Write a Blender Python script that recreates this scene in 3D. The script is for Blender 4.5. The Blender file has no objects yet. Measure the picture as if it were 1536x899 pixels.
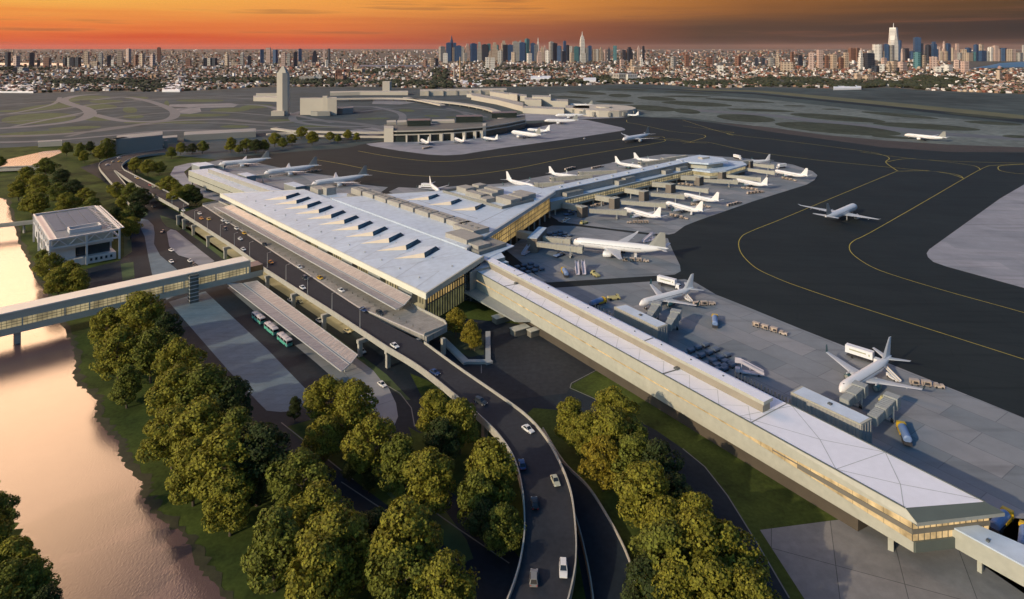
import bpy, math, random
from mathutils import Vector, Matrix
R = math.radians
rnd = random.Random(7)
scene = bpy.context.scene
col = scene.collection
H, F, CX, HY = 130.0, 963.0, 768.0, 72.0
UX, UY, VX, VY = 0.674, -0.739, 0.739, 0.674      # terminal axes: u along the hall, v away from the roadway


def g(x, y, z=0.0):
    """place surveyed from the photo: a point of known height z on the site plan"""
    k = (H - z) / (y - HY)
    return Vector(((x - CX) * k, F * k, z))


def AB(a, b, z=0.0):
    return Vector((a * UX + b * VX, a * UY + b * VY, z))


# ------------------------------------------------------------------ materials
MATS = {}


def M(name, rgb, rough=0.75, var=0.15, scale=0.15, metallic=0.0, bump=0.0, spec=0.5, emit=None, estr=0.0, scale2=None, rgb2=None):
    if name in MATS:
        return MATS[name]
    m = bpy.data.materials.new(name)
    m.use_nodes = True
    nt = m.node_tree
    b = nt.nodes['Principled BSDF']
    b.inputs['Roughness'].default_value = rough
    b.inputs['Metallic'].default_value = metallic
    b.inputs['Specular IOR Level'].default_value = spec
    c = (*rgb, 1)
    b.inputs['Base Color'].default_value = c
    if var > 0:
        tc = nt.nodes.new('ShaderNodeTexCoord')
        n = nt.nodes.new('ShaderNodeTexNoise')
        n.inputs['Scale'].default_value = scale
        n.inputs['Detail'].default_value = 6
        n.inputs['Roughness'].default_value = 0.65
        nt.links.new(tc.outputs['Object'], n.inputs['Vector'])
        r = nt.nodes.new('ShaderNodeValToRGB')
        lo = rgb2 if rgb2 else tuple(max(0, v * (1 - var)) for v in rgb)
        hi = tuple(min(1, v * (1 + var)) for v in rgb)
        r.color_ramp.elements[0].position = 0.3
        r.color_ramp.elements[1].position = 0.7
        r.color_ramp.elements[0].color = (*lo, 1)
        r.color_ramp.elements[1].color = (*hi, 1)
        nt.links.new(n.outputs['Fac'], r.inputs['Fac'])
        out = r.outputs['Color']
        if scale2:
            n2 = nt.nodes.new('ShaderNodeTexNoise')
            n2.inputs['Scale'].default_value = scale2
            n2.inputs['Detail'].default_value = 4
            nt.links.new(tc.outputs['Object'], n2.inputs['Vector'])
            mr = nt.nodes.new('ShaderNodeMapRange')
            mr.inputs[1].default_value = 0.25
            mr.inputs[2].default_value = 0.75
            v2 = min(0.26, var * 1.1)
            mr.inputs[3].default_value = 1 - v2
            mr.inputs[4].default_value = 1 + v2
            nt.links.new(n2.outputs['Fac'], mr.inputs[0])
            mx = nt.nodes.new('ShaderNodeMix')
            mx.data_type = 'RGBA'
            mx.blend_type = 'MULTIPLY'
            mx.inputs[0].default_value = 1.0
            nt.links.new(out, mx.inputs[6])
            nt.links.new(mr.outputs[0], mx.inputs[7])
            out = mx.outputs[2]
        nt.links.new(out, b.inputs['Base Color'])
        if bump:
            bp = nt.nodes.new('ShaderNodeBump')
            bp.inputs['Strength'].default_value = bump
            nt.links.new(n.outputs['Fac'], bp.inputs['Height'])
            nt.links.new(bp.outputs['Normal'], b.inputs['Normal'])
    if emit:
        b.inputs['Emission Color'].default_value = (*emit, 1)
        b.inputs['Emission Strength'].default_value = estr
    MATS[name] = m
    return m


def brickmat(name, c1, c2, mortar, bw, rh, ms, rot, rough=0.8, spec=0.4, offset=0.5, nscale=0.05):
    m = bpy.data.materials.new(name)
    m.use_nodes = True
    nt = m.node_tree
    b = nt.nodes['Principled BSDF']
    b.inputs['Roughness'].default_value = rough
    b.inputs['Specular IOR Level'].default_value = spec
    tc = nt.nodes.new('ShaderNodeTexCoord')
    mp = nt.nodes.new('ShaderNodeMapping')
    mp.inputs['Rotation'].default_value = (0, 0, rot)
    nt.links.new(tc.outputs['Object'], mp.inputs['Vector'])
    br = nt.nodes.new('ShaderNodeTexBrick')
    br.offset = offset
    br.inputs['Color1'].default_value = (*c1, 1)
    br.inputs['Color2'].default_value = (*c2, 1)
    br.inputs['Mortar'].default_value = (*mortar, 1)
    br.inputs['Scale'].default_value = 1.0
    br.inputs['Brick Width'].default_value = bw
    br.inputs['Row Height'].default_value = rh
    br.inputs['Mortar Size'].default_value = ms
    nt.links.new(mp.outputs['Vector'], br.inputs['Vector'])
    n = nt.nodes.new('ShaderNodeTexNoise')
    n.inputs['Scale'].default_value = nscale
    n.inputs['Detail'].default_value = 8
    n.inputs['Roughness'].default_value = 0.7
    nt.links.new(tc.outputs['Object'], n.inputs['Vector'])
    mr = nt.nodes.new('ShaderNodeMapRange')
    mr.inputs[1].default_value = 0.25
    mr.inputs[2].default_value = 0.75
    mr.inputs[3].default_value = 0.78
    mr.inputs[4].default_value = 1.2
    nt.links.new(n.outputs['Fac'], mr.inputs[0])
    mx = nt.nodes.new('ShaderNodeMix')
    mx.data_type = 'RGBA'
    mx.blend_type = 'MULTIPLY'
    mx.inputs[0].default_value = 1.0
    nt.links.new(br.outputs['Color'], mx.inputs[6])
    nt.links.new(mr.outputs[0], mx.inputs[7])
    # long faint streaks of rubber and drips along the lay of the slabs
    mp2 = nt.nodes.new('ShaderNodeMapping')
    mp2.inputs['Rotation'].default_value = (0, 0, rot)
    mp2.inputs['Scale'].default_value = (0.5 / bw, 2.2 / rh, 1)
    nt.links.new(tc.outputs['Object'], mp2.inputs['Vector'])
    n2 = nt.nodes.new('ShaderNodeTexNoise')
    n2.inputs['Scale'].default_value = 1.0
    n2.inputs['Detail'].default_value = 6
    nt.links.new(mp2.outputs['Vector'], n2.inputs['Vector'])
    m2 = nt.nodes.new('ShaderNodeMapRange')
    m2.inputs[1].default_value = 0.52
    m2.inputs[2].default_value = 0.72
    m2.inputs[3].default_value = 1.0
    m2.inputs[4].default_value = 0.74
    nt.links.new(n2.outputs['Fac'], m2.inputs[0])
    mx2 = nt.nodes.new('ShaderNodeMix')
    mx2.data_type = 'RGBA'
    mx2.blend_type = 'MULTIPLY'
    mx2.inputs[0].default_value = 1.0
    nt.links.new(mx.outputs[2], mx2.inputs[6])
    nt.links.new(m2.outputs[0], mx2.inputs[7])
    nt.links.new(mx2.outputs[2], b.inputs['Base Color'])
    MATS[name] = m
    return m


# ------------------------------------------------------------------ mesh builder
class MB:
    def __init__(s):
        s.v, s.f, s.m = [], [], []

    def face(s, pts, mi=0):
        i = len(s.v)
        s.v += [tuple(p) for p in pts]
        s.f.append(tuple(range(i, i + len(pts))))
        s.m.append(mi)

    def prism(s, poly, z0, z1, mi=0, top=None, bottom=True, side=None):
        """vertical prism on a plan outline; z1 may be a list of heights per corner"""
        n = len(poly)
        A = sum(poly[i][0] * poly[(i + 1) % n][1] - poly[(i + 1) % n][0] * poly[i][1] for i in range(n))
        zt = list(z1) if isinstance(z1, (list, tuple)) else [z1] * n
        zb = list(z0) if isinstance(z0, (list, tuple)) else [z0] * n
        P = [(p[0], p[1]) for p in poly]
        if A < 0:
            P.reverse(); zt.reverse(); zb.reverse()
        i = len(s.v)
        s.v += [(P[k][0], P[k][1], zb[k]) for k in range(n)] + [(P[k][0], P[k][1], zt[k]) for k in range(n)]
        for k in range(n):
            j = (k + 1) % n
            s.f.append((i + k, i + j, i + n + j, i + n + k)); s.m.append(mi if side is None else side)
        s.f.append(tuple(i + n + k for k in range(n))); s.m.append(mi if top is None else top)
        if bottom:
            s.f.append(tuple(i + n - 1 - k for k in range(n))); s.m.append(mi)

    def box(s, c, size, rz=0.0, mi=0, top=None, taper=1.0, rx=0.0):
        cx, cy, cz = c
        sx, sy, sz = size[0] / 2, size[1] / 2, size[2] / 2
        ca, sa = math.cos(rz), math.sin(rz)
        i = len(s.v)
        for dz in (-1, 1):
            t = taper if dz > 0 else 1.0
            for dx, dy in ((-1, -1), (1, -1), (1, 1), (-1, 1)):
                x, y, z = dx * sx * t, dy * sy * t, dz * sz
                if rx:
                    y, z = y * math.cos(rx) - z * math.sin(rx), y * math.sin(rx) + z * math.cos(rx)
                s.v.append((cx + x * ca - y * sa, cy + x * sa + y * ca, cz + z))
        for q, f in enumerate(((3, 2, 1, 0), (4, 5, 6, 7), (0, 1, 5, 4), (1, 2, 6, 5), (2, 3, 7, 6), (3, 0, 4, 7))):
            s.f.append(tuple(i + k for k in f)); s.m.append(top if (q == 1 and top is not None) else mi)

    def beam(s, p, q, w, h, mi=0):
        """box beam between two points, w wide, h deep (top at the points)"""
        p, q = Vector(p), Vector(q)
        d = q - p
        n = Vector((-d.y, d.x, 0))
        n = n.normalized() * (w / 2) if n.length > 1e-6 else Vector((w / 2, 0, 0))
        up = Vector((0, 0, h))
        if abs(d.x) + abs(d.y) < 1e-6:
            s.box((p.x, p.y, (p.z + q.z) / 2), (w, h, abs(d.z)), 0, mi); return
        i = len(s.v)
        s.v += [tuple(p - n - up), tuple(p + n - up), tuple(p + n), tuple(p - n), tuple(q - n - up), tuple(q + n - up), tuple(q + n), tuple(q - n)]
        for f in ((0, 1, 2, 3), (7, 6, 5, 4), (0, 4, 5, 1), (1, 5, 6, 2), (2, 6, 7, 3), (3, 7, 4, 0)):
            s.f.append(tuple(i + k for k in f)); s.m.append(mi)

    def loft(s, rings, mi=0, cap=True):
        n = len(rings[0])
        i = len(s.v)
        for r in rings:
            s.v += [tuple(p) for p in r]
        for k in range(len(rings) - 1):
            for j in range(n):
                a, b = i + k * n + j, i + k * n + (j + 1) % n
                s.f.append((a, b, b + n, a + n)); s.m.append(mi)
        if cap:
            s.f.append(tuple(i + n - 1 - j for j in range(n))); s.m.append(mi)
            s.f.append(tuple(i + (len(rings) - 1) * n + j for j in range(n))); s.m.append(mi)

    def tube(s, pts, rad, seg=8, mi=0):
        pts = [Vector(p) for p in pts]
        if not isinstance(rad, (list, tuple)):
            rad = [rad] * len(pts)
        rings = []
        for k, p in enumerate(pts):
            d = (pts[min(k + 1, len(pts) - 1)] - pts[max(k - 1, 0)]).normalized()
            a = Vector((0, 0, 1)) if abs(d.z) < 0.9 else Vector((1, 0, 0))
            x = d.cross(a).normalized(); y = d.cross(x).normalized()
            rings.append([p + (x * math.cos(t) + y * math.sin(t)) * rad[k] for t in [2 * math.pi * j / seg for j in range(seg)]])
        s.loft(rings, mi)

    def build(s, name, mats, parent=None, smooth=False, loc=None):
        me = bpy.data.meshes.new(name)
        me.from_pydata(s.v, [], s.f)
        for m in (mats if isinstance(mats, (list, tuple)) else [mats]):
            me.materials.append(m)
        me.polygons.foreach_set('material_index', s.m)
        if smooth:
            me.polygons.foreach_set('use_smooth', [True] * len(s.f))
        me.update()
        o = bpy.data.objects.new(name, me)
        col.objects.link(o)
        if parent is not None:
            o.parent = parent
        if loc is not None:
            o.location = loc
        return o

    def shift(s, p):
        s.v = [(x - p[0], y - p[1], z - p[2]) for x, y, z in s.v]
        return s


def tag(o, label=None, cat=None, group=None, kind=None):
    if label: o['label'] = label
    if cat: o['category'] = cat
    if group: o['group'] = group
    if kind: o['kind'] = kind
    return o


def empty(name, loc, label=None, cat=None, group=None, rz=0.0):
    o = bpy.data.objects.new(name, None)
    o.empty_display_size = 0.5
    col.objects.link(o)
    o.location = loc
    o.rotation_euler = (0, 0, rz)
    return tag(o, label, cat, group)


KIDS = {}


def kids(o):
    return list(o.children)


def copy_tree(o, parent=None):
    c = o.copy()
    col.objects.link(c)
    if parent is not None:
        c.parent = parent
    for ch in kids(o):
        copy_tree(ch, c)
    return c


def wpart(mb, name, mats, root, smooth=False):
    """a part modelled in site coordinates, parented to a thing's base"""
    return mb.shift(root.location).build(name, mats, root, smooth)


def spline(pts, n=6):
    P = [Vector(p) for p in pts]
    out = []
    for i in range(len(P) - 1):
        p0, p1, p2, p3 = P[max(i - 1, 0)], P[i], P[i + 1], P[min(i + 2, len(P) - 1)]
        for k in range(n):
            t = k / n
            out.append(0.5 * ((2 * p1) + (p2 - p0) * t + (2 * p0 - 5 * p1 + 4 * p2 - p3) * t * t + (3 * p1 - p0 - 3 * p2 + p3) * t ** 3))
    out.append(P[-1])
    return out


def offset_line(pts, d):
    out = []
    for k, p in enumerate(pts):
        t = pts[min(k + 1, len(pts) - 1)] - pts[max(k - 1, 0)]
        n = Vector((-t.y, t.x, 0)).normalized()
        out.append(Vector((p[0], p[1], p[2])) + n * d)
    return out


def sheet(name, pts, z, mat, label=None, cat=None, kind='structure', th=0.0):
    mb = MB()
    P = [(p[0], p[1], z) for p in pts]
    n = len(P)
    A = sum(P[i][0] * P[(i + 1) % n][1] - P[(i + 1) % n][0] * P[i][1] for i in range(n))
    if A < 0:
        P.reverse()
    mb.face(P)
    o = mb.build(name, mat)
    return tag(o, label, cat, None, kind)


def px(lst, z=0.0):
    return [g(x, y, z) for x, y in lst]


def ribbon(mb, pts, w, z, mi=0):
    L, Rr = offset_line(pts, w / 2), offset_line(pts, -w / 2)
    for k in range(len(pts) - 1):
        mb.face([(Rr[k].x, Rr[k].y, z), (Rr[k + 1].x, Rr[k + 1].y, z), (L[k + 1].x, L[k + 1].y, z), (L[k].x, L[k].y, z)], mi)


# ------------------------------------------------------------------ camera, render, light
cam = bpy.data.cameras.new('camera')
camo = bpy.data.objects.new('camera', cam)
col.objects.link(camo)
camo.location = (0, 0, H)
camo.rotation_euler = (R(90), 0, 0)
cam.sensor_width = 36.0
cam.lens = 36.0 * F / 1536.0
cam.shift_y = -(449.5 - HY) / 1536.0
cam.clip_start = 1.0
cam.clip_end = 250000.0
scene.camera = camo
scene.view_settings.view_transform = 'Standard'
scene.view_settings.look = 'None'
scene.view_settings.gamma = 1.0
scene.view_settings.exposure = 0.0
scene.view_settings.use_curve_mapping = False
scene.render.engine = 'CYCLES'
scene.cycles.max_bounces = 6
scene.cycles.diffuse_bounces = 3
scene.cycles.glossy_bounces = 3
scene.cycles.use_denoising = True

SUN_EL, SUN_AZ = 23.0, -130.0            # azimuth from +Y (view) towards +X
sd = Vector((math.sin(R(SUN_AZ)) * math.cos(R(SUN_EL)), math.cos(R(SUN_AZ)) * math.cos(R(SUN_EL)), math.sin(R(SUN_EL))))
sun = bpy.data.lights.new('sun', 'SUN')
sun.energy = 3.8
sun.angle = R(0.6)
sun.color = (1.0, 0.79, 0.54)
suno = bpy.data.objects.new('sun', sun)
col.objects.link(suno)
suno.location = sd * 400
suno.rotation_euler = (-sd).to_track_quat('-Z', 'Y').to_euler()

W = bpy.data.worlds.new('World')
scene.world = W
W.use_nodes = True
nt = W.node_tree
for n in list(nt.nodes):
    nt.nodes.remove(n)
N = nt.nodes.new
Lk = nt.links.new
outw = N('ShaderNodeOutputWorld')
bg = N('ShaderNodeBackground')
bg.inputs['Strength'].default_value = 0.10
sky = N('ShaderNodeTexSky')
sky.sky_type = 'NISHITA'
sky.sun_disc = False
sky.sun_elevation = R(SUN_EL)
sky.sun_rotation = R(SUN_AZ)
sky.air_density = 1.0
sky.dust_density = 2.0
sky.ozone_density = 1.5


def mathn(op, a, b=None, clamp=False):
    n = N('ShaderNodeMath'); n.operation = op; n.use_clamp = clamp
    for i, v in enumerate((a, b)):
        if v is None: continue
        if isinstance(v, (int, float)): n.inputs[i].default_value = v
        else: Lk(v, n.inputs[i])
    return n.outputs[0]


def mapr(v, a, b, c=0.0, d=1.0, smooth=True):
    n = N('ShaderNodeMapRange')
    if smooth: n.interpolation_type = 'SMOOTHSTEP'
    Lk(v, n.inputs[0])
    for i, q in enumerate((a, b, c, d)): n.inputs[i + 1].default_value = q
    return n.outputs[0]


def mixc(fac, a, b, mode='MIX'):
    n = N('ShaderNodeMix'); n.data_type = 'RGBA'; n.blend_type = mode
    if isinstance(fac, (int, float)): n.inputs[0].default_value = fac
    else: Lk(fac, n.inputs[0])
    for i, v in ((6, a), (7, b)):
        if isinstance(v, tuple): n.inputs[i].default_value = (*v, 1)
        else: Lk(v, n.inputs[i])
    return n.outputs[2]


def ramp(fac, stops):
    n = N('ShaderNodeValToRGB')
    e = n.color_ramp.elements
    while len(e) < len(stops): e.new(0.5)
    for q, (p, c) in zip(e, stops):
        q.position = p; q.color = (*c, 1)
    Lk(fac, n.inputs['Fac'])
    return n.outputs['Color']


def s2l(r, gg, b):
    return tuple(((c / 255 + 0.055) / 1.055) ** 2.4 if c > 10 else c / 255 / 12.92 for c in (r, gg, b))


tcw = N('ShaderNodeTexCoord')
sep = N('ShaderNodeSeparateXYZ')
Lk(tcw.outputs['Generated'], sep.inputs[0])
az = mathn('ARCTAN2', sep.outputs[0], sep.outputs[1])
elev = mathn('ARCSINE', sep.outputs[2])
azn = mapr(az, R(-42), R(42), 0, 1, False)
# the evening sky: three bands of colour by height above the horizon, each from the glowing west end to the dull east
SKYK = 10.0                                 # colours below are as seen; the background strength is 0.1
low = ramp(azn, [(0.0, s2l(216, 72, 36)), (0.3, s2l(205, 72, 38)), (0.5, s2l(128, 64, 50)), (0.7, s2l(66, 46, 40)), (1.0, s2l(30, 34, 38))])
mid = ramp(azn, [(0.0, s2l(236, 130, 62)), (0.3, s2l(222, 118, 62)), (0.5, s2l(164, 92, 62)), (0.7, s2l(90, 67, 54)), (1.0, s2l(46, 46, 48))])
top = ramp(azn, [(0.0, s2l(247, 182, 84)), (0.3, s2l(238, 158, 76)), (0.5, s2l(220, 140, 66)), (0.75, s2l(142, 92, 52)), (1.0, s2l(84, 65, 44))])
# long streaks of cloud
mpw = N('ShaderNodeMapping')
mpw.inputs['Scale'].default_value = (2.2, 2.2, 60.0)
mpw.inputs['Rotation'].default_value = (0.0, R(1.2), 0.0)
Lk(tcw.outputs['Generated'], mpw.inputs['Vector'])
cn = N('ShaderNodeTexNoise')
cn.inputs['Scale'].default_value = 1.6
cn.inputs['Detail'].default_value = 6
cn.inputs['Roughness'].default_value = 0.55
Lk(mpw.outputs['Vector'], cn.inputs['Vector'])
wob = mathn('MULTIPLY', mathn('SUBTRACT', cn.outputs['Fac'], 0.5), R(2.0))
el2 = mathn('ADD', elev, wob)
band = mixc(mapr(el2, R(0.0), R(1.9)), low, mid)
band = mixc(mapr(el2, R(1.5), R(3.9)), band, top)
streak = mapr(cn.outputs['Fac'], 0.56, 0.70, 0.0, 0.45)
band = mixc(streak, band, s2l(120, 78, 62))
band = mixc(1.0, band, (SKYK, SKYK, SKYK), 'MULTIPLY')
# overhead: the physical sky, with a broad sunset glow low in the west
upper = mixc(1.0, sky.outputs['Color'], (0.54, 1.0, 1.36), 'MULTIPLY')
gaz = mapr(mathn('ABSOLUTE', mathn('SUBTRACT', az, R(-48))), R(0), R(50), 1.0, 0.0)
gel = mapr(elev, R(14), R(58), 1.0, 0.0)
glow = mathn('MULTIPLY', gaz, gel)
upper = mixc(glow, upper, (18.0, 11.0, 9.2))
# bright glow added to the sky above the view, for the river to mirror
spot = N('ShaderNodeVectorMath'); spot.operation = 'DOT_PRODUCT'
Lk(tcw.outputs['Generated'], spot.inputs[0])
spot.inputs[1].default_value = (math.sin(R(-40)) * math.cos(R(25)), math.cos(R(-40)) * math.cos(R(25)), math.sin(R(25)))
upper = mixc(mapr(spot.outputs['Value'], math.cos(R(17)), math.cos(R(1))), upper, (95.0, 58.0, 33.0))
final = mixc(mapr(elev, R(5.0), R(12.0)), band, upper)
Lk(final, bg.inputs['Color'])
Lk(bg.outputs[0], outw.inputs[0])
# ------------------------------------------------------------------ shared materials
m_town = M('town_ground', (0.075, 0.062, 0.05), 0.95, 0.35, 0.012, scale2=0.06, rgb2=(0.035, 0.04, 0.022))
m_field = M('airfield_ground', (0.055, 0.075, 0.075), 0.9, 0.22, 0.006, scale2=0.04, spec=0.1)
m_landside = M('landside_ground', (0.052, 0.070, 0.082), 0.9, 0.3, 0.008, scale2=0.03, rgb2=(0.05, 0.065, 0.066), spec=0.1)
m_fieldgrass = M('field_grass', (0.052, 0.062, 0.048), 0.95, 0.35, 0.02, scale2=0.12, spec=0.05)
m_brightgrass = M('verge_grass', (0.045, 0.075, 0.022), 0.95, 0.3, 0.03, scale2=0.2)
m_lawn = M('lawn_grass', (0.052, 0.070, 0.014), 0.95, 0.5, 0.06, bump=0.3, scale2=0.9, rgb2=(0.022, 0.034, 0.009), spec=0.1)
m_asphalt = brickmat('taxiway_asphalt', (0.0175, 0.023, 0.0245), (0.0205, 0.0262, 0.0275), (0.0135, 0.018, 0.019), 60, 7.5, 0.12, R(24), rough=0.8, spec=0.12, nscale=0.02)
m_road = M('road_asphalt', (0.013, 0.021, 0.030), 0.8, 0.2, 0.05, scale2=0.6, spec=0.15)
m_deck = M('deck_asphalt', (0.030, 0.033, 0.040), 0.8, 0.15, 0.06, scale2=0.8, spec=0.15)
m_plaza = M('yard_asphalt', (0.024, 0.028, 0.033), 0.8, 0.25, 0.03, scale2=0.5, spec=0.15)
m_taxi = M('taxiway_concrete', (0.125, 0.148, 0.142), 0.9, 0.26, 0.01, scale2=0.08, spec=0.1)
m_brown = M('worn_turf', (0.030, 0.024, 0.022), 0.95, 0.3, 0.03, scale2=0.2)
m_strip = brickmat('paving_blue', (0.095, 0.15, 0.19), (0.115, 0.17, 0.205), (0.085, 0.125, 0.15), 8, 3.2, 0.06, R(-47), nscale=0.12)
m_apron = brickmat('apron_concrete', (0.155, 0.18, 0.20), (0.245, 0.25, 0.262), (0.13, 0.145, 0.16), 26, 11, 0.14, R(56), nscale=0.035)
m_apron2 = brickmat('apron_concrete_pale', (0.22, 0.23, 0.26), (0.27, 0.27, 0.30), (0.22, 0.23, 0.25), 26, 13, 0.1, R(12), nscale=0.05)
m_pave = brickmat('forecourt_pavers', (0.165, 0.165, 0.16), (0.205, 0.2, 0.195), (0.07, 0.07, 0.07), 15, 30, 0.10, R(22), nscale=0.3, offset=0.0)
m_conc = M('concrete', (0.36, 0.34, 0.29), 0.8, 0.12, 0.25, scale2=1.5)
m_kerb = M('kerb_concrete', (0.34, 0.34, 0.32), 0.8, 0.1, 0.5)
m_yellow = M('line_yellow', (0.36, 0.29, 0.03), 0.7, 0.2, 0.3)
m_white = M('line_white', (0.6, 0.6, 0.6), 0.7, 0.1, 0.5)

m_water = bpy.data.materials.new('river_water')
m_water.use_nodes = True
_nt = m_water.node_tree
_b = _nt.nodes['Principled BSDF']
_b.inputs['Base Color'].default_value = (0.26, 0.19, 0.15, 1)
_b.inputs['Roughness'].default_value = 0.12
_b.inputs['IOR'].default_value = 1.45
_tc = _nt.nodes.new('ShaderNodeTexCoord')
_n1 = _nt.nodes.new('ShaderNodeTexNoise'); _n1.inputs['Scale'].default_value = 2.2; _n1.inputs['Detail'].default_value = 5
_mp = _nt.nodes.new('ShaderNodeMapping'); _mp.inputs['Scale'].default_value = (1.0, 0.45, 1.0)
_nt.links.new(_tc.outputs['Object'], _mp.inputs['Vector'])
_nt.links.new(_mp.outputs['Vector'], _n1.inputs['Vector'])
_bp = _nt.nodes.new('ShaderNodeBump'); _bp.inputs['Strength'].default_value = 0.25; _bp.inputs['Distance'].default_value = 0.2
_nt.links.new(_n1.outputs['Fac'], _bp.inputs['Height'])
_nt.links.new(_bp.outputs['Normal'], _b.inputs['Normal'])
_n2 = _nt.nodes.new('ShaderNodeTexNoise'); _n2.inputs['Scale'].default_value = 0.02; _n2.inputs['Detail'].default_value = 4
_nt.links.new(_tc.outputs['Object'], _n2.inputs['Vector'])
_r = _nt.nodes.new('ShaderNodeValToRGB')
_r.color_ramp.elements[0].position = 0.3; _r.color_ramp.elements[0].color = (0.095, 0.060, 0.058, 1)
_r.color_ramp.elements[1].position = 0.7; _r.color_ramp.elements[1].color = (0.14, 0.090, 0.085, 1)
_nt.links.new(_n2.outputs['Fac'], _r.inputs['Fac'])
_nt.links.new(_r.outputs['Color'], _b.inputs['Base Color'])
m_bay = M('bay_water', (0.03, 0.09, 0.14), 0.35, 0.1, 0.002)

# ------------------------------------------------------------------ terrain sheets (structure)
sheet('ground', [(-60000, -3000), (60000, -3000), (60000, 70000), (-60000, 70000)], -0.35, m_town)

field_far = [(-700, 141), (-300, 140), (0, 140), (60, 140), (180, 137), (240, 139), (330, 135), (400, 131), (560, 131), (640, 134), (740, 131), (860, 130), (930, 127),
             (1000, 128), (1060, 134), (1150, 131), (1250, 134), (1340, 132), (1400, 137), (1536, 142), (1900, 146), (2300, 150)]
sheet('airfield', px(field_far) + [Vector((1700, -200, 0)), Vector((-700, -200, 0))], -0.20, m_field)

landside_px = [(-300, 141), (0, 141), (180, 138), (330, 136), (400, 132), (560, 132), (700, 139), (775, 165), (700, 186), (560, 210), (420, 226), (330, 236), (0, 250), (-300, 260)]
sheet('landside_ground', px(landside_px), -0.12, m_landside)

lawn_px = [(-700, 262), (-300, 232), (0, 222), (60, 219), (100, 214), (170, 222), (250, 232), (330, 240), (470, 300), (640, 440), (800, 470), (1100, 640), (1420, 800), (1420, 1010),
           (900, 1150), (-100, 1150), (-700, 900)]
sheet('lawn', px(lawn_px), -0.08, m_lawn)


def wiggle(pts, amp, n, seed):
    r = random.Random(seed)
    out = []
    for k in range(len(pts) - 1):
        a, b = pts[k], pts[k + 1]
        for j in range(n):
            t = j / n
            p = a.lerp(b, t)
            d = (b - a)
            nrm = Vector((-d.y, d.x, 0)).normalized()
            out.append(p + nrm * (r.uniform(-amp, amp) if j else r.uniform(-amp, amp) * 0.5))
    out.append(pts[-1])
    return out


bank_r = [(0, 297), (9, 300), (17, 325), (25, 353), (32, 375), (43, 393), (50, 413), (63, 433), (75, 450), (100, 503), (107, 513), (112, 530), (110, 557), (116, 577), (133, 590),
          (145, 603), (142, 623), (152, 638), (162, 650), (180, 663), (178, 680), (187, 697), (213, 723), (211, 737), (217, 753), (230, 770), (253, 787), (277, 807), (290, 833),
          (305, 863), (333, 893), (360, 930), (420, 1000), (480, 1150)]
bank_l = [(130, 1150), (100, 960), (83, 899), (67, 863), (43, 813), (33, 800), (20, 783), (10, 750), (0, 722), (-30, 690), (-90, 600), (-150, 520), (-260, 470), (-420, 430), (-480, 330), (-230, 292), (-60, 290)]
river = wiggle(px(bank_r), .8, 7, 3) + wiggle(px(bank_l), 1.3, 4, 5)
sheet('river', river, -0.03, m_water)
sheet('riverbank', wiggle(px(bank_r), .8, 7, 3) + [p + Vector((2.2, 1.2, 0)) for p in wiggle(px(bank_r), 1.4, 5, 9)][::-1], -0.02, M('bank_earth', (0.035, 0.034, 0.012), 0.95, 0.4, 0.3))
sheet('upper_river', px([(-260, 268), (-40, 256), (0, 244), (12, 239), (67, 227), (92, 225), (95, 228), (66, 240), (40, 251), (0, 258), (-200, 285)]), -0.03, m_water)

# distant bay water
sheet('bay', px([(1455, 103), (1480, 99), (1500, 95), (1536, 92.5), (1700, 91), (1900, 92), (1900, 103), (1700, 102), (1536, 101), (1500, 102)]), 0.6, m_bay)
sheet('far_river', px([(-200, 94.5), (70, 95), (150, 96.5), (150, 98), (70, 98.5), (-200, 98)]), 0.6, m_bay)
sheet('far_canal', px([(540, 98), (660, 98.5), (660, 100), (540, 100)]), 0.6, m_bay)
sheet('marsh_flats', px([(1180, 141), (1250, 135), (1340, 133.5), (1390, 138), (1536, 143), (1800, 150), (1800, 186), (1536, 170), (1330, 152)]), -0.1,
      M('marsh', (0.058, 0.074, 0.076), 0.95, 0.4, 0.004, scale2=0.02, spec=0.05))

# runway side: paler taxiway concrete, grass islands, olive and brown bands
sheet('taxiway', px([(820, 141), (900, 136), (1024, 141), (1140, 148), (1330, 169), (1536, 187), (1800, 212), (1800, 250), (1536, 222), (1424, 218), (1330, 212), (1237, 203), (1150, 191),
                     (1080, 183), (1024, 176), (955, 176), (900, 166), (870, 152)]), -0.1, m_taxi)
sheet('olive_verge', px([(1010, 134.5), (1130, 138), (1330, 158.5), (1536, 181), (1800, 205), (1800, 196), (1536, 173), (1330, 153), (1150, 136.5), (1060, 133.5)]), -0.09,
      M('olive_turf', (0.085, 0.088, 0.04), 0.95, 0.25, 0.02))
sheet('runway', px([(930, 131), (1130, 141.5), (1330, 162), (1536, 184.5), (1800, 212), (1800, 204), (1536, 179), (1330, 158.6), (1130, 139.6), (930, 130)]), -0.085, m_asphalt)
sheet('runway_link', px([(1024, 163), (1150, 171), (1236, 181), (1330, 190), (1420, 199), (1536, 206), (1700, 214), (1700, 220), (1536, 211), (1400, 203), (1320, 194.5), (1230, 185), (1150, 174), (1024, 166)]),
      -0.085, M('rubbered_concrete', (0.10, 0.105, 0.108), 0.7, 0.15, 0.02))
sheet('brown_verge', px([(1067, 183), (1150, 190.5), (1237, 202.5), (1330, 211), (1424, 217), (1536, 221), (1800, 240), (1800, 250), (1536, 228.5), (1424, 228), (1324, 221), (1237, 209), (1150, 197)]),
      -0.07, m_brown)


def island(cx, cy, rx, ry, tilt=0.0, n=28, p=2.6):
    out = []
    for k in range(n):
        t = 2 * math.pi * k / n
        ct, st = math.cos(t), math.sin(t)
        x = math.copysign(abs(ct) ** (2 / p), ct) * rx
        y = math.copysign(abs(st) ** (2 / p), st) * ry
        out.append(g(cx + x, cy + y + tilt * x))
    return out


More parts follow.
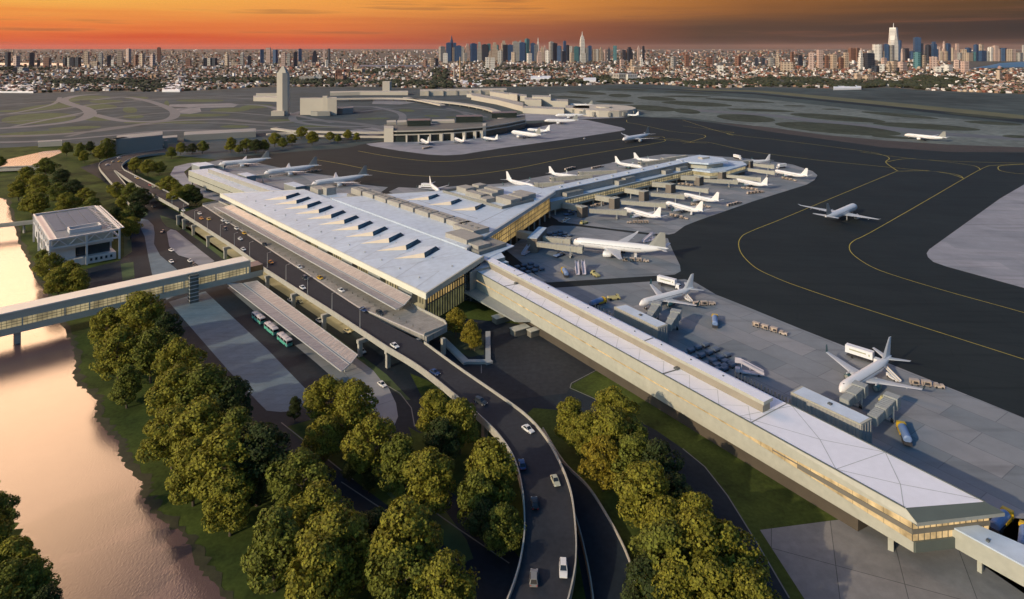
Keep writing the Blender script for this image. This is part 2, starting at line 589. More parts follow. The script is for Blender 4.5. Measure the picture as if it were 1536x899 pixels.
ib = MB()
for (x, y, a, b_, t) in [(1030, 145, 32, 1.4, .02), (1110, 151, 45, 2, .06), (1045, 156, 46, 3.6, .05), (1141, 165.5, 44, 2.0, .04), (1030, 167, 18, 4, .08), (1119, 177.5, 38, 6, .07),
                         (1257, 177, 62, 4.6, .08), (1257, 193.5, 82, 8, .08), (1350, 173, 50, 2.6, .09), (1390, 190, 70, 4.4, .06), (1490, 185, 38, 2.6, .06), (1524, 205, 18, 2.4, .05),
                         (1192, 159, 15, 1.0, .02), (1247, 164, 13, 1, .02), (1340, 206, 28, 2, .06), (1470, 174, 46, 2, .09),
                         (880, 139.5, 26, 2.6, .06), (930, 143.5, 15, 3, .02), (985, 148, 25, 3.4, .05), (978, 162.5, 34, 4.4, .07), (922, 153.5, 25, 2.4, .05), (1015, 153.5, 12, 2.4, .04),
                         (860, 146, 22, 1.6, .05), (940, 134.5, 30, 1.4, .03), (1040, 139, 38, 1.2, .04), (1600, 190, 40, 3, .08)]:
    P = island(x, y, a * 1.16, b_ * .92, t, 28, 1.9)
    ib.face([(p.x, p.y, -0.06 + x * 2e-5) for p in P])
tag(ib.build('field_grass', m_fieldgrass), 'dark grass islands between the pale taxiways beside the runway', 'grass', None, 'stuff')

gb = MB()
for (x, y, a, b_, t) in [(58, 178, 56, 8, -.05), (74, 160.5, 46, 4, -.10), (130, 147, 36, 3.4, -.02), (150, 160, 26, 4, .03), (195, 165, 11, 4.6, .05), (160, 152.5, 26, 2.4, 0), (145, 178, 28, 3.4, .02),
                         (200, 175, 16, 3, 0), (250, 158, 4, 7, 0), (300, 173, 46, 2.2, -.01), (225, 184, 40, 1.8, 0), (280, 184, 34, 2, 0), (345, 165, 30, 3.4, -.04), (385, 160, 24, 3, -.05),
                         (45, 201, 66, 3.6, -.06), (112, 192, 40, 2.4, -.04), (430, 181.5, 28, 2.4, .02), (480, 190, 30, 2, .01), (20, 167, 26, 1.6, 0), (98, 152, 22, 1.6, -.05), (205, 147, 18, 2, 0),
                         (300, 151, 36, 2, 0), (610, 166, 12, 1.8, .04), (648, 174, 12, 1.2, .05), (676, 176, 8, 1, .03), (560, 178, 26, 1.2, -.02), (352, 190, 22, 2, 0), (620, 149, 12, .8, 0)]:
    P = island(x, y, a, b_, t, p=2.1)
    gb.face([(p.x, p.y, -0.06 + x * 2e-5) for p in P])
tag(gb.build('verge_grass', m_brightgrass), 'green grass islands between the looping access roads', 'grass', None, 'stuff')

# looping access roads on the landside
rd = MB()
for pts, w, mi in [([(-60, 196), (40, 190), (110, 182), (135, 172), (128, 163), (105, 156), (95, 150), (115, 144), (150, 141)], 22, 0),
                   ([(-40, 205), (60, 203), (150, 196), (240, 183), (330, 179), (400, 184), (470, 181), (540, 186), (600, 198)], 20, 1),
                   ([(140, 172), (190, 182), (250, 180), (262, 168), (240, 157), (215, 150), (185, 146), (140, 150)], 18, 0),
                   ([(0, 172), (60, 168), (150, 156), (230, 150), (340, 147), (420, 152)], 16, 1),
                   ([(260, 168), (300, 160), (390, 158), (440, 172), (500, 184)], 14, 0),
                   ([(-20, 185), (80, 178), (120, 172)], 10, 1),
                   ([(-40, 214), (60, 212), (160, 204), (260, 196), (420, 196)], 14, 0),
                   ([(-40, 160), (40, 155), (110, 150), (190, 144)], 11, 1), ([(20, 190), (100, 174), (170, 162), (260, 160)], 10, 0), ([(100, 205), (180, 190), (300, 184), (420, 190)], 9, 1),
                   ([(200, 150), (290, 146), (400, 142)], 11, 0), ([(160, 178), (240, 170), (330, 168), (410, 174)], 9, 1), ([(-40, 178), (30, 168), (80, 156), (90, 146)], 9, 0), ([(600, 150), (660, 160), (700, 172), (690, 184)], 11, 1), ([(540, 168), (600, 162), (680, 166), (730, 176)], 8, 0),
                   ([(330, 205), (420, 193), (520, 192), (580, 199)], 9, 1), ([(560, 160), (600, 170), (598, 184), (560, 190), (480, 188), (440, 180), (450, 168), (500, 160), (560, 160)], 14, 0)]:
    ribbon(rd, spline(px(pts), 8), w, -0.045 + w * .0009 + len(pts) * .0006 + pts[0][1] * 2e-5, mi)
tag(rd.build('access_roads', [M('loop_road', (0.095, 0.115, 0.135), 0.8, 0.15, 0.03), M('loop_road_dark', (0.07, 0.088, 0.102), 0.8, 0.15, 0.03)]), None, None, None, 'structure')
lotb = MB()
for P in [[(252, 160), (255, 157), (345, 155), (358, 157), (350, 161), (300, 162)], [(262, 163), (300, 162), (302, 168), (285, 171), (258, 169)], [(560, 150), (600, 149), (640, 152), (600, 157), (558, 156)],
          [(520, 196), (600, 186), (660, 184), (640, 190), (560, 204)]]:
    lotb.face([tuple(p) for p in [g(x, y, 0) - Vector((0, 0, .04)) for x, y in P][::-1]])
tag(lotb.build('car_park', M('pale_lot', (0.15, 0.165, 0.185), 0.8, 0.25, 0.05)), None, None, None, 'structure')

# ------------------------------------------------------------------ aprons and the dark taxiway
taxi_px = [(270, 268), (290, 248), (330, 238), (400, 231), (520, 222), (556, 214), (620, 205), (800, 186), (860, 177), (960, 175), (1024, 179), (1067, 184), (1150, 197), (1237, 209), (1324, 221),
           (1424, 228), (1536, 229), (1800, 250), (2000, 330), (1960, 760), (1560, 760), (1200, 560), (860, 470), (700, 400), (560, 330), (330, 300)]
sheet('dark_taxiway', px(taxi_px), -0.04, m_asphalt)


def smooth_px(lst, n=4):
    return spline([g(x, y) for x, y in lst], n)


mid_apron = [(836, 330), (838, 332.5), (845, 334), (916, 343), (990, 351.5), (1003, 352), (1012, 350), (1027, 339), (1047, 331), (1130, 302), (1210, 277), (1222, 270), (1226, 263), (1219, 257),
             (1189, 247), (1160, 242.5), (1130, 239), (1097, 236), (1047, 232.5), (996, 231.5), (949, 238), (865, 255), (757, 275), (723, 277.5), (729, 281), (700, 284), (790, 310), (815, 318)]
sheet('apron_island', px(mid_apron), -0.02, m_apron)
gate_apron = [(760, 376), (785, 356), (828, 338.5), (860, 339), (986, 354), (1002, 358), (1004, 364), (1010, 378), (1020, 398), (1021, 407), (1012, 412), (980, 414), (819, 424), (812, 418)]
sheet('apron_gate', px(gate_apron), -0.02, m_apron)
low_apron = [(832, 432), (1018, 419.5), (1027, 419), (1042, 423), (1074, 442), (1122, 461), (1200, 493), (1330, 544), (1470, 600), (1536, 627), (1800, 735), (2000, 1000), (1550, 900), (1100, 590)]
sheet('apron_south', px(low_apron), -0.02, m_apron)
west_apron = [(283, 262), (300, 246), (330, 240), (382, 243.5), (448, 258), (516, 266), (542, 277), (582, 281), (568, 291), (520, 296), (380, 285), (300, 268)]
sheet('apron_west', px(west_apron), -0.02, m_apron)
sheet('apron_edge', px([(583, 288), (598, 281), (640, 283), (700, 278), (730, 283), (690, 292), (600, 294)]), -0.02, m_apron)
sheet('apron_turn', px([(255, 262), (262, 250), (282, 245), (300, 243), (286, 250), (276, 258), (282, 268), (300, 280), (330, 292), (372, 305), (350, 308), (290, 292)]), -0.018, m_apron2)
far_apron = [(549, 216), (556, 219), (600, 226.5), (642, 232), (667, 233.3), (692, 232), (756, 221.7), (857, 208), (928, 197), (937, 195.5), (938, 194), (933, 191.5), (880, 180), (865, 179), (807, 191), (780, 193),
             (725, 206), (670, 211), (620, 213), (575, 213)]
sheet('apron_far', px(far_apron), -0.02, m_apron2)
sheet('apron_rotunda', px([(760, 176), (800, 168), (880, 170), (950, 168), (960, 170), (955, 174), (930, 177), (880, 178.5), (830, 180), (780, 182)]), -0.03, m_apron2)
sheet('apron_east', px([(1800, 120 + 60), (1536, 277), (1500, 298), (1394, 374), (1390, 380), (1392, 386), (1400, 393), (1420, 400), (1536, 432), (1800, 505), (2100, 420)]), -0.02, m_apron2)
tip = [g(-200 + 0 * k, 300) for k in range(0)]

# yellow taxi lines
yl = MB()
LINES = [([(537, 226.5), (578, 234), (629, 240.7), (672, 242.3), (725, 237.3), (812, 226), (925, 210), (958, 206), (990, 205), (997, 207)], .9),
         ([(470, 239), (512, 246), (562, 256), (612, 262.7), (662, 264.7), (712, 261.7), (779, 251.7), (845, 238.3), (912, 226.7), (992, 213.3), (997, 209), (1012, 209), (1036, 213)], .9),
         ([(1345, 257), (1241, 300), (1174, 328), (1124, 348), (1111, 357), (1108, 368), (1114, 383), (1134, 402), (1167, 418), (1207, 433), (1291, 461), (1536, 539), (1800, 625)], .5),
         ([(1484, 248.5), (1471, 254), (1446, 268), (1391, 300), (1307, 348), (1281, 361), (1274, 371), (1281, 383), (1307, 400), (1344, 414), (1424, 438), (1536, 469), (1800, 545)], .5),
         ([(1024, 180), (1090, 200), (1167, 210), (1290, 226), (1325, 233), (1334, 238), (1329, 244), (1347, 257)], .8),
         ([(1024, 215), (1060, 213.5), (1124, 226.7), (1224, 240), (1324, 250), (1424, 260), (1446, 268)], .8),
         ([(1330, 243), (1357, 238.5), (1391, 240), (1457, 248), (1471, 255)], .75),
         ([(1347, 257), (1391, 256.5), (1424, 261), (1446, 268)], .75),
         ([(1484, 248.5), (1536, 246.3), (1620, 246)], .75),
         ([(1600, 262), (1536, 261), (1504, 257), (1497, 252), (1504, 248.5), (1536, 246.5)], .75),
         ([(1290, 228), (1391, 240), (1536, 245)], .7),
         ([(1024, 199), (1052, 202), (1058, 205.5), (1044, 210.5), (1036, 213.5), (1060, 215)], .8),
         ([(1090, 201), (1100, 203), (1090, 200), (1101, 199), (1090, 197.5), (1024, 189)], .8),
         ([(958, 206), (1036, 213.5)], .8), ([(940, 180), (942, 184), (960, 187), (1000, 196), (1024, 199)], .9)]
for pts, w in LINES:
    ribbon(yl, spline(px(pts), 8), w, -0.03)
tag(yl.build('taxiway_lines', m_yellow), None, None, None, 'structure')

# service-road strips between the aprons are the bare dark asphalt showing through

# ------------------------------------------------------------------ landside roads near the hall
road_px = [(158, 246), (205, 275), (214, 300), (196, 322), (193, 350), (190, 395), (200, 415), (240, 452), (267, 513), (290, 547), (330, 590), (370, 640), (396, 676), (440, 706), (512, 770), (540, 790), (600, 850),
           (650, 930), (690, 1010), (840, 1010), (800, 930), (770, 870), (700, 790), (640, 735), (560, 690), (620, 650), (600, 600), (640, 640), (700, 640), (850, 590), (900, 553), (785, 487), (700, 480), (640, 470), (330, 290), (262, 276),
           (225, 268), (200, 250)]
# simple outline of the paved forecourt
fore = [(120, 251), (150, 243), (190, 245), (215, 285), (245, 308), (290, 330), (340, 318), (560, 430), (640, 500), (700, 478), (785, 487), (900, 553), (857, 577), (856, 584), (890, 597), (935, 620), (985, 646), (1024, 673), (1057, 700), (1091, 743), (1137, 817),
        (1160, 857), (1184, 899), (1240, 990), (1165, 990), (1125, 915), (1085, 840), (1045, 770), (1010, 722), (975, 686), (925, 650), (880, 618), (800, 612), (770, 640), (830, 680), (876, 735), (903, 800), (925, 850), (945, 905), (960, 990), (890, 990),
        (880, 905), (868, 840), (850, 760), (800, 700), (740, 640), (690, 600), (640, 570), (615, 560), (640, 610), (650, 640), (630, 650), (612, 640), (618, 655), (590, 668), (530, 640), (505, 618), (430, 640), (422, 634), (396, 676), (370, 640), (330, 590), (290, 547), (267, 513), (240, 452),
        (200, 415), (190, 395), (193, 350), (197, 322), (190, 300), (150, 268)]
sheet('forecourt_road', px(fore), -0.05, m_road)
r1 = [(380, 620), (422, 662), (470, 700), (525, 744), (578, 786), (640, 842), (690, 890), (740, 960), (790, 1050)]
r2 = [(500, 640), (560, 682), (610, 712), (660, 752), (720, 808), (764, 860), (800, 920), (850, 1020)]
rr = MB()
ribbon(rr, spline(px(r1), 6), 9.5, -0.046)
ribbon(rr, spline(px(r2), 6), 9.5, -0.042)
rr.face([tuple(g(x, y) + Vector((0, 0, -0.038))) for x, y in [(660, 800), (705, 820), (770, 872), (800, 930), (700, 930), (655, 850)]][::-1])
tag(rr.build('park_road', m_road), None, None, None, 'structure')

strip_a = [(253, 453), (308, 437), (345, 472), (400, 523), (458, 583), (461, 596), (452, 609), (438, 617), (420, 618), (400, 616), (386, 602), (340, 553)]
sheet('paved_strip', px(strip_a), -0.02, m_strip)
strip_b = [(205, 330), (212, 328), (222, 330), (230, 338), (232, 350), (231, 366), (240, 383), (264, 403), (290, 430), (250, 450), (236, 430), (228, 411), (222, 383), (217, 355)]
sheet('paved_strip', px(strip_b), -0.024, m_strip)
strip_c = [(250, 348), (256, 344), (264, 346), (300, 375), (322, 392), (300, 400), (285, 388), (268, 383), (254, 370)]
sheet('paved_island', px(strip_c), -0.02, m_apron2)
isl = [(341, 432), (348, 426), (385, 424), (420, 450), (480, 490), (536, 534), (560, 555), (582, 580), (594, 605), (597, 625), (592, 637), (578, 641), (565, 637), (548, 612), (505, 572), (475, 545), (400, 483)]
sheet('bus_island', px(isl), -0.015, m_apron)
sheet('yard', px([(700, 480), (785, 487), (900, 553), (857, 577), (850, 590), (760, 600), (700, 560), (680, 540), (740, 545)]), -0.03, m_plaza)
lb = MB()
for pts in ([(809, 497), (900, 552.5), (857, 575), (855, 582), (889, 597), (935, 622)], [(700, 547), (722, 547), (722, 560)], [(1024, 673), (1057, 700), (1091, 743), (1137, 817), (1184, 897)],
            [(575, 575), (600, 590), (617, 612), (622, 640)], [(630, 753), (690, 795), (764, 845)], [(512, 723), (560, 755), (600, 780)], [(422, 634), (470, 672), (530, 720)], [(290, 548), (330, 592), (372, 642), (398, 678)]):
    ribbon(lb, px(pts), 0.35, 0.0)
tag(lb.build('kerb_line', M('kerb_grey', (.17, .17, .16), .8, .1, .5)), None, None, None, 'structure')
# verges
vb = MB()
for P in [[(272, 332), (280, 338), (350, 388), (340, 393), (300, 362), (268, 340)], [(240, 323), (262, 330), (276, 342), (268, 346), (250, 340), (243, 332)], [(400, 437), (560, 556), (575, 575), (610, 600), (616, 600), (580, 562), (545, 535), (420, 445)],
          [(181, 396), (200, 393), (202, 417), (184, 421)], [(205, 300), (222, 322), (214, 326), (204, 312)], [(186, 352), (196, 350), (198, 378), (186, 386)]]:
    P3 = px(P)
    vb.face([(p.x, p.y, -0.01) for p in P3][::-1])
for P in [[(560, 700), (610, 712), (660, 755), (700, 810), (710, 838), (700, 842), (640, 800), (580, 740)]]:
    vb.face([(p.x, p.y, -0.012) for p in px(P)][::-1])
tag(vb.build('roadside_grass', m_brightgrass), 'mown grass verges beside the forecourt roads', 'grass', None, 'stuff')
sheet('forecourt', px([(1140, 795), (1270, 778), (1420, 770), (1700, 790), (1900, 1100), (1350, 1100), (1207, 899)]), -0.02, m_pave)
sheet('planting_bed', px([(640, 487), (673, 471), (712, 498), (726, 512), (726, 532), (705, 536), (670, 520)]), -0.02, M('bed_grass', (0.028, 0.04, 0.012), 0.95, 0.4, 0.2))

sheet('lower_roadway', [AB(-505, 138), AB(-505, 164), AB(-262, 164), AB(-268, 140)], -0.01, M('lower_paving', (0.22, 0.20, 0.15), 0.8, 0.08, 0.2))
sheet('station_yard', px([(112, 408), (150, 398), (180, 391), (192, 378), (200, 415), (240, 452), (225, 458), (140, 440), (108, 420)]), -0.046, m_plaza)
# ------------------------------------------------------------------ terminal materials
m_roof = M('white_roof', (0.51, 0.58, 0.66), 0.55, 0.09, 0.05, scale2=0.3)
m_roofw = M('white_membrane', (0.74, 0.745, 0.80), 0.55, 0.03, 0.08, scale2=0.5)
m_seam = M('roof_seam', (0.36, 0.38, 0.39), 0.7, 0.1, 0.5)
m_seamd = M('roof_joint', (0.10, 0.11, 0.11), 0.7, 0.1, 0.5)
m_fascia = M('cream_fascia', (0.70, 0.68, 0.56), 0.5, 0.05, 0.1)
m_wall = M('beige_panel', (0.40, 0.39, 0.32), 0.6, 0.07, 0.12, scale2=0.6)
m_wall2 = M('grey_panel', (0.27, 0.28, 0.26), 0.6, 0.08, 0.12, scale2=0.6)
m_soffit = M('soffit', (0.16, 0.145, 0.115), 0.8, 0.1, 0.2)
m_darkgreen = M('dark_parapet', (0.10, 0.115, 0.10), 0.5, 0.08, 0.2)
m_mech = M('plant_box', (0.33, 0.31, 0.27), 0.7, 0.1, 0.3, scale2=1.2)
m_mechd = M('plant_deck', (0.22, 0.215, 0.19), 0.75, 0.12, 0.4)
m_dglass = M('dark_glass', (0.03, 0.042, 0.05), 0.12, 0.2, 0.1, spec=0.6)
m_tan = M('tan_panel', (0.68, 0.56, 0.42), 0.6, 0.06, 0.3)
m_mull = M('mullion', (0.10, 0.095, 0.075), 0.5, 0.05, 0.5)
m_steel = M('light_steel', (0.42, 0.42, 0.40), 0.45, 0.08, 0.4)
m_canopy = brickmat('canopy_panel', (0.34, 0.29, 0.27), (0.44, 0.38, 0.345), (0.22, 0.21, 0.2), 2.4, 0.8, 0.06, R(-47.6), rough=0.45, nscale=0.2)
m_gutter = M('gutter_blue', (0.10, 0.15, 0.20), 0.35, 0.1, 0.3)
m_grille = M('brown_grille', (0.17, 0.14, 0.115), 0.7, 0.15, 1.2)


def glowmat(name, base, emit, st, vscale):
    """lit glazing: warm light from the rooms behind, uneven from bay to bay"""
    m = M(name, base, 0.2, 0.0, emit=emit, estr=st)
    nt = m.node_tree
    b = nt.nodes['Principled BSDF']
    tc = nt.nodes.new('ShaderNodeTexCoord')
    n = nt.nodes.new('ShaderNodeTexNoise')
    n.inputs['Scale'].default_value = vscale
    n.inputs['Detail'].default_value = 3
    nt.links.new(tc.outputs['Object'], n.inputs['Vector'])
    mr = nt.nodes.new('ShaderNodeMapRange')
    mr.inputs[1].default_value = 0.3; mr.inputs[2].default_value = 0.7
    mr.inputs[3].default_value = st * 0.45; mr.inputs[4].default_value = st * 1.4
    nt.links.new(n.outputs['Fac'], mr.inputs[0])
    nt.links.new(mr.outputs[0], b.inputs['Emission Strength'])
    return m


m_glow = glowmat('lit_glass_gold', (0.12, 0.09, 0.04), (1.0, 0.66, 0.24), 0.42, 0.12)
m_glow2 = glowmat('lit_glass_pale', (0.12, 0.10, 0.05), (1.0, 0.80, 0.44), 0.34, 0.2)
m_glow3 = glowmat('lit_glass_dim', (0.08, 0.08, 0.04), (0.85, 0.8, 0.35), 0.12, 0.2)


def wall(mb, p, q, z0, z1, mi=0):
    mb.face([(p[0], p[1], z0), (q[0], q[1], z0), (q[0], q[1], z1), (p[0], p[1], z1)], mi)


def bars(mb, p, q, z0, z1, step, w=0.25, d=0.2, rails=(), mi=0):
    """mullions standing 0.15 m proud of a glazed wall; outside lies to the right of p->q"""
    p, q = Vector((p[0], p[1], 0)), Vector((q[0], q[1], 0))
    t = (q - p); L = t.length; t.normalize()
    n = Vector((t.y, -t.x, 0))
    ang = math.atan2(t.y, t.x)
    k = max(1, int(round(L / step)))
    for i in range(k + 1):
        c = p + t * (L * i / k) + n * (d / 2 + 0.02)
        mb.box((c.x, c.y, (z0 + z1) / 2), (w, d, z1 - z0), ang, mi)
    for z in rails:
        c = (p + q) / 2 + n * (d / 2 + 0.05)
        mb.box((c.x, c.y, z), (L, d, w), ang, mi)


def strip3(mb, p, q, w=0.2, z=0.06, mi=0):
    p, q = Vector(p), Vector(q)
    t = (q - p); n = Vector((-t.y, t.x, 0)).normalized() * w / 2
    u = Vector((0, 0, z))
    mb.face([p - n + u, q - n + u, q + n + u, p + n + u], mi)


# ================================================================== departures hall
T0 = AB(-380, 200)
hall = empty('terminal_hall', T0, 'large white-roofed terminal hall with rows of wedge rooflights beside the raised roadway', 'terminal building')
ZF, ZB = 17.0, 19.5
A_, B_, C_, D_ = AB(-519, 168.5), AB(-245, 170), AB(-262, 218), AB(-479, 218)


def zr(b):
    return ZF + (ZB - ZF) * (b - 169) / 49.0


mb = MB()
mb.prism([A_, B_, C_, D_], [ZF - 1.5, ZF - 1.5, ZB - 1.5, ZB - 1.5], [ZF, ZF, ZB, ZB], 0)
for i in range(15):
    a0 = -500 + i * 17.6
    for (aa, ba, ab, bb) in ((a0, 170, a0 + 8.8, 190), (a0 + 8.8, 190, a0 + 17.6, 170), (a0 + 8.8, 190, a0 + 8.8, 217), (a0 + 8.8, 190, a0 + 17.6, 217)):
        lim = lambda b: (-519 + (b - 169) * .82, -246 - (b - 169) * .36)
        if aa < lim(ba)[0] or ab < lim(bb)[0] or aa > lim(ba)[1] or ab > lim(bb)[1]:
            continue
        strip3(mb, AB(aa, ba, zr(ba)), AB(ab, bb, zr(bb)), 0.22, 0.04, 1)
    for b in (178, 198):
        c = AB(a0 + 8.8, b, zr(b))
        if a0 + 8.8 < -255:
            mb.box((c.x, c.y, c.z + 0.35), (0.7, 0.7, 0.7), 0, 1)
wpart(mb, 'roof', [m_roof, m_seam], hall)
mb = MB()
o = 0.35
mb.prism([AB(-520, 168.0), AB(-244.6, 169.5), AB(-244.6, 170.3), AB(-518, 169)], ZF - 2.7, ZF + 0.12, 0)
mb.prism([AB(-244.5, 169.6), AB(-261.5, 218.6), AB(-262.4, 218.3), AB(-245.4, 169.8)], [ZF - 2.6, ZB - 2.4, ZB - 2.4, ZF - 2.6], [ZF + .14, ZB + .14, ZB + .14, ZF + .14], 1)
mb.prism([AB(-520, 168.0), AB(-480, 218.4), AB(-479, 218.2), AB(-519, 168.4)], [ZF - 2.5, ZB - 2.5, ZB - 2.5, ZF - 2.5], [ZF + .1, ZB + .1, ZB + .1, ZF + .1], 0)
wpart(mb, 'fascia', [m_fascia, m_wall], hall)
# front glazing under the deep eaves, side glazing by the lawn
fb = 173.5
mb = MB()
for i in range(26):
    a0, a1 = -505 + i * 9.8, -505 + (i + 1) * 9.8
    wall(mb, AB(a0, fb), AB(a1, fb), 0.0, ZF - 1.2, 0 if i % 3 else 1)
wpart(mb, 'front_glazing', [m_glow2, m_glow3], hall)
for i in range(9):
    c = AB(-495 + i * 29, 171.8)
    mb = MB(); mb.box((c.x, c.y, 11.0), (12, 3.2, 5.0), math.atan2(UY, UX), 0)
    wpart(mb, 'entrance_lobby', [m_wall2], hall)
mb = MB()
bars(mb, AB(-505, fb - .1), AB(-250, fb - .1), 8.9, ZF - 1.3, 2.4, 0.3, 0.3, (12.5,))
wpart(mb, 'mullions', m_mull, hall)
SL0, SL1 = AB(-250, fb), AB(-263.5, 214)
mb = MB()
wall(mb, SL0, SL1, 9.2, ZF - 1.0, 0)
wall(mb, SL0, SL1, 0.0, 9.2, 1)
wpart(mb, 'side_glazing', [m_glow, m_glow3], hall)
mb = MB()
bars(mb, SL0, SL1, 0.0, ZF - 1.1, 2.1, 0.5, 0.4, (9.2, 13.0))
c = SL0
mb.box((c.x, c.y, 8), (1.1, 1.1, 16), math.atan2(UY, UX))
wpart(mb, 'mullions', m_mull, hall)
mb = MB()
mb.prism([AB(-505, 174), AB(-250.6, 174), AB(-264, 216), AB(-480, 216)], -0.3, ZF - 1.6, 0)
wpart(mb, 'core_walls', [m_wall2], hall)

DORM = []


def dormer(a, b, z, zf, parent=hall):
    """a corner of the roof popped up to the light: tan cheek towards the road, raked dark pane behind it"""
    def V(da, db, dz): return AB(a + da, b + db, zf(b + db) + dz)
    T_, C0, B0 = V(0, 0, .03), V(11.8, 12.2, .03), V(7.2, 25.4, .05)
    CT, BT, L0 = V(10.4, 12.6, 2.3), V(4.6, 24.4, 1.5), V(-4.5, 21, .03)
    r = MB()
    r.face([T_, CT, BT, L0], 0)
    r.face([T_, C0, CT], 1)
    r.face([L0, BT, B0], 0)
    d = wpart(r, 'rooflight', [m_roof, m_tan], parent)
    r = MB()
    r.face([C0, B0, BT, CT], 0)
    r.shift(parent.location).build('pane', [m_dglass], d)


for i in range(11):
    dormer(-473 + i * 17.8, 183.5, 0, zr)

# rear hall over security, stepping back to the middle concourse
rear = empty('rear_hall', AB(-357, 270), 'tapering white-roofed hall with golden glass side walls behind the main roof', 'terminal building')
E2, F2, E1, F1 = AB(-341.5, 356), AB(-277, 219), AB(-372, 356), AB(-437, 219)
ZR = 20.0
mb = MB()
mb.prism([F1, F2, E2, E1], ZR - 1.4, ZR, 0)
for (a, b, a2, b2) in ((-300, 225, -345, 345), (-345, 250, -310, 248), (-412, 228, -377, 345), (-400, 262, -320, 262)):
    strip3(mb, AB(a, b, ZR), AB(a2, b2, ZR), 0.35, 0.04, 1)
wpart(mb, 'roof', [m_roof, m_seamd], rear)
mb = MB()
mb.prism([AB(-276.4, 218.6), AB(-341, 356.4), AB(-342.2, 356), AB(-278.2, 218.6)], ZR - 2.2, ZR + .15, 0)
mb.prism([AB(-437.6, 218.6), AB(-372.5, 356.4), AB(-371.3, 356), AB(-436, 218.6)], ZR - 2.2, ZR + .15, 0)
wpart(mb, 'fascia', [M('grey_fascia', (0.45, 0.46, 0.45), 0.5, 0.05, 0.2)], rear)
G0, G1 = AB(-281.5, 221), AB(-343.5, 352)
mb = MB()
wall(mb, G0, G1, 5.0, ZR - 1.5, 0)
wpart(mb, 'side_glazing', [m_glow], rear)
mb = MB()
bars(mb, G0, G1, 5.0, ZR - 1.5, 3.0, 0.28, 0.25, (5.2, 8.2, 11.2, 14.2))
wpart(mb, 'mullions', m_mull, rear)
for i in range(14):
    c = G0.lerp(G1, i / 13)
    mb = MB(); mb.box((c.x, c.y, 2.35), (0.9, 0.9, 5.3), 0.5)
    wpart(mb, 'column', m_wall2, rear)
mb = MB()
mb.prism([AB(-436, 221), AB(-285, 221), AB(-346, 350), AB(-370, 350)], 4.6, ZR - 1.5, 0)
mb.prism([AB(-425, 221), AB(-300, 221), AB(-352, 345), AB(-365, 345)], -0.3, 4.6, 1)
wpart(mb, 'core_walls', [m_wall2, m_soffit], rear)
for a, b in ((-395, 256), (-372, 259), (-349, 262)):
    dormer(a, b, 0, lambda q: ZR, rear)
# rooftop plant row in the valley between the two roofs
mb = MB()
mb.prism([AB(-479, 218.3), AB(-262.5, 218.3), AB(-270, 248), AB(-448, 248)], 16.6, 17.0, 0)
wpart(mb, 'valley_roof', [m_roof], hall)
plant = empty('roof_plant', AB(-370, 243, 17), 'long row of beige plant boxes in the valley between the two white roofs', 'roof plant')
mb = MB()
mb.prism([AB(-446, 236.5), AB(-296, 236.5), AB(-296, 239.6), AB(-446, 239.6)], 17.05, 18.9, 0)
mb.prism([AB(-300, 222), AB(-270, 222), AB(-272, 244), AB(-300, 244)], 17.05, 19.0, 0)
wpart(mb, 'screen', [m_mechd], plant)
for i in range(9):
    a = -446 + i * 17.4
    L = 15.2
    r = MB()
    p = [AB(a, 240), AB(a + L, 240), AB(a + L, 248.5), AB(a, 248.5)]
    if i == 8:
        p = [AB(-312, 236), AB(-292, 236), AB(-292, 248), AB(-312, 248)]
    r.prism(p, 17.05, 23.0, 0)
    for k in range(3):
        c = (p[0].lerp(p[1], .2 + .3 * k)).lerp(p[3].lerp(p[2], .2 + .3 * k), .5)
        r.box((c.x, c.y, 23.15), (2.2, 2.2, .3), math.atan2(UY, UX), 1)
    wpart(r, 'plant_box', [m_mech, m_mechd], plant)
for (a, b, La, Lb, h) in ((-478, 222, 14, 8, 21.2), (-466, 226, 8, 8, 22.6), (-302, 223, 20, 12, 22.6), (-282, 224, 9, 9, 21)):
    r = MB()
    r.prism([AB(a, b), AB(a + La, b), AB(a + La, b + Lb), AB(a, b + Lb)], 17.05, h, 0)
    wpart(r, 'plant_box', [m_mech], plant)
plant2 = empty('roof_plant', AB(-350, 310, ZR), 'cluster of beige plant boxes on the tapering rear roof near its far end', 'roof plant')
for (a, b, La, Lb, h) in ((-392, 300, 12, 9, 24), (-388, 312, 8, 8, 24.5), (-376, 296, 18, 6, 23.6), (-374, 305, 18, 6, 23.6), (-376, 314, 16, 6, 24), (-355, 292, 8, 9, 23), (-346, 300, 16, 9, 24.2), (-346, 312, 14, 8, 24.0), (-352, 322, 16, 8, 23.4)):
    r = MB()
    r.prism([AB(a, b), AB(a + La, b), AB(a + La, b + Lb), AB(a, b + Lb)], ZR + .03, h, 0)
    wpart(r, 'plant_box', [m_mech], plant2)
r = MB()
for (p, q) in ((AB(-396, 290), AB(-328, 290)), (AB(-328, 290), AB(-330, 322)), (AB(-396, 290), AB(-394, 322))):
    r.beam((p.x, p.y, ZR + 1.9), (q.x, q.y, ZR + 1.9), 0.5, 1.85)
wpart(r, 'screen', [m_mechd], plant2)

# ================================================================== south concourse (long, right)
wx, wy = 0.566, -0.825
nx, ny = 0.825, 0.566
S0 = g(714, 407, 13.5); S0 = Vector((S0.x, S0.y, 0))


def S(l, n, z=0.0):
    return Vector((S0.x + wx * l + nx * n, S0.y + wy * l + ny * n, z))


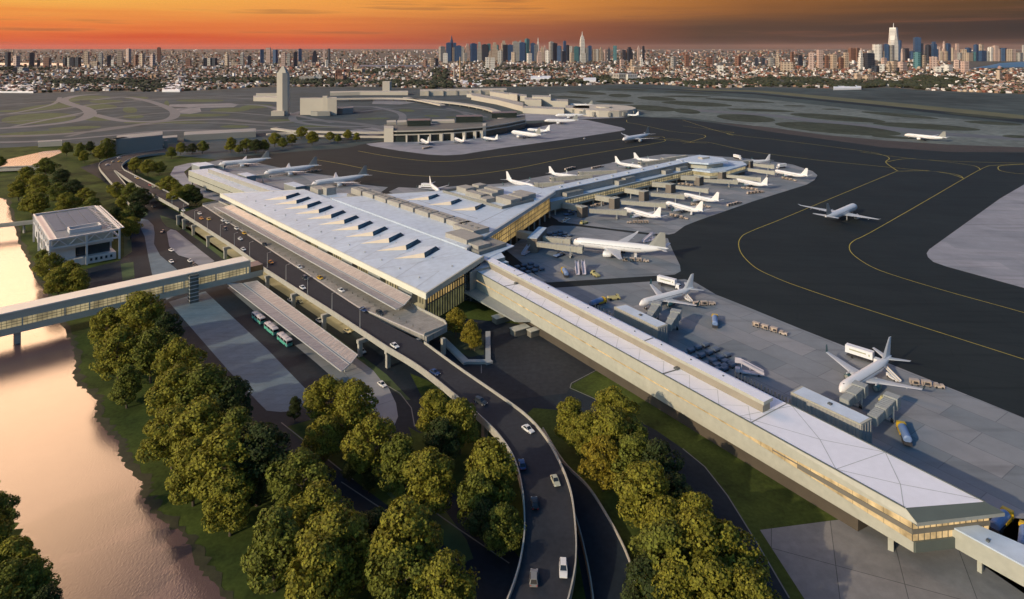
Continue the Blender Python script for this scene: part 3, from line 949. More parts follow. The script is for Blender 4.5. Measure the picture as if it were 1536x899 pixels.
south = empty('concourse', S(105, 10), 'long white-roofed pier with beige side wall running to the lower right corner', 'concourse')
LEN = 209.0
mb = MB()
mb.prism([S(0, 0), S(LEN, 0), S(LEN + 10.5, 19.2), S(0, 19.6)], 12.9, 13.5, 0, top=0)
for l in range(8, 156, 12):
    strip3(mb, S(l, .4, 13.5), S(l + 6, 7.4, 13.5), .13, .03, 1)
    strip3(mb, S(l + 6, 7.4, 13.5), S(l + 12, .4, 13.5), .13, .03, 1)
for (a, b) in (((160, 0.3), (166, 19.3)), ((160, .3), (181, 9.6)), ((181, 9.6), (166, 19.3)), ((181, 9.6), (191, .3)), ((181, 9.6), (195, 19.3)), ((191, .3), (195, 19.3)), ((191, .3), (204, 8.5)), ((204, 8.5), (195, 19.3)), ((204, 8.5), (LEN - .5, .3)), ((204, 8.5), (LEN + 9, 19))):
    strip3(mb, S(*a, 13.5), S(*b, 13.5), .2, .03, 1)
for l in (26, 128):
    strip3(mb, S(l, .2, 13.5), S(l + 1, 7.6, 13.5), .7, .05, 2)
    c = S(l + .5, 7, 13.8); mb.box((c.x, c.y, 13.8), (1.6, 1.6, .6), .6, 2)
wpart(mb, 'roof', [m_roofw, m_seam, m_seamd], south)
mb = MB()   # clerestory spine
mb.prism([S(0, 8), S(163, 8), S(163, 11.8), S(0, 11.8)], 13.5, 16.2, 0)
wpart(mb, 'clerestory', [M('clerestory_wall', (0.27, 0.235, 0.18), 0.6, 0.1, 0.2)], south)
mb = MB()
mb.prism([S(-3, 7.6), S(163.6, 7.6), S(163.6, 12.4), S(-3, 12.4)], 16.2, 17.3, 0, top=1)
for l in (26, 112):
    strip3(mb, S(l, 7.6, 17.3), S(l, 12.4, 17.3), .6, .03, 2)
for l in range(6, 160, 14):
    c = S(l, 10.5, 17.5); mb.box((c.x, c.y, 17.45), (.4, .4, .35), .6, 2)
wpart(mb, 'clerestory_roof', [m_wall, m_roofw, m_seamd], south)
EL = LEN + 3.2
mb = MB()   # side wall: leaning upper panel, glazed slot, lower panel
mb.face([S(0, -.2, 9.3), S(160, -.2, 9.3), S(160, 0, 13.55), S(0, 0, 13.55)])
mb.face([S(160, -.2, 9.3), S(EL, -1.1, 11.7), S(EL, -1.1, 12.2), S(LEN, 0, 13.55), S(160, 0, 13.55)])
mb.face([S(0, 19.6, 4), S(0, 19.6, 13.4), S(LEN + 10, 19.2, 13.4), S(LEN + 10, 19.2, 4)])
mb.face([S(0, -.2, 4), S(0, 19.6, 4), S(0, 19.6, 13.5), S(0, 0, 13.5)])
wpart(mb, 'wall', [m_wall], south)
mb = MB()
mb.face([S(0, -.3, 4.0), S(EL - 1, -.6, 4.0), S(EL - 1, -.6, 6.6), S(160, -.3, 8.85), S(0, -.3, 8.85)])
wpart(mb, 'lower_wall', [m_wall], south)
mb = MB()
mb.face([S(0, -.26, 8.8), S(160, -.26, 8.8), S(160, -.26, 9.32), S(0, -.26, 9.32)])
mb.face([S(160, -.22, 8.8), S(EL - 1.4, -.5, 6.55), S(EL - 1.4, -.5, 11.75), S(160, -.22, 9.4)])
mb.face([S(EL - 1.4, -.5, 6.5), S(LEN + 11.5, 18.8, 6.5), S(LEN + 11.5, 18.8, 11.6), S(EL - 1.4, -.5, 11.6)])
gl = wpart(mb, 'window', [glowmat('lit_glass_amber', (0.12, 0.09, 0.05), (1.0, 0.68, 0.32), 0.62, 0.3)], south)
mb = MB()
for l in range(168, 212, 4):
    t = (l - 160) / (EL - 161.4)
    mb.beam(S(l, -.3 - .26 * t, 9.4 + 2.3 * t), S(l + .01, -.3 - .26 * t, 8.7 - 2.1 * t), .16, .1)
bars(mb, S(EL - 1.4, -.5), S(LEN + 11.5, 18.8), 6.6, 11.5, 1.7, .14, .14)
mb.beam(S(172, -.4, 9.35), S(EL - 1.2, -.75, 9.7), .3, .2, 1)
mb.beam(S(180, -.4, 9.3), S(EL - 1.2, -.75, 9.6), .3, 1.1, 1)
mb.beam(S(EL - 1.2, -.75, 9.6), S(LEN + 11.7, 18.8, 9.6), .3, 1.1, 1)
mb.shift(south.location).build('mullions', [m_mull, m_soffit], gl)
mb = MB()   # end parapet, raked eaves
e0, e1, e2, e3 = S(LEN, 0, 13.58), S(LEN + 10.5, 19.2, 13.58), S(LEN + 14.2, 21.0, 12.2), S(LEN + 3.2, -1.1, 12.2)
mb.face([e0, e3, e2, e1], 1)
mb.face([e3, S(LEN + 3.2, -1.1, 11.3), S(LEN + 14.2, 21, 11.3), e2], 0)
mb.face([S(LEN + 3.2, -1.1, 11.3), S(LEN, 0, 11.3), S(LEN + 9.8, 19.2, 11.3), S(LEN + 14.2, 21, 11.3)], 0)
mb.beam(S(0, -.02, 13.72), S(LEN, -.02, 13.72), .3, .25, 1)
mb.beam(S(164, 19.5, 13.72), S(LEN + 10.5, 19.2, 13.72), .3, .25, 1)
mb.face([e1, e2, S(LEN + 14.2, 21, 11.3), S(LEN, 21, 11.3), S(LEN, 19.2, 13.5)], 0)
mb.face([S(164, 0.2, 13.56), S(164.1, 19.5, 13.56), S(164.5, 19.5, 13.56), S(164.4, 0.2, 13.56)], 0)
wpart(mb, 'parapet', [m_wall2, m_darkgreen], south)
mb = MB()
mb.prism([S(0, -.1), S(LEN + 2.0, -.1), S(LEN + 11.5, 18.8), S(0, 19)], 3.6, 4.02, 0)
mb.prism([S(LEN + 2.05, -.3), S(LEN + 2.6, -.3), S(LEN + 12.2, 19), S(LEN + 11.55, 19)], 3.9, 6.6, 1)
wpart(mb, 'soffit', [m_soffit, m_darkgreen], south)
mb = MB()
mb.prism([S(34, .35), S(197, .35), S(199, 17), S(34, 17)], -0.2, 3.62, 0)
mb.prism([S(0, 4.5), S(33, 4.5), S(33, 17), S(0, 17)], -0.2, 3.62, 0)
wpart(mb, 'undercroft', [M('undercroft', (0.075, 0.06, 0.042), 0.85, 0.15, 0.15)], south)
for l, n in ((LEN - 4, 1.2), (LEN + 3, 14.0)):
    mb = MB()
    c = S(l, n); mb.box((c.x, c.y, 1.7), (1.3, 1.3, 3.9), .97)
    wpart(mb, 'column', m_wall, south)
# connector block between hall and pier
con = empty('link_block', S(-6, 8), 'grey green link block joining the hall corner to the long pier', 'building')
mb = MB()
c_px = [(700, 432), (714, 407), (732, 400)]
mb.prism([AB(-263, 217), AB(-258, 206), S(1, -.5), S(1, 20), S(-16, 20), AB(-272, 228)], -0.2, 14.8, 0, top=1)
wpart(mb, 'wall', [m_wall2, m_roof], con)
mb = MB()
q = [g(727, 383, 16.8), g(744, 369, 16.8), g(757.5, 386, 16.8), g(738, 391, 16.8)]
mb.prism(q, -0.2, 16.8, 0, top=1)
wpart(mb, 'stair_head', [m_wall2, m_roof], con)
# flat canopy wing and steps under the pier's root
wing = empty('flat_canopy', S(20, -4), 'flat beige slab canopy jutting out under the root of the long pier', 'canopy')
mb = MB()
q = [g(694, 437, 5.0), g(772, 481, 5.0), g(806, 481, 5.0), g(722, 430, 5.0)]
mb.prism(q, 4.3, 5.0, 0)
wpart(mb, 'slab', [m_wall2], wing)
for (x, y, w_) in ((752, 474, 4), (780, 492, 4), (803, 494, 3)):
    p = g(x, y, 2.6)
    mb = MB(); mb.box((p.x, p.y, 1.3), (w_ + 4, w_, 2.6), .6)
    wpart(mb, 'entrance_block', [m_soffit], wing)
    mb = MB(); mb.box((p.x, p.y, 2.75), (w_ + 4.6, w_ + .6, .3), .6)
    wpart(mb, 'entrance_roof', [m_wall], wing)
for (x, y) in ((740, 456), (765, 474)):
    p = g(x, y, 2)
    mb = MB(); mb.box((p.x, p.y, 2.1), (1, 1, 4.4), .6)
    wpart(mb, 'post', [m_wall], wing)

# ================================================================== west concourse (short, left)
west = empty('concourse', g(330, 275), 'short white-roofed pier with beige side wall leaving the hall at upper left', 'concourse')
w0, w1 = g(283, 256, 13.5), g(372, 289.5, 13.5)
wd = (w1 - w0); wd.z = 0; wl = wd.length; wd.normalize(); wn = Vector((-wd.y, wd.x, 0))


def WQ(l, n, z=0.0):
    p = w0 + wd * l + wn * n
    return Vector((p.x, p.y, z))


wl += 14
mb = MB()
mb.prism([WQ(0, 0), WQ(wl, 0), WQ(wl, 24), WQ(3, 22)], 12.9, 13.5, 0)
for l in range(10, int(wl) - 8, 14):
    strip3(mb, WQ(l, .4, 13.5), WQ(l + 7, 7.5, 13.5), .14, .03, 1)
    strip3(mb, WQ(l + 7, 7.5, 13.5), WQ(l + 14, .4, 13.5), .14, .03, 1)
wpart(mb, 'roof', [m_roof, m_seam], west)
mb = MB()
mb.prism([WQ(24, 9), WQ(wl + 40, 9), WQ(wl + 40, 13.6), WQ(24, 13.6)], 13.5, 17.0, 0, top=1)
wpart(mb, 'clerestory', [m_mech, m_roof], west)
mb = MB()
mb.face([WQ(0, -.2, 4), WQ(wl, -.2, 4), WQ(wl, -.2, 8.4), WQ(0, -.2, 8.4)])
mb.face([WQ(0, -.2, 8.9), WQ(wl, -.2, 8.9), WQ(wl, 0, 13.5), WQ(0, 0, 13.5)])
mb.face([WQ(0, -.2, 4), WQ(0, -.2, 13.5), WQ(3, 22, 13.5), WQ(3, 22, 4)])
mb.face([WQ(3, 22, 4), WQ(3, 22, 13.5), WQ(wl, 24, 13.5), WQ(wl, 24, 4)])
mb.prism([WQ(0, 0), WQ(wl, 0), WQ(wl, 23), WQ(3, 21)], 3.6, 4.0)
wpart(mb, 'wall', [m_wall], west)
mb = MB()
mb.face([WQ(0, .0, 8.4), WQ(wl, .0, 8.4), WQ(wl, .0, 8.9), WQ(0, .0, 8.9)])
wpart(mb, 'window', [m_dglass], west)
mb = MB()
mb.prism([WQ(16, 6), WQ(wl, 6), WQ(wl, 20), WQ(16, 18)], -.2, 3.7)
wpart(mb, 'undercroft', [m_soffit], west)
for l in (4, 40, 80, 110):
    mb = MB(); c = WQ(l, 1.8); mb.box((c.x, c.y, 1.7), (1.4, 1.4, 3.9), .8)
    wpart(mb, 'column', m_wall, west)

# ================================================================== middle concourse
mid = empty('concourse', AB(-352, 450), 'middle pier with stepped white roofs lined by boarding bridges, ending in a pavilion', 'concourse')
mb = MB()
mb.prism([AB(-369, 356), AB(-346, 356), AB(-346, 560), AB(-369, 560)], 4.2, 11.0, 0, top=1)
wpart(mb, 'wall', [m_wall, m_roof], mid)
mb = MB()
wall(mb, AB(-345.85, 372), AB(-345.85, 558), 6.0, 9.4, 0)
wpart(mb, 'window', [m_glow2], mid)
mb = MB()
bars(mb, AB(-345.8, 372), AB(-345.8, 558), 6.0, 9.4, 3.1, .3, .25, (7.6,))
wpart(mb, 'mullions', m_mull, mid)
mb = MB()
mb.prism([AB(-364, 352), AB(-353.5, 352), AB(-353.5, 560), AB(-364, 560)], 11.0, 16.4, 0, top=1)
wpart(mb, 'spine', [m_mech, m_roof], mid)
mb = MB()
mb.prism([AB(-365, 350), AB(-352.6, 350), AB(-352.6, 562), AB(-365, 562)], 16.4, 17.0, 0)
for b in range(370, 560, 22):
    strip3(mb, AB(-365, b, 17), AB(-352.6, b + 4, 17), .25, .03, 1)
    c = AB(-358, b + 10); mb.box((c.x, c.y, 17.4), (2, 2, .8), .8, 1)
wpart(mb, 'roof', [m_roof, m_seam], mid)
for (b, L, h, a0, a1) in ((376, 20, 14.4, -352.8, -347.5), (442, 9, 14.6, -353, -347.5), (452, 14, 15.6, -353, -348), (512, 12, 14.6, -352.8, -347.5), (536, 14, 14.2, -352.8, -347.5)):
    mb = MB()
    mb.prism([AB(a0, b), AB(a1, b), AB(a1, b + L), AB(a0, b + L)], 11.03, h, 0, top=1)
    wpart(mb, 'plant_box', [m_mech, m_mechd], mid)
for b in (390, 452, 516):
    mb = MB()
    mb.prism([AB(-374, b), AB(-365.2, b), AB(-365.2, b + 16), AB(-374, b + 16)], 11.03, 14.0, 0, top=1)
    wpart(mb, 'plant_box', [m_wall, m_roof], mid)
mb = MB()
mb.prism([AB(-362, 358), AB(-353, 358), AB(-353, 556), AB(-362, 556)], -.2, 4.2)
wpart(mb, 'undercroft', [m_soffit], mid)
for i in range(14):
    mb = MB()
    c = AB(-347, 362 + i * 15.2); mb.box((c.x, c.y, 2), (.9, .9, 4.6), .8)
    wpart(mb, 'column', m_wall, mid)
mb = MB()   # end pavilion: two stacked faceted roofs
low_ = [(-376, 558), (-346, 556), (-329, 558.5), (-322, 575), (-324, 618), (-335, 630), (-370, 618), (-376, 600)]
mb.prism([AB(*p) for p in low_], 4.0, 9.6, 0); mb.prism([AB(-350 + (a + 350) * 1.05, 594 + (b - 594) * 1.04) for a, b in low_], 9.6, 11.0, 1)
up_ = [(-364, 564), (-350, 562), (-338, 568), (-333, 590), (-343, 600), (-363, 599)]
mb.prism([AB(*p) for p in up_], 11.0, 15.6, 0)
mb.prism([AB(-350 + (a + 350) * 1.3, 582 + (b - 582) * 1.2) for a, b in up_], 15.6, 17.2, 1)
c = AB(-352, 586); mb.box((c.x, c.y, 18.0), (10, 6, 1.7), .5, 2, top=1)
wpart(mb, 'end_pavilion', [m_wall, m_roof, m_mech], mid)
mb = MB()
for (p, q) in ((AB(-345.9, 555.9), AB(-328.8, 558.4)), (AB(-328.8, 558.4), AB(-321.8, 575)), (AB(-321.8, 575), AB(-323.8, 618))):
    wall(mb, p, q, 6.2, 9.2, 0)
wpart(mb, 'pavilion_window', [m_glow2], mid)
for (a, b) in ((-340, 558), (-330, 568), (-328, 580), (-328, 596), (-328, 610), (-355, 558)):
    mb = MB(); c = AB(a, b); mb.box((c.x, c.y, 1.9), (1, 1, 4.3), .8)
    wpart(mb, 'column', m_wall, mid)

# ================================================================== raised roadway
ST = [((247, 222.5), (250, 229), 1.2), ((195, 230), (216, 232.5), 3.0), ((170, 236), (198, 237), 4.2), ((153, 241.5), (187, 243), 5.2), ((148, 248), (183, 248.5), 6.0), ((151, 255), (187, 254.5), 6.6)]
MAIN = [((172, 255.3), (187, 254.5), 6.6), ((190, 267.5), (208, 265), 7.4), ((210, 280.5), (233, 277.5), 8.0), ((240, 297), (262, 292.5), 8.5), ((268, 312.5), (284, 306), 8.7)]
MAIN2 = [((271, 318), (304, 307.5), 8.7), ((350, 368), (386, 361), 8.7), ((400, 404), (440, 396), 8.7), ((500, 467), (537, 459), 8.7), ((581, 520), (637, 512), 8.7)]
NEAR = [((581, 520), (637, 512), 8.7), ((630, 550), (688, 549), 8.5), ((690, 598), (745, 588), 8.2), ((727, 630), (789, 620), 7.9), ((752, 657), (818, 652), 7.6), ((772, 690), (840, 690), 7.3), ((783, 735), (857, 735), 7.0),
        ((786, 787), (864, 787), 6.7), ((781, 830), (865, 830), 6.5), ((772, 865), (861, 865), 6.3), ((757, 905), (850, 910), 6.1), ((735, 960), (832, 970), 6.0), ((700, 1050), (800, 1070), 6.0)]
RAMP = [((151, 255), (171.5, 255.3), 6.6), ((163, 269), (182, 268), 5.4), ((180, 288), (196, 284), 3.6), ((196, 308), (212, 301), 1.4)]
viad = empty('elevated_roadway', g(480, 470), 'raised concrete departures roadway curving from the far left to the bottom edge', 'viaduct')


def edges(sts, n):
    L = spline([g(p[0], p[1], z + 1.0) - Vector((0, 0, 1.0)) for p, q, z in sts], n)
    Q = spline([g(q[0], q[1], z + 1.0) - Vector((0, 0, 1.0)) for p, q, z in sts], n)
    return L, Q


def rail(mb, pts, side, h=1.0, t=0.35, mi=0, down=1.5):
    inn = offset_line(pts, -t * side)
    for k in range(len(pts) - 1):
        a, b, c, d = pts[k], pts[k + 1], inn[k + 1], inn[k]
        zu = Vector((0, 0, h)); zd = Vector((0, 0, -down))
        mb.face([a + zd, b + zd, b + zu, a + zu] if side > 0 else [b + zd, a + zd, a + zu, b + zu], mi)
        mb.face([a + zu, b + zu, c + zu, d + zu], mi)
        mb.face([d, d + zu, c + zu, c], mi)


deckm = MB()
slabm = MB()
railsL, railsR = MB(), MB()
for sts, n, l, r_ in ((ST, 6, 1, 1), (MAIN, 5, 1, 1), (MAIN2, 2, 1, 0), (NEAR, 6, 1, 1), (RAMP, 5, 1, 1)):
    L, Q = edges(sts, n)
    for k in range(len(L) - 1):
        deckm.face([L[k], Q[k], Q[k + 1], L[k + 1]][::1])
        dz = Vector((0, 0, -1.5))
        slabm.face([L[k] + dz, L[k + 1] + dz, Q[k + 1] + dz, Q[k] + dz])
        if not r_:
            slabm.face([Q[k] + dz, Q[k], Q[k + 1], Q[k + 1] + dz])
    for q, on, sd_ in ((L, l, -1), (Q, r_, 1)):
        if on:
            mb = MB(); rail(mb, q, sd_); wpart(mb, 'parapet', [m_conc], viad)
wpart(deckm, 'road_deck', [m_deck], viad)
wpart(slabm, 'deck_slab', [m_conc], viad)
# kerbside platform in front of the hall
mb = MB()
plat = [g(304, 307.5, 8.85), g(440, 396.5, 8.85), g(537, 460, 8.85), g(636, 503, 8.85), g(640, 506, 8.85), g(669, 491, 8.85), g(667, 484, 8.85), g(612, 456, 8.85), AB(-300, 173, 8.85), AB(-500, 171, 8.85), g(328, 303, 8.85)]
mb.prism(plat, 6.6, 8.86, 0)
wpart(mb, 'kerb_platform', [brickmat('platform_paving', (0.26, 0.245, 0.22), (0.31, 0.29, 0.26), (0.2, 0.19, 0.17), 3, 1.5, 0.05, R(-47.6), nscale=.2)], viad)
mb = MB()
pe = [g(636, 504, 8.86), g(670, 490, 8.86), g(667, 484, 8.86), g(612, 456, 8.86)]
for k in range(3):
    mb.beam(pe[k] + Vector((0, 0, 1.1)), pe[k + 1] + Vector((0, 0, 1.1)), .35, 3.4)
pw = [g(304, 307, 8.86), g(328, 303, 8.86), AB(-500, 171, 8.86)]
for k in range(2):
    mb.beam(pw[k] + Vector((0, 0, 1.0)), pw[k + 1] + Vector((0, 0, 1.0)), .3, 2.8)
for p, q in ((g(304, 307.5, 8.9), g(440, 396.5, 8.9)), (g(440, 396.5, 8.9), g(537, 460, 8.9)), (g(537, 460, 8.9), g(636, 503, 8.9))):
    mb.beam(p, q, .5, .25, 1)
for k in range(46):       # bollards along the kerb
    p = g(304, 307.5, 8.86).lerp(g(440, 396.5, 8.86), k / 22) if k < 22 else g(440, 396.5, 8.86).lerp(g(636, 503, 8.86), (k - 22) / 24)
    p = p + Vector((VX, VY, 0)) * 1.6
    mb.box((p.x, p.y, 9.3), (.3, .3, .9), 0, 2)
wpart(mb, 'platform_edge', [m_conc, M('kerb_pale', (.55, .5, .45), .7, .05, .5), m_mull], viad)
for i, (x, y) in enumerate([(267, 337.5), (276, 343.5), (290, 353), (312, 370), (338, 388), (401, 433), (440, 462), (486, 494.5), (540, 534.5), (582, 551)]):
    b = g(x, y)
    mb = MB()
    for k in ((0, 15.5) if i > 1 else (0, 9)):
        mb.box((b.x + VX * k, b.y + VY * k, 3.2), (1.7, 1.4, 6.8), math.atan2(VY, VX))
    e = b + Vector((VX, VY, 0)) * (16.5 if i > 1 else 10)
    s = b - Vector((VX, VY, 0)) * 1.2
    mb.beam((s.x, s.y, 7.05), (e.x, e.y, 7.05), 1.7, 1.5)
    wpart(mb, 'pier', [m_conc], viad)
for (x, y) in ((665, 531), (640, 517), (727, 655), (760, 700)):
    b = g(x, y)
    mb = MB(); mb.box((b.x, b.y, 3.2), (1.6, 1.6, 6.9), .7)
    wpart(mb, 'pier', [m_conc], viad)
# lamps under the deck that light the lower road (warm), and their tubes
low = empty('service_frontage', AB(-380, 170), 'warmly lit ground level frontage wall in the shade under the raised roadway', 'wall')
mb = MB()
wall(mb, AB(-500, 163), AB(-262, 163), -.2, 6.4)
mb.face([AB(-500, 163, 6.4), AB(-262, 163, 6.4), AB(-262, 170, 6.4), AB(-500, 170, 6.4)])
wpart(mb, 'wall', [M('frontage', (0.42, 0.38, 0.24), 0.7, 0.08, 0.1)], low)
m_tube = M('lamp_tube', (.9, .9, .8), .4, 0, emit=(1.0, 0.8, 0.42), estr=4.0)
mb = MB()
for i in range(18):
    p = AB(-488 + i * 13, 146)
    mb.box((p.x, p.y, 6.85), (4.5, .5, .2), math.atan2(UY, UX))
wpart(mb, 'strip_lamps', [m_tube], viad)
for i in range(6):
    ld = bpy.data.lights.new('underdeck_lamp', 'AREA')
    ld.shape = 'RECTANGLE'; ld.size = 36; ld.size_y = 8; ld.energy = 1700; ld.color = (1.0, 0.80, 0.42)
    lo = bpy.data.objects.new('underdeck_lamp', ld); col.objects.link(lo)
    lo.parent = viad
    p = AB(-476 + i * 40, 146, 6.5)
    lo.location = p - viad.location
    lo.rotation_euler = (0, 0, math.atan2(UY, UX))

# lower right slip road with its own low walls
slip = empty('slip_road', g(900, 760), 'walled slip road climbing beside the curve at the bottom', 'road ramp')
mb, dk = MB(), MB()
SLP = [((800, 640), (815, 640), .2), ((828, 700), (846, 690), .5), ((852, 745), (882, 726), .8), ((868, 790), (910, 768), 1.0), ((880, 840), (936, 816), 1.2), ((887, 880), (952, 860), 1.4), ((889, 905), (959, 900), 1.5), ((886, 970), (968, 970), 1.6), ((875, 1060), (966, 1060), 1.6)]
L, Q = edges(SLP, 5)
for k in range(len(L) - 1):
    dk.face([L[k], Q[k], Q[k + 1], L[k + 1]])
rail(mb, L, -1, .8, .3, 0, 2)
wpart(dk, 'road_deck', [m_road], slip)
wpart(mb, 'parapet', [m_conc], slip)
mb = MB(); rail(mb, Q, 1, .8, .3, 0, 2)
wpart(mb, 'parapet', [m_conc], slip)

# ================================================================== canopies
cano = empty('kerb_canopy', g(470, 380, 9), 'long pinkish panelled canopy over the departures kerb with a central gutter', 'canopy')
k0, k1 = g(594, 464, 13.0), g(321, 310.5, 13.0)
r0, r1_ = g(616.5, 445.5, 13.6), g(347, 307, 13.6)
m0, m1 = k0.lerp(r0, .46), k1.lerp(r1_, .46)
m2, m3 = k0.lerp(r0, .54), k1.lerp(r1_, .54)
for z, pts in ((12.2, (m0, m1, m2, m3)),):
    for p in pts: p.z = z
mb = MB()
for q in ((k0, m0, m1, k1), (m2, r0, r1_, m3)):
    mb.face(list(q), 0)
    mb.face([p - Vector((0, 0, .3)) for p in q[::-1]], 0)
wpart(mb, 'panels', [m_canopy], cano)
mb = MB()
mb.face([m0 + Vector((0, 0, .02)), m2 + Vector((0, 0, .02)), m3 + Vector((0, 0, .02)), m1 + Vector((0, 0, .02))], 0)
mb.face([m1 - Vector((0, 0, .4)), m3 - Vector((0, 0, .4)), m2 - Vector((0, 0, .4)), m0 - Vector((0, 0, .4))], 0)
wpart(mb, 'gutter', [m_gutter], cano)
mb = MB()
for a, b in ((k0, k1), (k0, m0), (m2, r0), (r0, r1_), (k1, m1), (m3, r1_), (m0, m1), (m2, m3)):
    mb.beam(a + Vector((0, 0, .12)), b + Vector((0, 0, .12)), .35, .5)
wpart(mb, 'edge_beam', [m_steel], cano)
for i in range(15):
    t = (i + .25) / 15
    mb = MB()
    p = m0.lerp(m1, t).lerp(m2.lerp(m3, t), .5)
    mb.box((p.x, p.y, 10.4), (.55, .55, 3.2), .8)
    wpart(mb, 'post', [m_steel], cano)

shel = empty('bus_canopy', g(440, 480), 'long pinkish panelled bus canopy with blue central gutter beside the parked buses', 'canopy')
k0, k1, r0, r1_ = g(512, 557, 5.2), g(341, 425.5, 5.2), g(536.5, 532.5, 5.2), g(385.5, 421.5, 5.2)
m0, m1, m2, m3 = k0.lerp(r0, .47), k1.lerp(r1_, .47), k0.lerp(r0, .56), k1.lerp(r1_, .56)
for p in (m0, m1, m2, m3): p.z = 4.6
mb = MB()
for q in ((k0, m0, m1, k1), (m2, r0, r1_, m3)):
    mb.face(list(q), 0)
    mb.face([p - Vector((0, 0, .25)) for p in q[::-1]], 0)
wpart(mb, 'panels', [m_canopy], shel)
mb = MB()
for i in range(40):
    t = (i + .5) / 40
    mb.beam(k0.lerp(k1, t) + Vector((0, 0, .06)), m0.lerp(m1, t) + Vector((0, 0, .06)), .14, .12)
    mb.beam(r0.lerp(r1_, t) + Vector((0, 0, .06)), m2.lerp(m3, t) + Vector((0, 0, .06)), .14, .12)
for a, b in ((k0, k1), (k0, m0), (m2, r0), (r0, r1_), (k1, m1), (m3, r1_), (m0, m1), (m2, m3)):
    mb.beam(a + Vector((0, 0, .14)), b + Vector((0, 0, .14)), .3, .42)
wpart(mb, 'edge_beam', [m_steel], shel)
mb = MB()
mb.face([m0, m2, m3, m1], 0)
mb.face([p - Vector((0, 0, .3)) for p in (m1, m3, m2, m0)], 0)
wpart(mb, 'gutter', [m_gutter], shel)
for i in range(12):
    t = (i + .4) / 12
    mb = MB(); p = m0.lerp(m1, t).lerp(m2.lerp(m3, t), .5)
    mb.box((p.x, p.y, 2.2), (.45, .45, 4.6), .8)
    wpart(mb, 'post', [m_steel], shel)

# ================================================================== pedestrian bridge over the river
br = empty('pedestrian_bridge', g(200, 470), 'long enclosed footbridge with glowing window band crossing from the river to the roadway', 'footbridge')
B1 = g(375, 390, 15.0); B1.z = 0
vb_ = Vector((0.745, 0.667, 0)); un = Vector((-0.667, 0.745, 0))


def BQ(l, n, z=0.0):
    p = B1 - vb_ * l + un * n
    return Vector((p.x, p.y, z))


BL = 190.0
mb = MB()
mb.prism([BQ(0, -.3), BQ(BL, -.3), BQ(BL, 8.9), BQ(0, 8.9)], 14.4, 15.0, 0)
wpart(mb, 'roof', [M('cream_roof', (.74, .67, .56), .55, .04, .1)], br)
mb = MB()
mb.prism([BQ(0, 0), BQ(BL, 0), BQ(BL, .3), BQ(0, .3)], 11.4, 14.5)
mb.prism([BQ(-7, 0), BQ(BL, 0), BQ(BL, .3), BQ(-7, .3)], 5.0, 8.0)
mb.prism([BQ(0, 8.3), BQ(BL, 8.3), BQ(BL, 8.6), BQ(0, 8.6)], 5.0, 14.5)
mb.prism([BQ(-7, .3), BQ(BL, .3), BQ(BL, 8.3), BQ(-7, 8.3)], 4.9, 5.4)
mb.prism([BQ(-.2, -.2), BQ(.6, -.2), BQ(.6, 8.8), BQ(-.2, 8.8)], 8.0, 15.1)
wpart(mb, 'wall', [M('bridge_cladding', (.50, .46, .36), .5, .06, .2)], br)
mb = MB()
wall(mb, BQ(BL, .12), BQ(0, .12), 8.0, 11.4)
w_ = wpart(mb, 'window', [m_glow2], br)
mb = MB()
bars(mb, BQ(BL, .1), BQ(0, .1), 8.0, 11.4, 1.8, .14, .14, (9.2, 10.3))
mb.shift(br.location).build('mullions', [m_mull], w_)
mb = MB()
for k in range(14):
    p = BQ(2 + k * 13.5 + (k % 3) * 2, -.1); mb.box((p.x, p.y, 9.7), (.5, .5, 3.4), .73)
wpart(mb, 'window_post', [m_wall], br)
mb = MB()
mb.prism([BQ(-7, .2), BQ(0, .2), BQ(0, 8.4), BQ(-7, 8.4)], 8.0, 11.0)
wpart(mb, 'end_lobby', [M('amber_glass', (0.22, 0.12, 0.05), 0.25, 0.2, 0.4)], br)
mb = MB()
p = g(290, 453); mb.box((p.x, p.y, 7.0), (4.2, 3.4, 14.2), .73)
for k in range(7):
    mb.box((p.x, p.y, 1.4 + k * 1.9), (4.5, 3.7, .35), .73, 1)
wpart(mb, 'lift_tower', [M('smoked_glass', (0.12, 0.125, 0.11), .25, .3, .5), m_steel], br)
for l in (60, 100, 140):
    mb = MB(); c = BQ(l, 4.3); mb.box((c.x, c.y, 2.0), (2.2, 6.5, 6.2), .73)
    wpart(mb, 'pier', [m_conc], br)

# ================================================================== pavilion by the river
pav = empty('station_building', g(130, 390), 'white framed cube of a station building with trussed eaves by the river', 'building')
pa = g(75, 360, 18.5); pa.z = 0
pv, pu = Vector((.741, .672, 0)), Vector((-.672, .741, 0))


def PQ(i, j, z=0.0):
    p = pa + pv * i + pu * j
    return Vector((p.x, p.y, z))


WI, LJ = 35.0, 78.0
m_frame = M('white_frame', (0.56, 0.54, 0.525), 0.5, .05, .2)
mb = MB()
mb.prism([PQ(1.5, 1.5), PQ(WI - 1.5, 1.5), PQ(WI - 4, LJ - 2), PQ(1.5, LJ - 2)], -.2, 4.2, 0)
mb.prism([PQ(14, 6), PQ(WI - 4, 6), PQ(WI - 4, LJ - 2), PQ(14, LJ - 2)], 4.2, 11.0, 2)
mb.prism([PQ(.4, 4.5), PQ(13, 4.5), PQ(13, LJ - 1), PQ(.4, LJ - 1)], 4.25, 11.0, 0)
mb.prism([PQ(.4, 1.6), PQ(WI - 3, 1.6), PQ(WI - 3, LJ - 1), PQ(.4, LJ - 1)], 11.0, 17.4, 0)
mb.prism([PQ(1.2, 1.2), PQ(WI - 3.4, 1.2), PQ(WI - 3.4, 1.55), PQ(1.2, 1.55)], 13.4, 17.35, 1)  # strip behind the truss in darker panel, its shade put into the colour
wpart(mb, 'wall', [m_frame, m_wall, m_dglass], pav)
mb = MB()
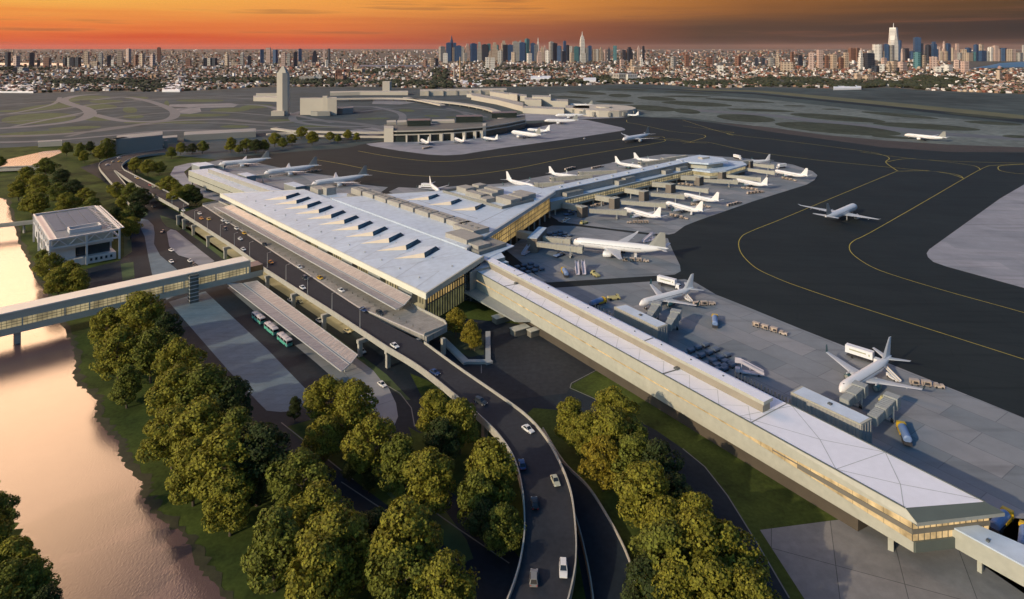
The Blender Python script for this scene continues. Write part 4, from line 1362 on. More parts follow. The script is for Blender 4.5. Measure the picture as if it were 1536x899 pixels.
for i in range(4):
    x0 = 5.2 + i * 6.3
    mb.prism([PQ(x0, 22), PQ(x0 + 5.6, 22), PQ(x0 + 5.6, LJ - 4), PQ(x0, LJ - 4)], 17.6, 17.85)
wpart(mb, 'solar_panels', [M('panel_blue', (0.10, 0.13, 0.18), .8, .1, .3)], pav)
mb = MB()
mb.prism([PQ(4, 1.6), PQ(WI - 3.6, 1.6), PQ(WI - 3.6, LJ - 1.6), PQ(4, LJ - 1.6)], 17.45, 17.6, 1)
rb_ = [PQ(11, 10, 20.2), PQ(27, 10, 20.2), PQ(27, 18, 20.2), PQ(11, 18, 20.2)]
for k in range(4):
    mb.beam(rb_[k], rb_[(k + 1) % 4], .6, 2.55, 0)
wpart(mb, 'roof', [m_frame, M('grey_roof', (0.17, 0.19, 0.215), .8, .1, .3)], pav)
for k in range(7):
    mb = MB(); c = PQ(.3, 12 + k * 9, 7.5); mb.box((c.x, c.y, 7.5), (.3, 2.6, 5.0 if k % 2 else 3.2), math.atan2(pv.y, pv.x))
    wpart(mb, 'window', [m_dglass], pav)
mb = MB()
for j0 in (0.0,):
    for (z, d) in ((18.5, .9), (13.6, .9)):
        mb.beam(PQ(0, j0, z), PQ(WI, j0, z), .8, d)
        mb.beam(PQ(0, j0, z), PQ(0, LJ, z), .8, d)
        mb.beam(PQ(WI, j0, z), PQ(WI, LJ, z), .8, d)
    n = 8
    for i in range(n):
        a, b = i * WI / n, (i + 1) * WI / n
        za, zb = (17.8, 13.4) if i % 2 else (13.4, 17.8)
        mb.beam(PQ(a, j0, za), PQ(b, j0, zb), .6, .6)
    n = 16
    for i in range(n):
        a, b = i * LJ / n, (i + 1) * LJ / n
        za, zb = (17.8, 13.4) if i % 2 else (13.4, 17.8)
        mb.beam(PQ(0, a, za), PQ(0, b, zb), .6, .6)
mb.beam(PQ(0, LJ, 18.5), PQ(WI, LJ, 18.5), .8, .9)
for (i, j) in ((0, 0), (WI, 0), (18, 0), (0, 26), (0, 52), (0, LJ), (WI, 26), (WI, 52), (WI, LJ)):
    p = PQ(i, j); mb.box((p.x, p.y, 9), (1, 1, 18.6), .73)
wpart(mb, 'frame', [m_frame], pav)
mb = MB()
for k in range(16):
    j = 3 + k * 4.7
    mb.beam(PQ(WI - 5, j, 18.3), PQ(WI + 3.2, j, 18.3), .9, .5)
for i in (1.5, 3.0):
    mb.beam(PQ(WI + i - .5, 2, 18.55), PQ(WI + i - .5, LJ - 2, 18.55), .6, .4)
wpart(mb, 'pergola', [m_frame], pav)
for k in range(5):
    mb = MB()
    c = PQ(20.5 + k * 2.6 + 0, 1.4, 2.2); mb.box((c.x, c.y, 2.2), (1.2, .15, 1.6), math.atan2(pv.y, pv.x))
    wpart(mb, 'window', [m_dglass], pav)
fbw = empty('footbridge', g(20, 340), 'thin beige footbridge from the far bank to the white framed building', 'footbridge')
mb = MB()
f0, f1 = g(52, 333, 7), g(-60, 345, 7)
mb.beam(f0, f1, 4.2, 1.0)
for s in (-1, 1):
    n = Vector((-(f1 - f0).y, (f1 - f0).x, 0)).normalized() * 2.0 * s
    mb.beam(f0 + n + Vector((0, 0, 1.1)), f1 + n + Vector((0, 0, 1.1)), .2, 1.15)
wpart(mb, 'deck', [m_wall], fbw)
for t in (.15, .5, .85):
    mb = MB(); c = f0.lerp(f1, t); mb.box((c.x, c.y, 2.6), (1.1, 1.1, 6.4), 0)
    wpart(mb, 'pier', [m_conc], fbw)
rbz = empty('road_bridge', g(15, 256), 'low road bridge with pale walls crossing the upper river at far left', 'bridge')
mb = MB()
f0, f1 = g(70, 250.5, 3), g(-120, 258, 3)
mb.beam(f0, f1, 12, 1.2, 1)
for s in (-1, 1):
    n = Vector((-(f1 - f0).y, (f1 - f0).x, 0)).normalized() * 6.2 * s
    mb.beam(f0 + n + Vector((0, 0, 1.2)), f1 + n + Vector((0, 0, 1.2)), .5, 3.0, 0)
wpart(mb, 'deck', [m_conc, m_road], rbz)
# kerbed walk round the tree bed by the hall corner
wk = empty('planter_wall', g(700, 525), 'angular pale concrete planter wall round the two trees by the hall corner', 'planter')
mb = MB()
pts = [g(664, 508, .9), g(698, 541, .9), (g(732, 541, .9)), g(732, 497, .9)]
for k in range(3):
    mb.beam(pts[k], pts[k + 1], 2.2 if k else 3.0, 1.0)
for p in pts[1:3]:
    mb.box((p.x, p.y, .42), (3, 3, 0.98), .5)
wpart(mb, 'wall', [m_kerb], wk)
# ------------------------------------------------------------------ aircraft (nose towards +Y, wheels at z = 0)
m_plane = M('aircraft_white', (0.74, 0.72, 0.71), 0.32, 0.03, 0.3, spec=0.5)
m_planeg = M('aircraft_grey', (0.50, 0.50, 0.50), 0.4, 0.05, 0.4)
m_fin = M('fin_grey', (0.26, 0.26, 0.24), 0.4, 0.05, 0.3)
m_teal = M('nacelle_teal', (0.03, 0.09, 0.10), 0.35, 0.1, 0.5)
m_black = M('black_rubber', (0.015, 0.015, 0.016), 0.8, 0.1, 1.0)
m_pwin = M('cabin_windows', (0.06, 0.07, 0.09), 0.25, 0.0)


def aircraft(kind):
    wide = kind == 'wide'
    L, rad, span, zc = (63.0, 2.95, 61.0, 5.6) if wide else (39.0, 1.95, 35.5, 3.7)
    e = empty('airliner', (0, 0, 0))
    st = [(0.0, .05, -.35), (.012, .30, -.25), (.03, .55, -.15), (.055, .78, -.06), (.09, .95, 0), (.13, 1, 0), (.30, 1, 0), (.62, 1, 0), (.70, .96, .04), (.78, .82, .14), (.86, .60, .30), (.93, .36, .46), (.98, .18, .56), (1.0, .08, .6)]
    mb = MB()
    rings = []
    for t, rr_, dz in st:
        y = L * (.5 - t)
        rings.append([(math.cos(k * math.pi / 8) * rad * rr_, y, zc + rad * dz + math.sin(k * math.pi / 8) * rad * rr_ * 1.04) for k in range(16)])
    mb.loft(rings[::-1])
    fu = mb.build('fuselage', m_plane, e, smooth=True)
    mb = MB()
    yw = L * .5 - L * .038
    a0 = rad * .60
    mb.face([(-a0, yw - .9, zc + rad * .42), (0, yw + .25, zc + rad * .40), (0, yw - .9, zc + rad * .86), (-a0 * .85, yw - 1.7, zc + rad * .74)])
    mb.face([(0, yw + .25, zc + rad * .40), (a0, yw - .9, zc + rad * .42), (a0 * .85, yw - 1.7, zc + rad * .74), (0, yw - .9, zc + rad * .86)])
    mb.build('cockpit_window', m_pwin, fu)
    mb = MB()
    n = 46 if wide else 30
    for s in (-1, 1):
        for i in range(n):
            y = L * (.5 - .12) - i * L * .62 / n
            x = rad * .978 * s
            h = .20
            mb.face([(x, y, zc + .35), (x, y - L * .62 / n * .5, zc + .35), (x * .985, y - L * .62 / n * .5, zc + .35 + 2 * h), (x * .985, y, zc + .35 + 2 * h)])
        for t in (.105, .30, .56, .77):
            y = L * (.5 - t)
            w_, xx = .55, rad * (1.012 if t < .7 else .86) * s
            mb.face([(xx, y + w_, zc - .7), (xx, y - w_, zc - .7), (xx, y - w_, zc - .62), (xx, y + w_, zc - .62)])
    mb.build('cabin_window', m_pwin, fu)

    def aerofoil(sec, name, mat, parent, thick=.11):
        """sections (x, y_lead, chord, z)"""
        mb = MB(); rings = []
        for x, yl, c, z in sec:
            t = c * thick
            rings.append([(x, yl, z), (x, yl - .15 * c, z + t * .5), (x, yl - .45 * c, z + t * .55), (x, yl - c, z), (x, yl - .45 * c, z - t * .3), (x, yl - .15 * c, z - t * .35)])
        if sec[0][0] > sec[-1][0]:
            rings = rings[::-1]
        mb.loft(rings)
        return mb.build(name, mat, parent, smooth=False)
    zr_ = zc - rad * .62
    yr = L * (.5 - (.335 if wide else .36))
    hs = span / 2
    sw = .54 if wide else .50
    c0, c1, c2 = (12.5, 7.2, 2.0) if wide else (7.4, 4.4, 1.6)
    for s in (-1, 1):
        tipz = zr_ + hs * (.10 if wide else .085)
        sec = [(s * rad * .5, yr, c0, zr_), (s * hs * .36, yr - hs * .36 * sw * 1.05, c1, zr_ + hs * .03), (s * hs * .97, yr - hs * .97 * sw, c2, tipz)]
        wg = aerofoil(sec, 'wing', m_planeg, e)
        x, yl, z = s * hs * .97, yr - hs * .97 * sw, tipz
        if wide:
            aerofoil([(x, yl, 2.0, z), (s * hs * 1.03, yl - 1.8, .7, z + 1.0)], 'winglet', m_planeg, wg)
        else:
            mb = MB()
            mb.loft([[(x, yl, z), (x + s * .12, yl - 1.6, z), (x - s * .12, yl - 1.6, z)], [(x + s * .55, yl - 1.3, z + 2.5), (x + s * .6, yl - 2.1, z + 2.5), (x + s * .5, yl - 2.1, z + 2.5)]])
            mb.build('winglet', m_teal, wg)
        mb = MB()
        for f_ in (.30, .52, .72):
            xf = s * hs * f_
            yf = yr - hs * f_ * sw - (c1 if f_ < .4 else c1 * (1.1 - f_ * .75))
            zf = zr_ + hs * f_ * .07 - .3
            mb.loft([[(xf - .2, yf + 1.6, zf), (xf + .2, yf + 1.6, zf), (xf, yf + 1.6, zf + .4)], [(xf - .1, yf - 1.0, zf), (xf + .1, yf - 1.0, zf), (xf, yf - 1.0, zf + .2)]])
        mb.build('flap_fairing', m_planeg, wg)
        # engine
        xe = s * hs * (.315 if wide else .29)
        re_, le = (1.75, 5.8) if wide else (1.05, 3.9)
        ye = yr - abs(xe) * sw + le * .52
        ze = zr_ + hs * .02 - re_ * (1.05)
        mb = MB(); rings = []
        for t, q in ((0, .86), (.05, 1.0), (.35, 1.04), (.7, .92), (.88, .72)):
            rings.append([(xe + math.cos(k * math.pi / 6) * re_ * q, ye - le * t, ze + math.sin(k * math.pi / 6) * re_ * q) for k in range(12)])
        mb.loft(rings[::-1], 0, cap=False)
        en = mb.build('engine', m_plane if wide else m_teal, e, smooth=True)
        mb = MB()
        mb.loft([[(xe + math.cos(k * math.pi / 6) * re_ * q, ye - le * t, ze + math.sin(k * math.pi / 6) * re_ * q) for k in range(12)] for t, q in ((.1, .84), (.101, .02))][::-1], 0, cap=False)
        mb.loft([[(xe + math.cos(k * math.pi / 6) * re_ * q, ye - le * t, ze + math.sin(k * math.pi / 6) * re_ * q) for k in range(12)] for t, q in ((.88, .55), (1.12, .12))][::-1])
        mb.build('fan', m_fin, en, smooth=True)
        mb = MB()
        mb.box((xe, ye - le * .55, ze + re_ * 1.05), (.4, le * .9, re_ * .7))
        mb.build('pylon', m_planeg, en)
        aerofoil([(s * rad * .2, -L * .5 + L * .125, 5.8 if wide else 3.5, zc + rad * .55), (s * (9.6 if wide else 6.8), -L * .5 + L * .125 - (6.2 if wide else 4.2), 2.0 if wide else 1.4, zc + rad * .85)], 'tailplane', m_planeg, e)
    fb_, ft = (11.4, 3.2) if wide else (7.6, 2.2)
    yb = -L * .5 + L * (.205 if wide else .21)
    zb, zt = zc + rad * .72, (17.2 if wide else 12.4)
    mb = MB()
    yt = yb - (zt - zb) * .80
    def fs(y, c, z, t): return [(0, y, z), (t, y - .3 * c, z), (t * .6, y - .7 * c, z), (0, y - c, z), (-t * .6, y - .7 * c, z), (-t, y - .3 * c, z)]
    mb.loft([fs(yb + (2.4 if wide else 2.2), fb_ + 2, zb - .3, .35), fs(yb - .6, fb_ - .9, zb + 1.0, .34), fs(yt, ft, zt, .14)][::-1])
    mb.build('tail_fin', m_fin if wide else m_plane, e)
    for nm, gx, gy in (('landing_gear', 0, L * (.5 - .11)), ('landing_gear', -(5.0 if wide else 2.9), L * (.5 - .53)), ('landing_gear', 5.0 if wide else 2.9, L * (.5 - .53))):
        mb = MB()
        top_ = zc - rad * .5
        mb.box((gx, gy, top_ / 2 + .3), (.35, .35, top_))
        ge = mb.build(nm, m_planeg, e)
        mb = MB()
        rw = .6 if wide else .5
        for dx in ((-.5, .5) if not wide or gx == 0 else (-.7, .7)):
            for dy in ((0,) if not wide or gx == 0 else (-.8, .8)):
                mb.tube([(gx + dx - .2, gy + dy, rw), (gx + dx + .2, gy + dy, rw)], rw, 10)
        mb.build('wheel', m_black, ge)
    return e


P_N, P_W = aircraft('narrow'), aircraft('wide')
used_p = {}


def put_plane(kind, nose, tail, label, group, nz=None):
    """nose and tail-cone points surveyed at their own heights"""
    wide = kind == 'wide'
    n = g(*nose, 4.6 if wide else 3.2); t = g(*tail, 7.2 if wide else 4.7)
    d = n - t; d.z = 0
    Lm = d.length
    L = 63.0 if wide else 39.0
    u = d.normalized()
    c = (n + t) / 2
    proto = P_W if wide else P_N
    o = proto if kind not in used_p else copy_tree(proto)
    used_p[kind] = 1
    o.location = (c.x, c.y, 0)
    o.rotation_euler = (0, 0, math.atan2(-u.x, u.y))
    s = max(.86, min(1.06, Lm / L))
    o.scale = (s, s, s)
    tag(o, label, 'airliner', group)
    print('PLANE', label[:40], 'len %.1f' % Lm)
    return o


GA = 'airliners parked at the middle pier'
GW = 'wide-body airliners parked on the west apron'
GF = 'airliners parked at the far terminals'
PL = [
    ('wide', (329, 246.5), (405, 236), 'white wide-body with grey fin, farthest of three parked nose-in by the short west pier', GW),
    ('wide', (396, 260), (478, 246.5), 'white wide-body with grey fin, middle one of three parked by the short west pier', GW),
    ('wide', (467, 276.5), (553, 261), 'white wide-body with grey fin, nearest of three parked by the short west pier', GW),
    ('wide', (857, 364), (1003, 373), 'large white wide-body with grey fin parked broadside between the two dark service strips', None),
    ('wide', (1284, 310), (1238, 325), 'white wide-body with grey fin rolling away alone on the dark taxiway between yellow lines', None),
    ('wide', (934, 210.5), (975, 201), 'white wide-body taxiing towards us on dark asphalt beyond the middle pier', None),
    ('wide', (1357, 202.5), (1420, 206), 'white wide-body on the pale taxiway beside the brown verge at far right', None),
    ('wide', (767, 199), (812, 203), 'white wide-body parked just right of the dark glass terminal', GF),
    ('wide', (816.5, 181.5), (868, 180), 'white wide-body standing on the far apron behind the dark glass terminal', GF),
    ('narrow', (791, 195), (825, 196.5), 'small white jet half hidden behind the wide-body by the dark glass terminal', GF),
    ('narrow', (802, 147.5), (826, 147), 'tiny white jet with its tail above the farthest beige terminal roof', GF),
    ('wide', (856, 157.5), (887, 156.5), 'white jet behind the beige rotunda block of the far terminal', GF),
    ('narrow', (931, 168), (947, 166.8), 'rear one of two tiny white jets right of the beige rotunda', GF),
    ('narrow', (934, 172), (958, 172.4), 'front one of two tiny white jets right of the beige rotunda', GF),
    ('wide', (833, 173.5), (880, 171.5), 'white jet along the front of the beige rotunda wing', GF),
    ('narrow', (630, 209.5), (645, 216), 'tiny white jet, leftmost of three at the dark glass terminal piers', GF),
    ('narrow', (680, 207.5), (699, 214), 'tiny white jet, middle one of three at the dark glass terminal piers', GF),
    ('narrow', (725, 206.5), (746, 208.5), 'tiny white jet, rightmost of three at the dark glass terminal piers', GF),
    ('narrow', (802, 281), (759, 269), 'white jet whose tail shows just right of the tapering rear roof', GA),
    ('narrow', (867.5, 265.5), (824, 258.5), 'white jet nosing in, second on the far side of the middle pier', GA),
    ('narrow', (964, 251), (922, 243), 'white jet nosing in, third on the far side of the middle pier', GA),
    ('narrow', (992, 242), (952.5, 237), 'white jet nosing in, farthest of four on the far side of the middle pier', GA),
    ('narrow', (659, 287), (644, 273.5), 'white jet seen tail-on with both wings spread behind the rear roof', GA),
    ('narrow', (935, 314), (992, 326), 'white jet with teal engines, first on the near side of the middle pier', GA),
    ('narrow', (998, 305), (1055, 317.5), 'white jet with teal engines, second on the near side of the middle pier', GA),
    ('narrow', (1024, 292), (1079, 301.5), 'white jet with teal engines, third on the near side of the middle pier', GA),
    ('narrow', (1103, 270), (1152, 278), 'white jet with teal engines, fourth on the near side of the middle pier', GA),
    ('narrow', (1161, 257), (1212, 264.5), 'white jet with teal engines, nearest the rounded apron tip', GA),
    ('narrow', (1122, 243.5), (1152, 239.5), 'white jet behind the end pavilion of the middle pier, tail raised at right', GA),
    ('narrow', (959, 457), (1041, 431), 'white jet with open belly loader at the upper gate of the long pier', None),
    ('narrow', (1260, 588), (1337, 535), 'white jet with dark winglet nearest the camera at the lower gate of the long pier', None),
]
for p in PL:
    put_plane(*p)

# ------------------------------------------------------------------ boarding bridges and gatehouses
m_tunnel = M('tunnel_beige', (0.38, 0.36, 0.30), 0.55, 0.08, 0.4, scale2=1.5)
m_tunnelg = M('tunnel_grey', (0.30, 0.31, 0.29), 0.55, 0.08, 0.4, scale2=1.5)


def boarding_bridge(p, q, zp, zq, label, grey=False, group='boarding bridges at the gates'):
    p, q = Vector(p), Vector(q)
    base = empty('boarding_bridge', (p.x, p.y, 0), label, 'boarding bridge', group)
    m = m_tunnelg if grey else m_tunnel
    P_, Q_ = Vector((p.x, p.y, zp)), Vector((q.x, q.y, zq))
    a, b = P_.lerp(Q_, .48), P_.lerp(Q_, .44)
    up = Vector((0, 0, 2.9))
    mb = MB(); mb.beam(P_ + up, a + up, 3.0, 2.9)
    for k in range(6):
        c = P_.lerp(a, (k + .5) / 6)
        mb.beam(c + up + Vector((0, 0, .08)), c.lerp(a, .02) + up + Vector((0, 0, .08)), 3.2, 3.0)
    wpart(mb, 'tunnel', m, base)
    mb = MB(); mb.beam(b + up + Vector((0, 0, .28)), Q_ + up + Vector((0, 0, .28)), 3.5, 3.4)
    for k in range(7):
        c = b.lerp(Q_, (k + .5) / 7)
        mb.beam(c + up + Vector((0, 0, .36)), c.lerp(Q_, .02) + up + Vector((0, 0, .36)), 3.7, 3.5)
    wpart(mb, 'outer_tunnel', m, base)
    d = (Q_ - P_); d.z = 0; d.normalize()
    ang = math.atan2(d.y, d.x)
    mb = MB(); c = Q_ + d * 1.2 + Vector((0, 0, 1.6))
    mb.box((c.x, c.y, c.z), (3.4, 4.6, 4.0), ang)
    cb = wpart(mb, 'cab', m, base)
    mb = MB(); c = Q_ + d * 2.95
    mb.box((c.x, c.y, c.z + 2.0), (.12, 3.6, 1.6), ang)
    mb.shift(base.location).build('cab_window', m_dglass, cb)
    mb = MB(); c = P_.lerp(Q_, .82)
    for s in (-1, 1):
        x, y = c.x - d.y * 1.9 * s, c.y + d.x * 1.9 * s
        mb.box((x, y, zq / 2 + 1.1), (.45, .45, zq + 2), ang)
    mb.box((c.x, c.y, .9), (1.0, 4.4, .6), ang)
    wpart(mb, 'support_leg', m_steel, base)
    mb = MB()
    for s in (-1, 1):
        x, y = c.x - d.y * 1.6 * s, c.y + d.x * 1.6 * s
        mb.tube([(x - d.x * .0 - d.y * .5, y + d.x * .5, .7), (x + d.y * .5, y - d.x * .5, .7)], .7, 10)
    wpart(mb, 'wheel', m_black, base)
    return base


def gatehouse(x0, x1, yb, yt, link, label):
    """a tall slatted stair tower on the apron with a fixed link to the pier"""
    c = g((x0 + x1) / 2, yb)
    sc_ = (yb - HY) / H
    w_ = max(6.0, (x1 - x0) / sc_ * .8)
    h = max(7.6, min(9.4, (yb - yt) / sc_ - 2.5))
    ang = math.atan2(VY, VX)
    base = empty('gate_tower', (c.x, c.y, 0), label, 'stair tower', 'slatted stair towers beside the middle pier')
    cc = c + Vector((VX, VY, 0)) * w_ * .2
    mb = MB(); mb.box((cc.x, cc.y, h / 2), (w_, w_ * .75, h), ang)
    for k in range(9):
        for s in (-1, 1):
            t = (k / 8 - .5) * w_
            o_ = Vector((VX * t - VY * (-s) * w_ * .39, VY * t + VX * (-s) * w_ * .39, 0))
            mb.box((cc.x + o_.x, cc.y + o_.y, h / 2), (.25, .25, h), ang)
    wpart(mb, 'tower', m_grille, base)
    mb = MB(); mb.box((cc.x, cc.y, h + .2), (w_ + .6, w_ * .75 + .6, .4), ang)
    wpart(mb, 'roof', [m_wall], base)
    lk = g(*link, 5.0)
    mb = MB(); mb.beam((lk.x, lk.y, 8.6), (cc.x, cc.y, 8.4), 3.6, 4.0)
    wpart(mb, 'link_corridor', [m_tunnel], base)
    mb = MB(); mid_ = lk.lerp(cc, .3); mb.box((mid_.x, mid_.y, 2.3), (.7, .7, 4.8), ang)
    wpart(mb, 'post', [m_steel], base)
    return base


ordn = ['first', 'second', 'third', 'fourth', 'fifth', 'sixth', 'seventh', 'eighth', 'ninth', 'tenth', 'eleventh', 'twelfth', 'thirteenth', 'fourteenth', 'fifteenth', 'sixteenth', 'seventeenth', 'eighteenth', 'nineteenth', 'twentieth']
GH = [(864, 880, 326, 306, (845, 311)), (912, 928, 313, 293, (894, 299)), (957, 972, 301.5, 283, (938, 288)), (997, 1012, 289.5, 273, (978, 279)), (1040, 1054, 278, 263, (1021, 269)), (1074, 1088, 273, 254, (1068, 262)), (1102, 1116, 262, 250, (1090, 254)), (1117, 1129, 252.5, 244, (1102, 249))]
TU = [((884, 319), (934, 320)), ((932, 306), (993, 309)), ((976, 294), (1021, 296)), ((1014, 283), (1058, 287)), ((1056, 273), (1101, 274)), ((1090, 266), (1137, 270)), ((1119, 256), (1158, 260)), ((1130, 249), (1157, 251))]
for i, (a, b) in enumerate(zip(GH, TU)):
    gatehouse(*a, 'brown slatted stair tower, %s counted along the near side of the middle pier' % ordn[i])
    boarding_bridge(g(*b[0], 4.5), g(*b[1], 4.5), 4.4, 3.6, 'beige boarding bridge, %s counted along the near side of the middle pier' % ordn[i])
for i, (p, q) in enumerate([((846, 277), (806, 279)), ((888, 266), (830, 270)), ((925, 259), (872, 262)), ((1000, 242), (962, 247)), ((1030, 236), (996, 241))]):
    boarding_bridge(g(*p, 5), g(*q, 4.5), 4.6, 3.8, 'beige boarding bridge, %s counted along the far side of the middle pier' % ordn[i])
# gatehouse serving the big wide-body
gh = empty('gate_house', g(800, 376), 'grey-roofed slatted gate house between the golden facade and the large wide-body', 'gate house')
mb = MB()
q = [g(791, 356.5, 9.5), g(808, 340, 9.5), g(820, 341.5, 9.5), g(805.5, 357.5, 9.5)]
mb.prism(q, 0, 9.0, 0); mb.prism(q, 9.0, 9.5, 1)
wpart(mb, 'tower', [m_grille, m_roof], gh)
mb = MB(); mb.beam(g(777, 346, 8.8), g(801, 350, 8.8), 5.0, 4.2)
wpart(mb, 'link_corridor', [m_tunnel], gh)
boarding_bridge(g(806, 369, 4.6), g(868, 376.5, 4.6), 4.4, 4.2, 'beige boarding bridge, lower one of two reaching the large wide-body', False, 'boarding bridges at the large wide-body')
boarding_bridge(g(815, 361, 4.6), g(850, 364.5, 4.6), 4.4, 4.2, 'beige boarding bridge, upper one of two reaching the large wide-body', False, 'boarding bridges at the large wide-body')
# the two long ribbed lounges on the south apron
m_rib = M('ribbed_metal', (0.30, 0.30, 0.29), 0.5, 0.1, 0.5)


def lounge(c0, c1, c2, c3, z, label):
    q = [g(*c, z) for c in (c0, c1, c2, c3)]
    base = empty('gate_lounge', (q[0].x, q[0].y, 0), label, 'gate lounge', 'ribbed metal gate lounges by the long pier')
    mb = MB(); mb.prism(q, 0.0, z - .5)
    n = 34
    for (a, b) in ((q[0], q[3]), (q[3], q[2])):
        L = (b - a).length
        k = int(L / 1.3)
        for i in range(k):
            c = a.lerp(b, (i + .5) / k)
            mb.box((c.x, c.y, (z - .5) / 2), (.35, .35, z - .5), .6)
    wpart(mb, 'wall', [m_rib], base)
    mb = MB(); mb.prism(q, z - .5, z, 0)
    ins = [p + (sum(q, Vector()) / 4 - p) * .06 for p in q]
    mb.face([(p.x, p.y, z + .02) for p in ins][::-1], 1)
    cc = sum(q, Vector()) / 4
    mb.box((cc.x, cc.y, z + .25), (1.2, 1.2, .5), .6, 2)
    wpart(mb, 'roof', [m_wall, m_roof, m_seamd], base)
    return q


q1 = lounge((921, 460), (938, 456.5), (1002, 487), (987, 492), 8.5, 'grey ribbed gate lounge, upper one by the long pier')
q2 = lounge((1186, 588), (1203, 579), (1308, 628), (1292, 637), 8.5, 'grey ribbed gate lounge, lower one by the long pier')
GS = 'grey boarding bridges by the long pier'
boarding_bridge(g(972, 481, 5.6), g(984, 461, 5.2), 4.4, 3.4, 'grey boarding bridge reaching the upper jet by the long pier', True, GS)
boarding_bridge(g(1002, 492, 5.6), g(1013, 474, 5.2), 4.4, 3.8, 'grey boarding bridge with free end beside the upper ribbed lounge', True, GS)
boarding_bridge(g(1266, 606, 5.6), g(1288, 585, 5.2), 4.4, 3.4, 'grey boarding bridge reaching the nearest jet', True, GS)
boarding_bridge(g(1308, 632, 5.6), g(1336, 604, 5.2), 4.4, 3.8, 'grey boarding bridge with free end beside the lower ribbed lounge', True, GS)
# small boxes on the west apron gates
for i, (c0, h, p, q) in enumerate([((300, 252, 22, 14), 9, (318, 252), (333, 252)), ((366, 266, 20, 9), 7.5, (376, 268), (398, 266)), ((438, 282, 22, 9), 7.5, (452, 283), (470, 282))]):
    x, y, w_, d_ = c0
    b = g(x + 4, y + 8)
    e = empty('gate_house', (b.x, b.y, 0), ['tall', 'low', 'low'][i] + ' flat-roofed gate house, %s from the far end of the short west pier' % ordn[i], 'gate house', 'gate houses of the short west pier')
    mb = MB(); mb.box((b.x, b.y, h / 2), (w_, d_, h), math.atan2(wd.y, wd.x)); wpart(mb, 'wall', [m_wall2], e)
    mb = MB(); mb.box((b.x, b.y, h + .2), (w_ + .4, d_ + .4, .4), math.atan2(wd.y, wd.x)); wpart(mb, 'roof', [m_roof], e)
    boarding_bridge(g(*p, 4.6), g(*q, 4.6), 4.3, 4.2, 'grey boarding bridge, %s along the short west pier' % ordn[i], True, 'boarding bridges on the west apron')
fz = empty('gate_house', g(850, 425), 'small flat-roofed box standing close behind the upper end of the long pier', 'gate house')
mb = MB()
q = [g(788, 412, 6.5), g(797, 409, 6.5), g(819, 421, 6.5), g(812, 425, 6.5)]
mb.prism(q, 0, 6.0, 0); mb.prism(q, 6.0, 6.5, 1)
wpart(mb, 'wall', [m_wall2, m_mech], fz)
# ------------------------------------------------------------------ road vehicles (front towards +Y)
m_tyre = m_black
m_chrome = M('wheel_rim', (0.35, 0.35, 0.36), 0.35, 0.0)
m_cglass = M('car_glass', (0.02, 0.025, 0.03), 0.08, 0.0, spec=0.6)
m_head = M('headlight', (0.7, 0.7, 0.66), 0.2, 0.0)
m_tail = M('tail_light', (0.35, 0.02, 0.015), 0.3, 0.0)
PAINT = {'white': (0.70, 0.68, 0.65), 'yellow': (0.62, 0.36, 0.02), 'orange': (0.60, 0.22, 0.02), 'dark grey': (0.04, 0.045, 0.05), 'blue': (0.03, 0.055, 0.14), 'black': (0.012, 0.012, 0.013), 'pale green': (0.42, 0.42, 0.31),
         'grey': (0.20, 0.20, 0.19), 'red': (0.45, 0.05, 0.06), 'tan': (0.40, 0.34, 0.22)}


def car(colour, suv=False):
    e = empty('car', (0, 0, 0))
    m = M('paint_' + colour.replace(' ', '_'), PAINT[colour], 0.25, 0.0, spec=0.6)
    L, Wd = (4.9, 1.95) if suv else (4.7, 1.85)
    mb = MB(); rings = []
    hb = .98 if suv else .86
    for y, w_, z0, z1 in ((L / 2, .80, .42, .66), (L / 2 - .18, .93, .30, .74), (L * .30, 1.0, .26, hb - .03), (L * .1, 1.0, .26, hb), (-L * .32, 1.0, .26, hb + .02), (-L / 2 + .2, .95, .30, hb - .02), (-L / 2, .86, .42, hb - .14)):
        w2 = Wd / 2 * w_
        rings.append([(-w2, y, z0), (w2, y, z0), (w2, y, z1 * .72), (w2 * .93, y, z1), (-w2 * .93, y, z1), (-w2, y, z1 * .72)])
    mb.loft(rings[::-1])
    body = mb.build('body', m, e)
    ht = 1.78 if suv else 1.46
    ya, yb, yc, yd = (L * .20, L * .06, -L * .40, -L * .47) if suv else (L * .20, L * .02, -L * .22, -L * .38)
    w0, w1 = Wd / 2 * .90, Wd / 2 * .70
    mb = MB()
    mb.loft([[(-w0, yd, hb - .03), (w0, yd, hb - .03), (w0, ya, hb - .03), (-w0, ya, hb - .03)], [(-w1, yc, ht - .04), (w1, yc, ht - .04), (w1, yb, ht - .04), (-w1, yb, ht - .04)]])
    mb.build('glasshouse', m_cglass, e)
    mb = MB()
    mb.box((0, (yb + yc) / 2, ht), (w1 * 2.02, yb - yc + .04, .09))
    for s in (-1, 1):
        mb.beam((s * w0 * .985, ya, hb), (s * w1, yb, ht), .09, .08)
        mb.beam((s * w0 * .985, yd, hb), (s * w1, yc, ht), .13, .10)
    mb.build('roof', m, e)
    for y in (L * .31, -L * .30):
        for s in (-1, 1):
            mb = MB()
            mb.tube([(s * (Wd / 2 - .2), y, .34), (s * (Wd / 2 + .02), y, .34)], .34, 12)
            wv = mb.build('wheel', m_tyre, e)
            mb = MB(); mb.tube([(s * (Wd / 2 - .1), y, .34), (s * (Wd / 2 + .035), y, .34)], .2, 10)
            mb.build('rim', m_chrome, wv)
    for s in (-1, 1):
        mb = MB(); mb.box((s * Wd * .34, L / 2 - .06, .60), (.38, .2, .14)); mb.build('headlight', m_head, e)
        mb = MB(); mb.box((s * Wd * .36, -L / 2 + .04, hb - .24), (.34, .14, .16)); mb.build('tail_light', m_tail, e)
    return e


CARS = {}
cnt = {}


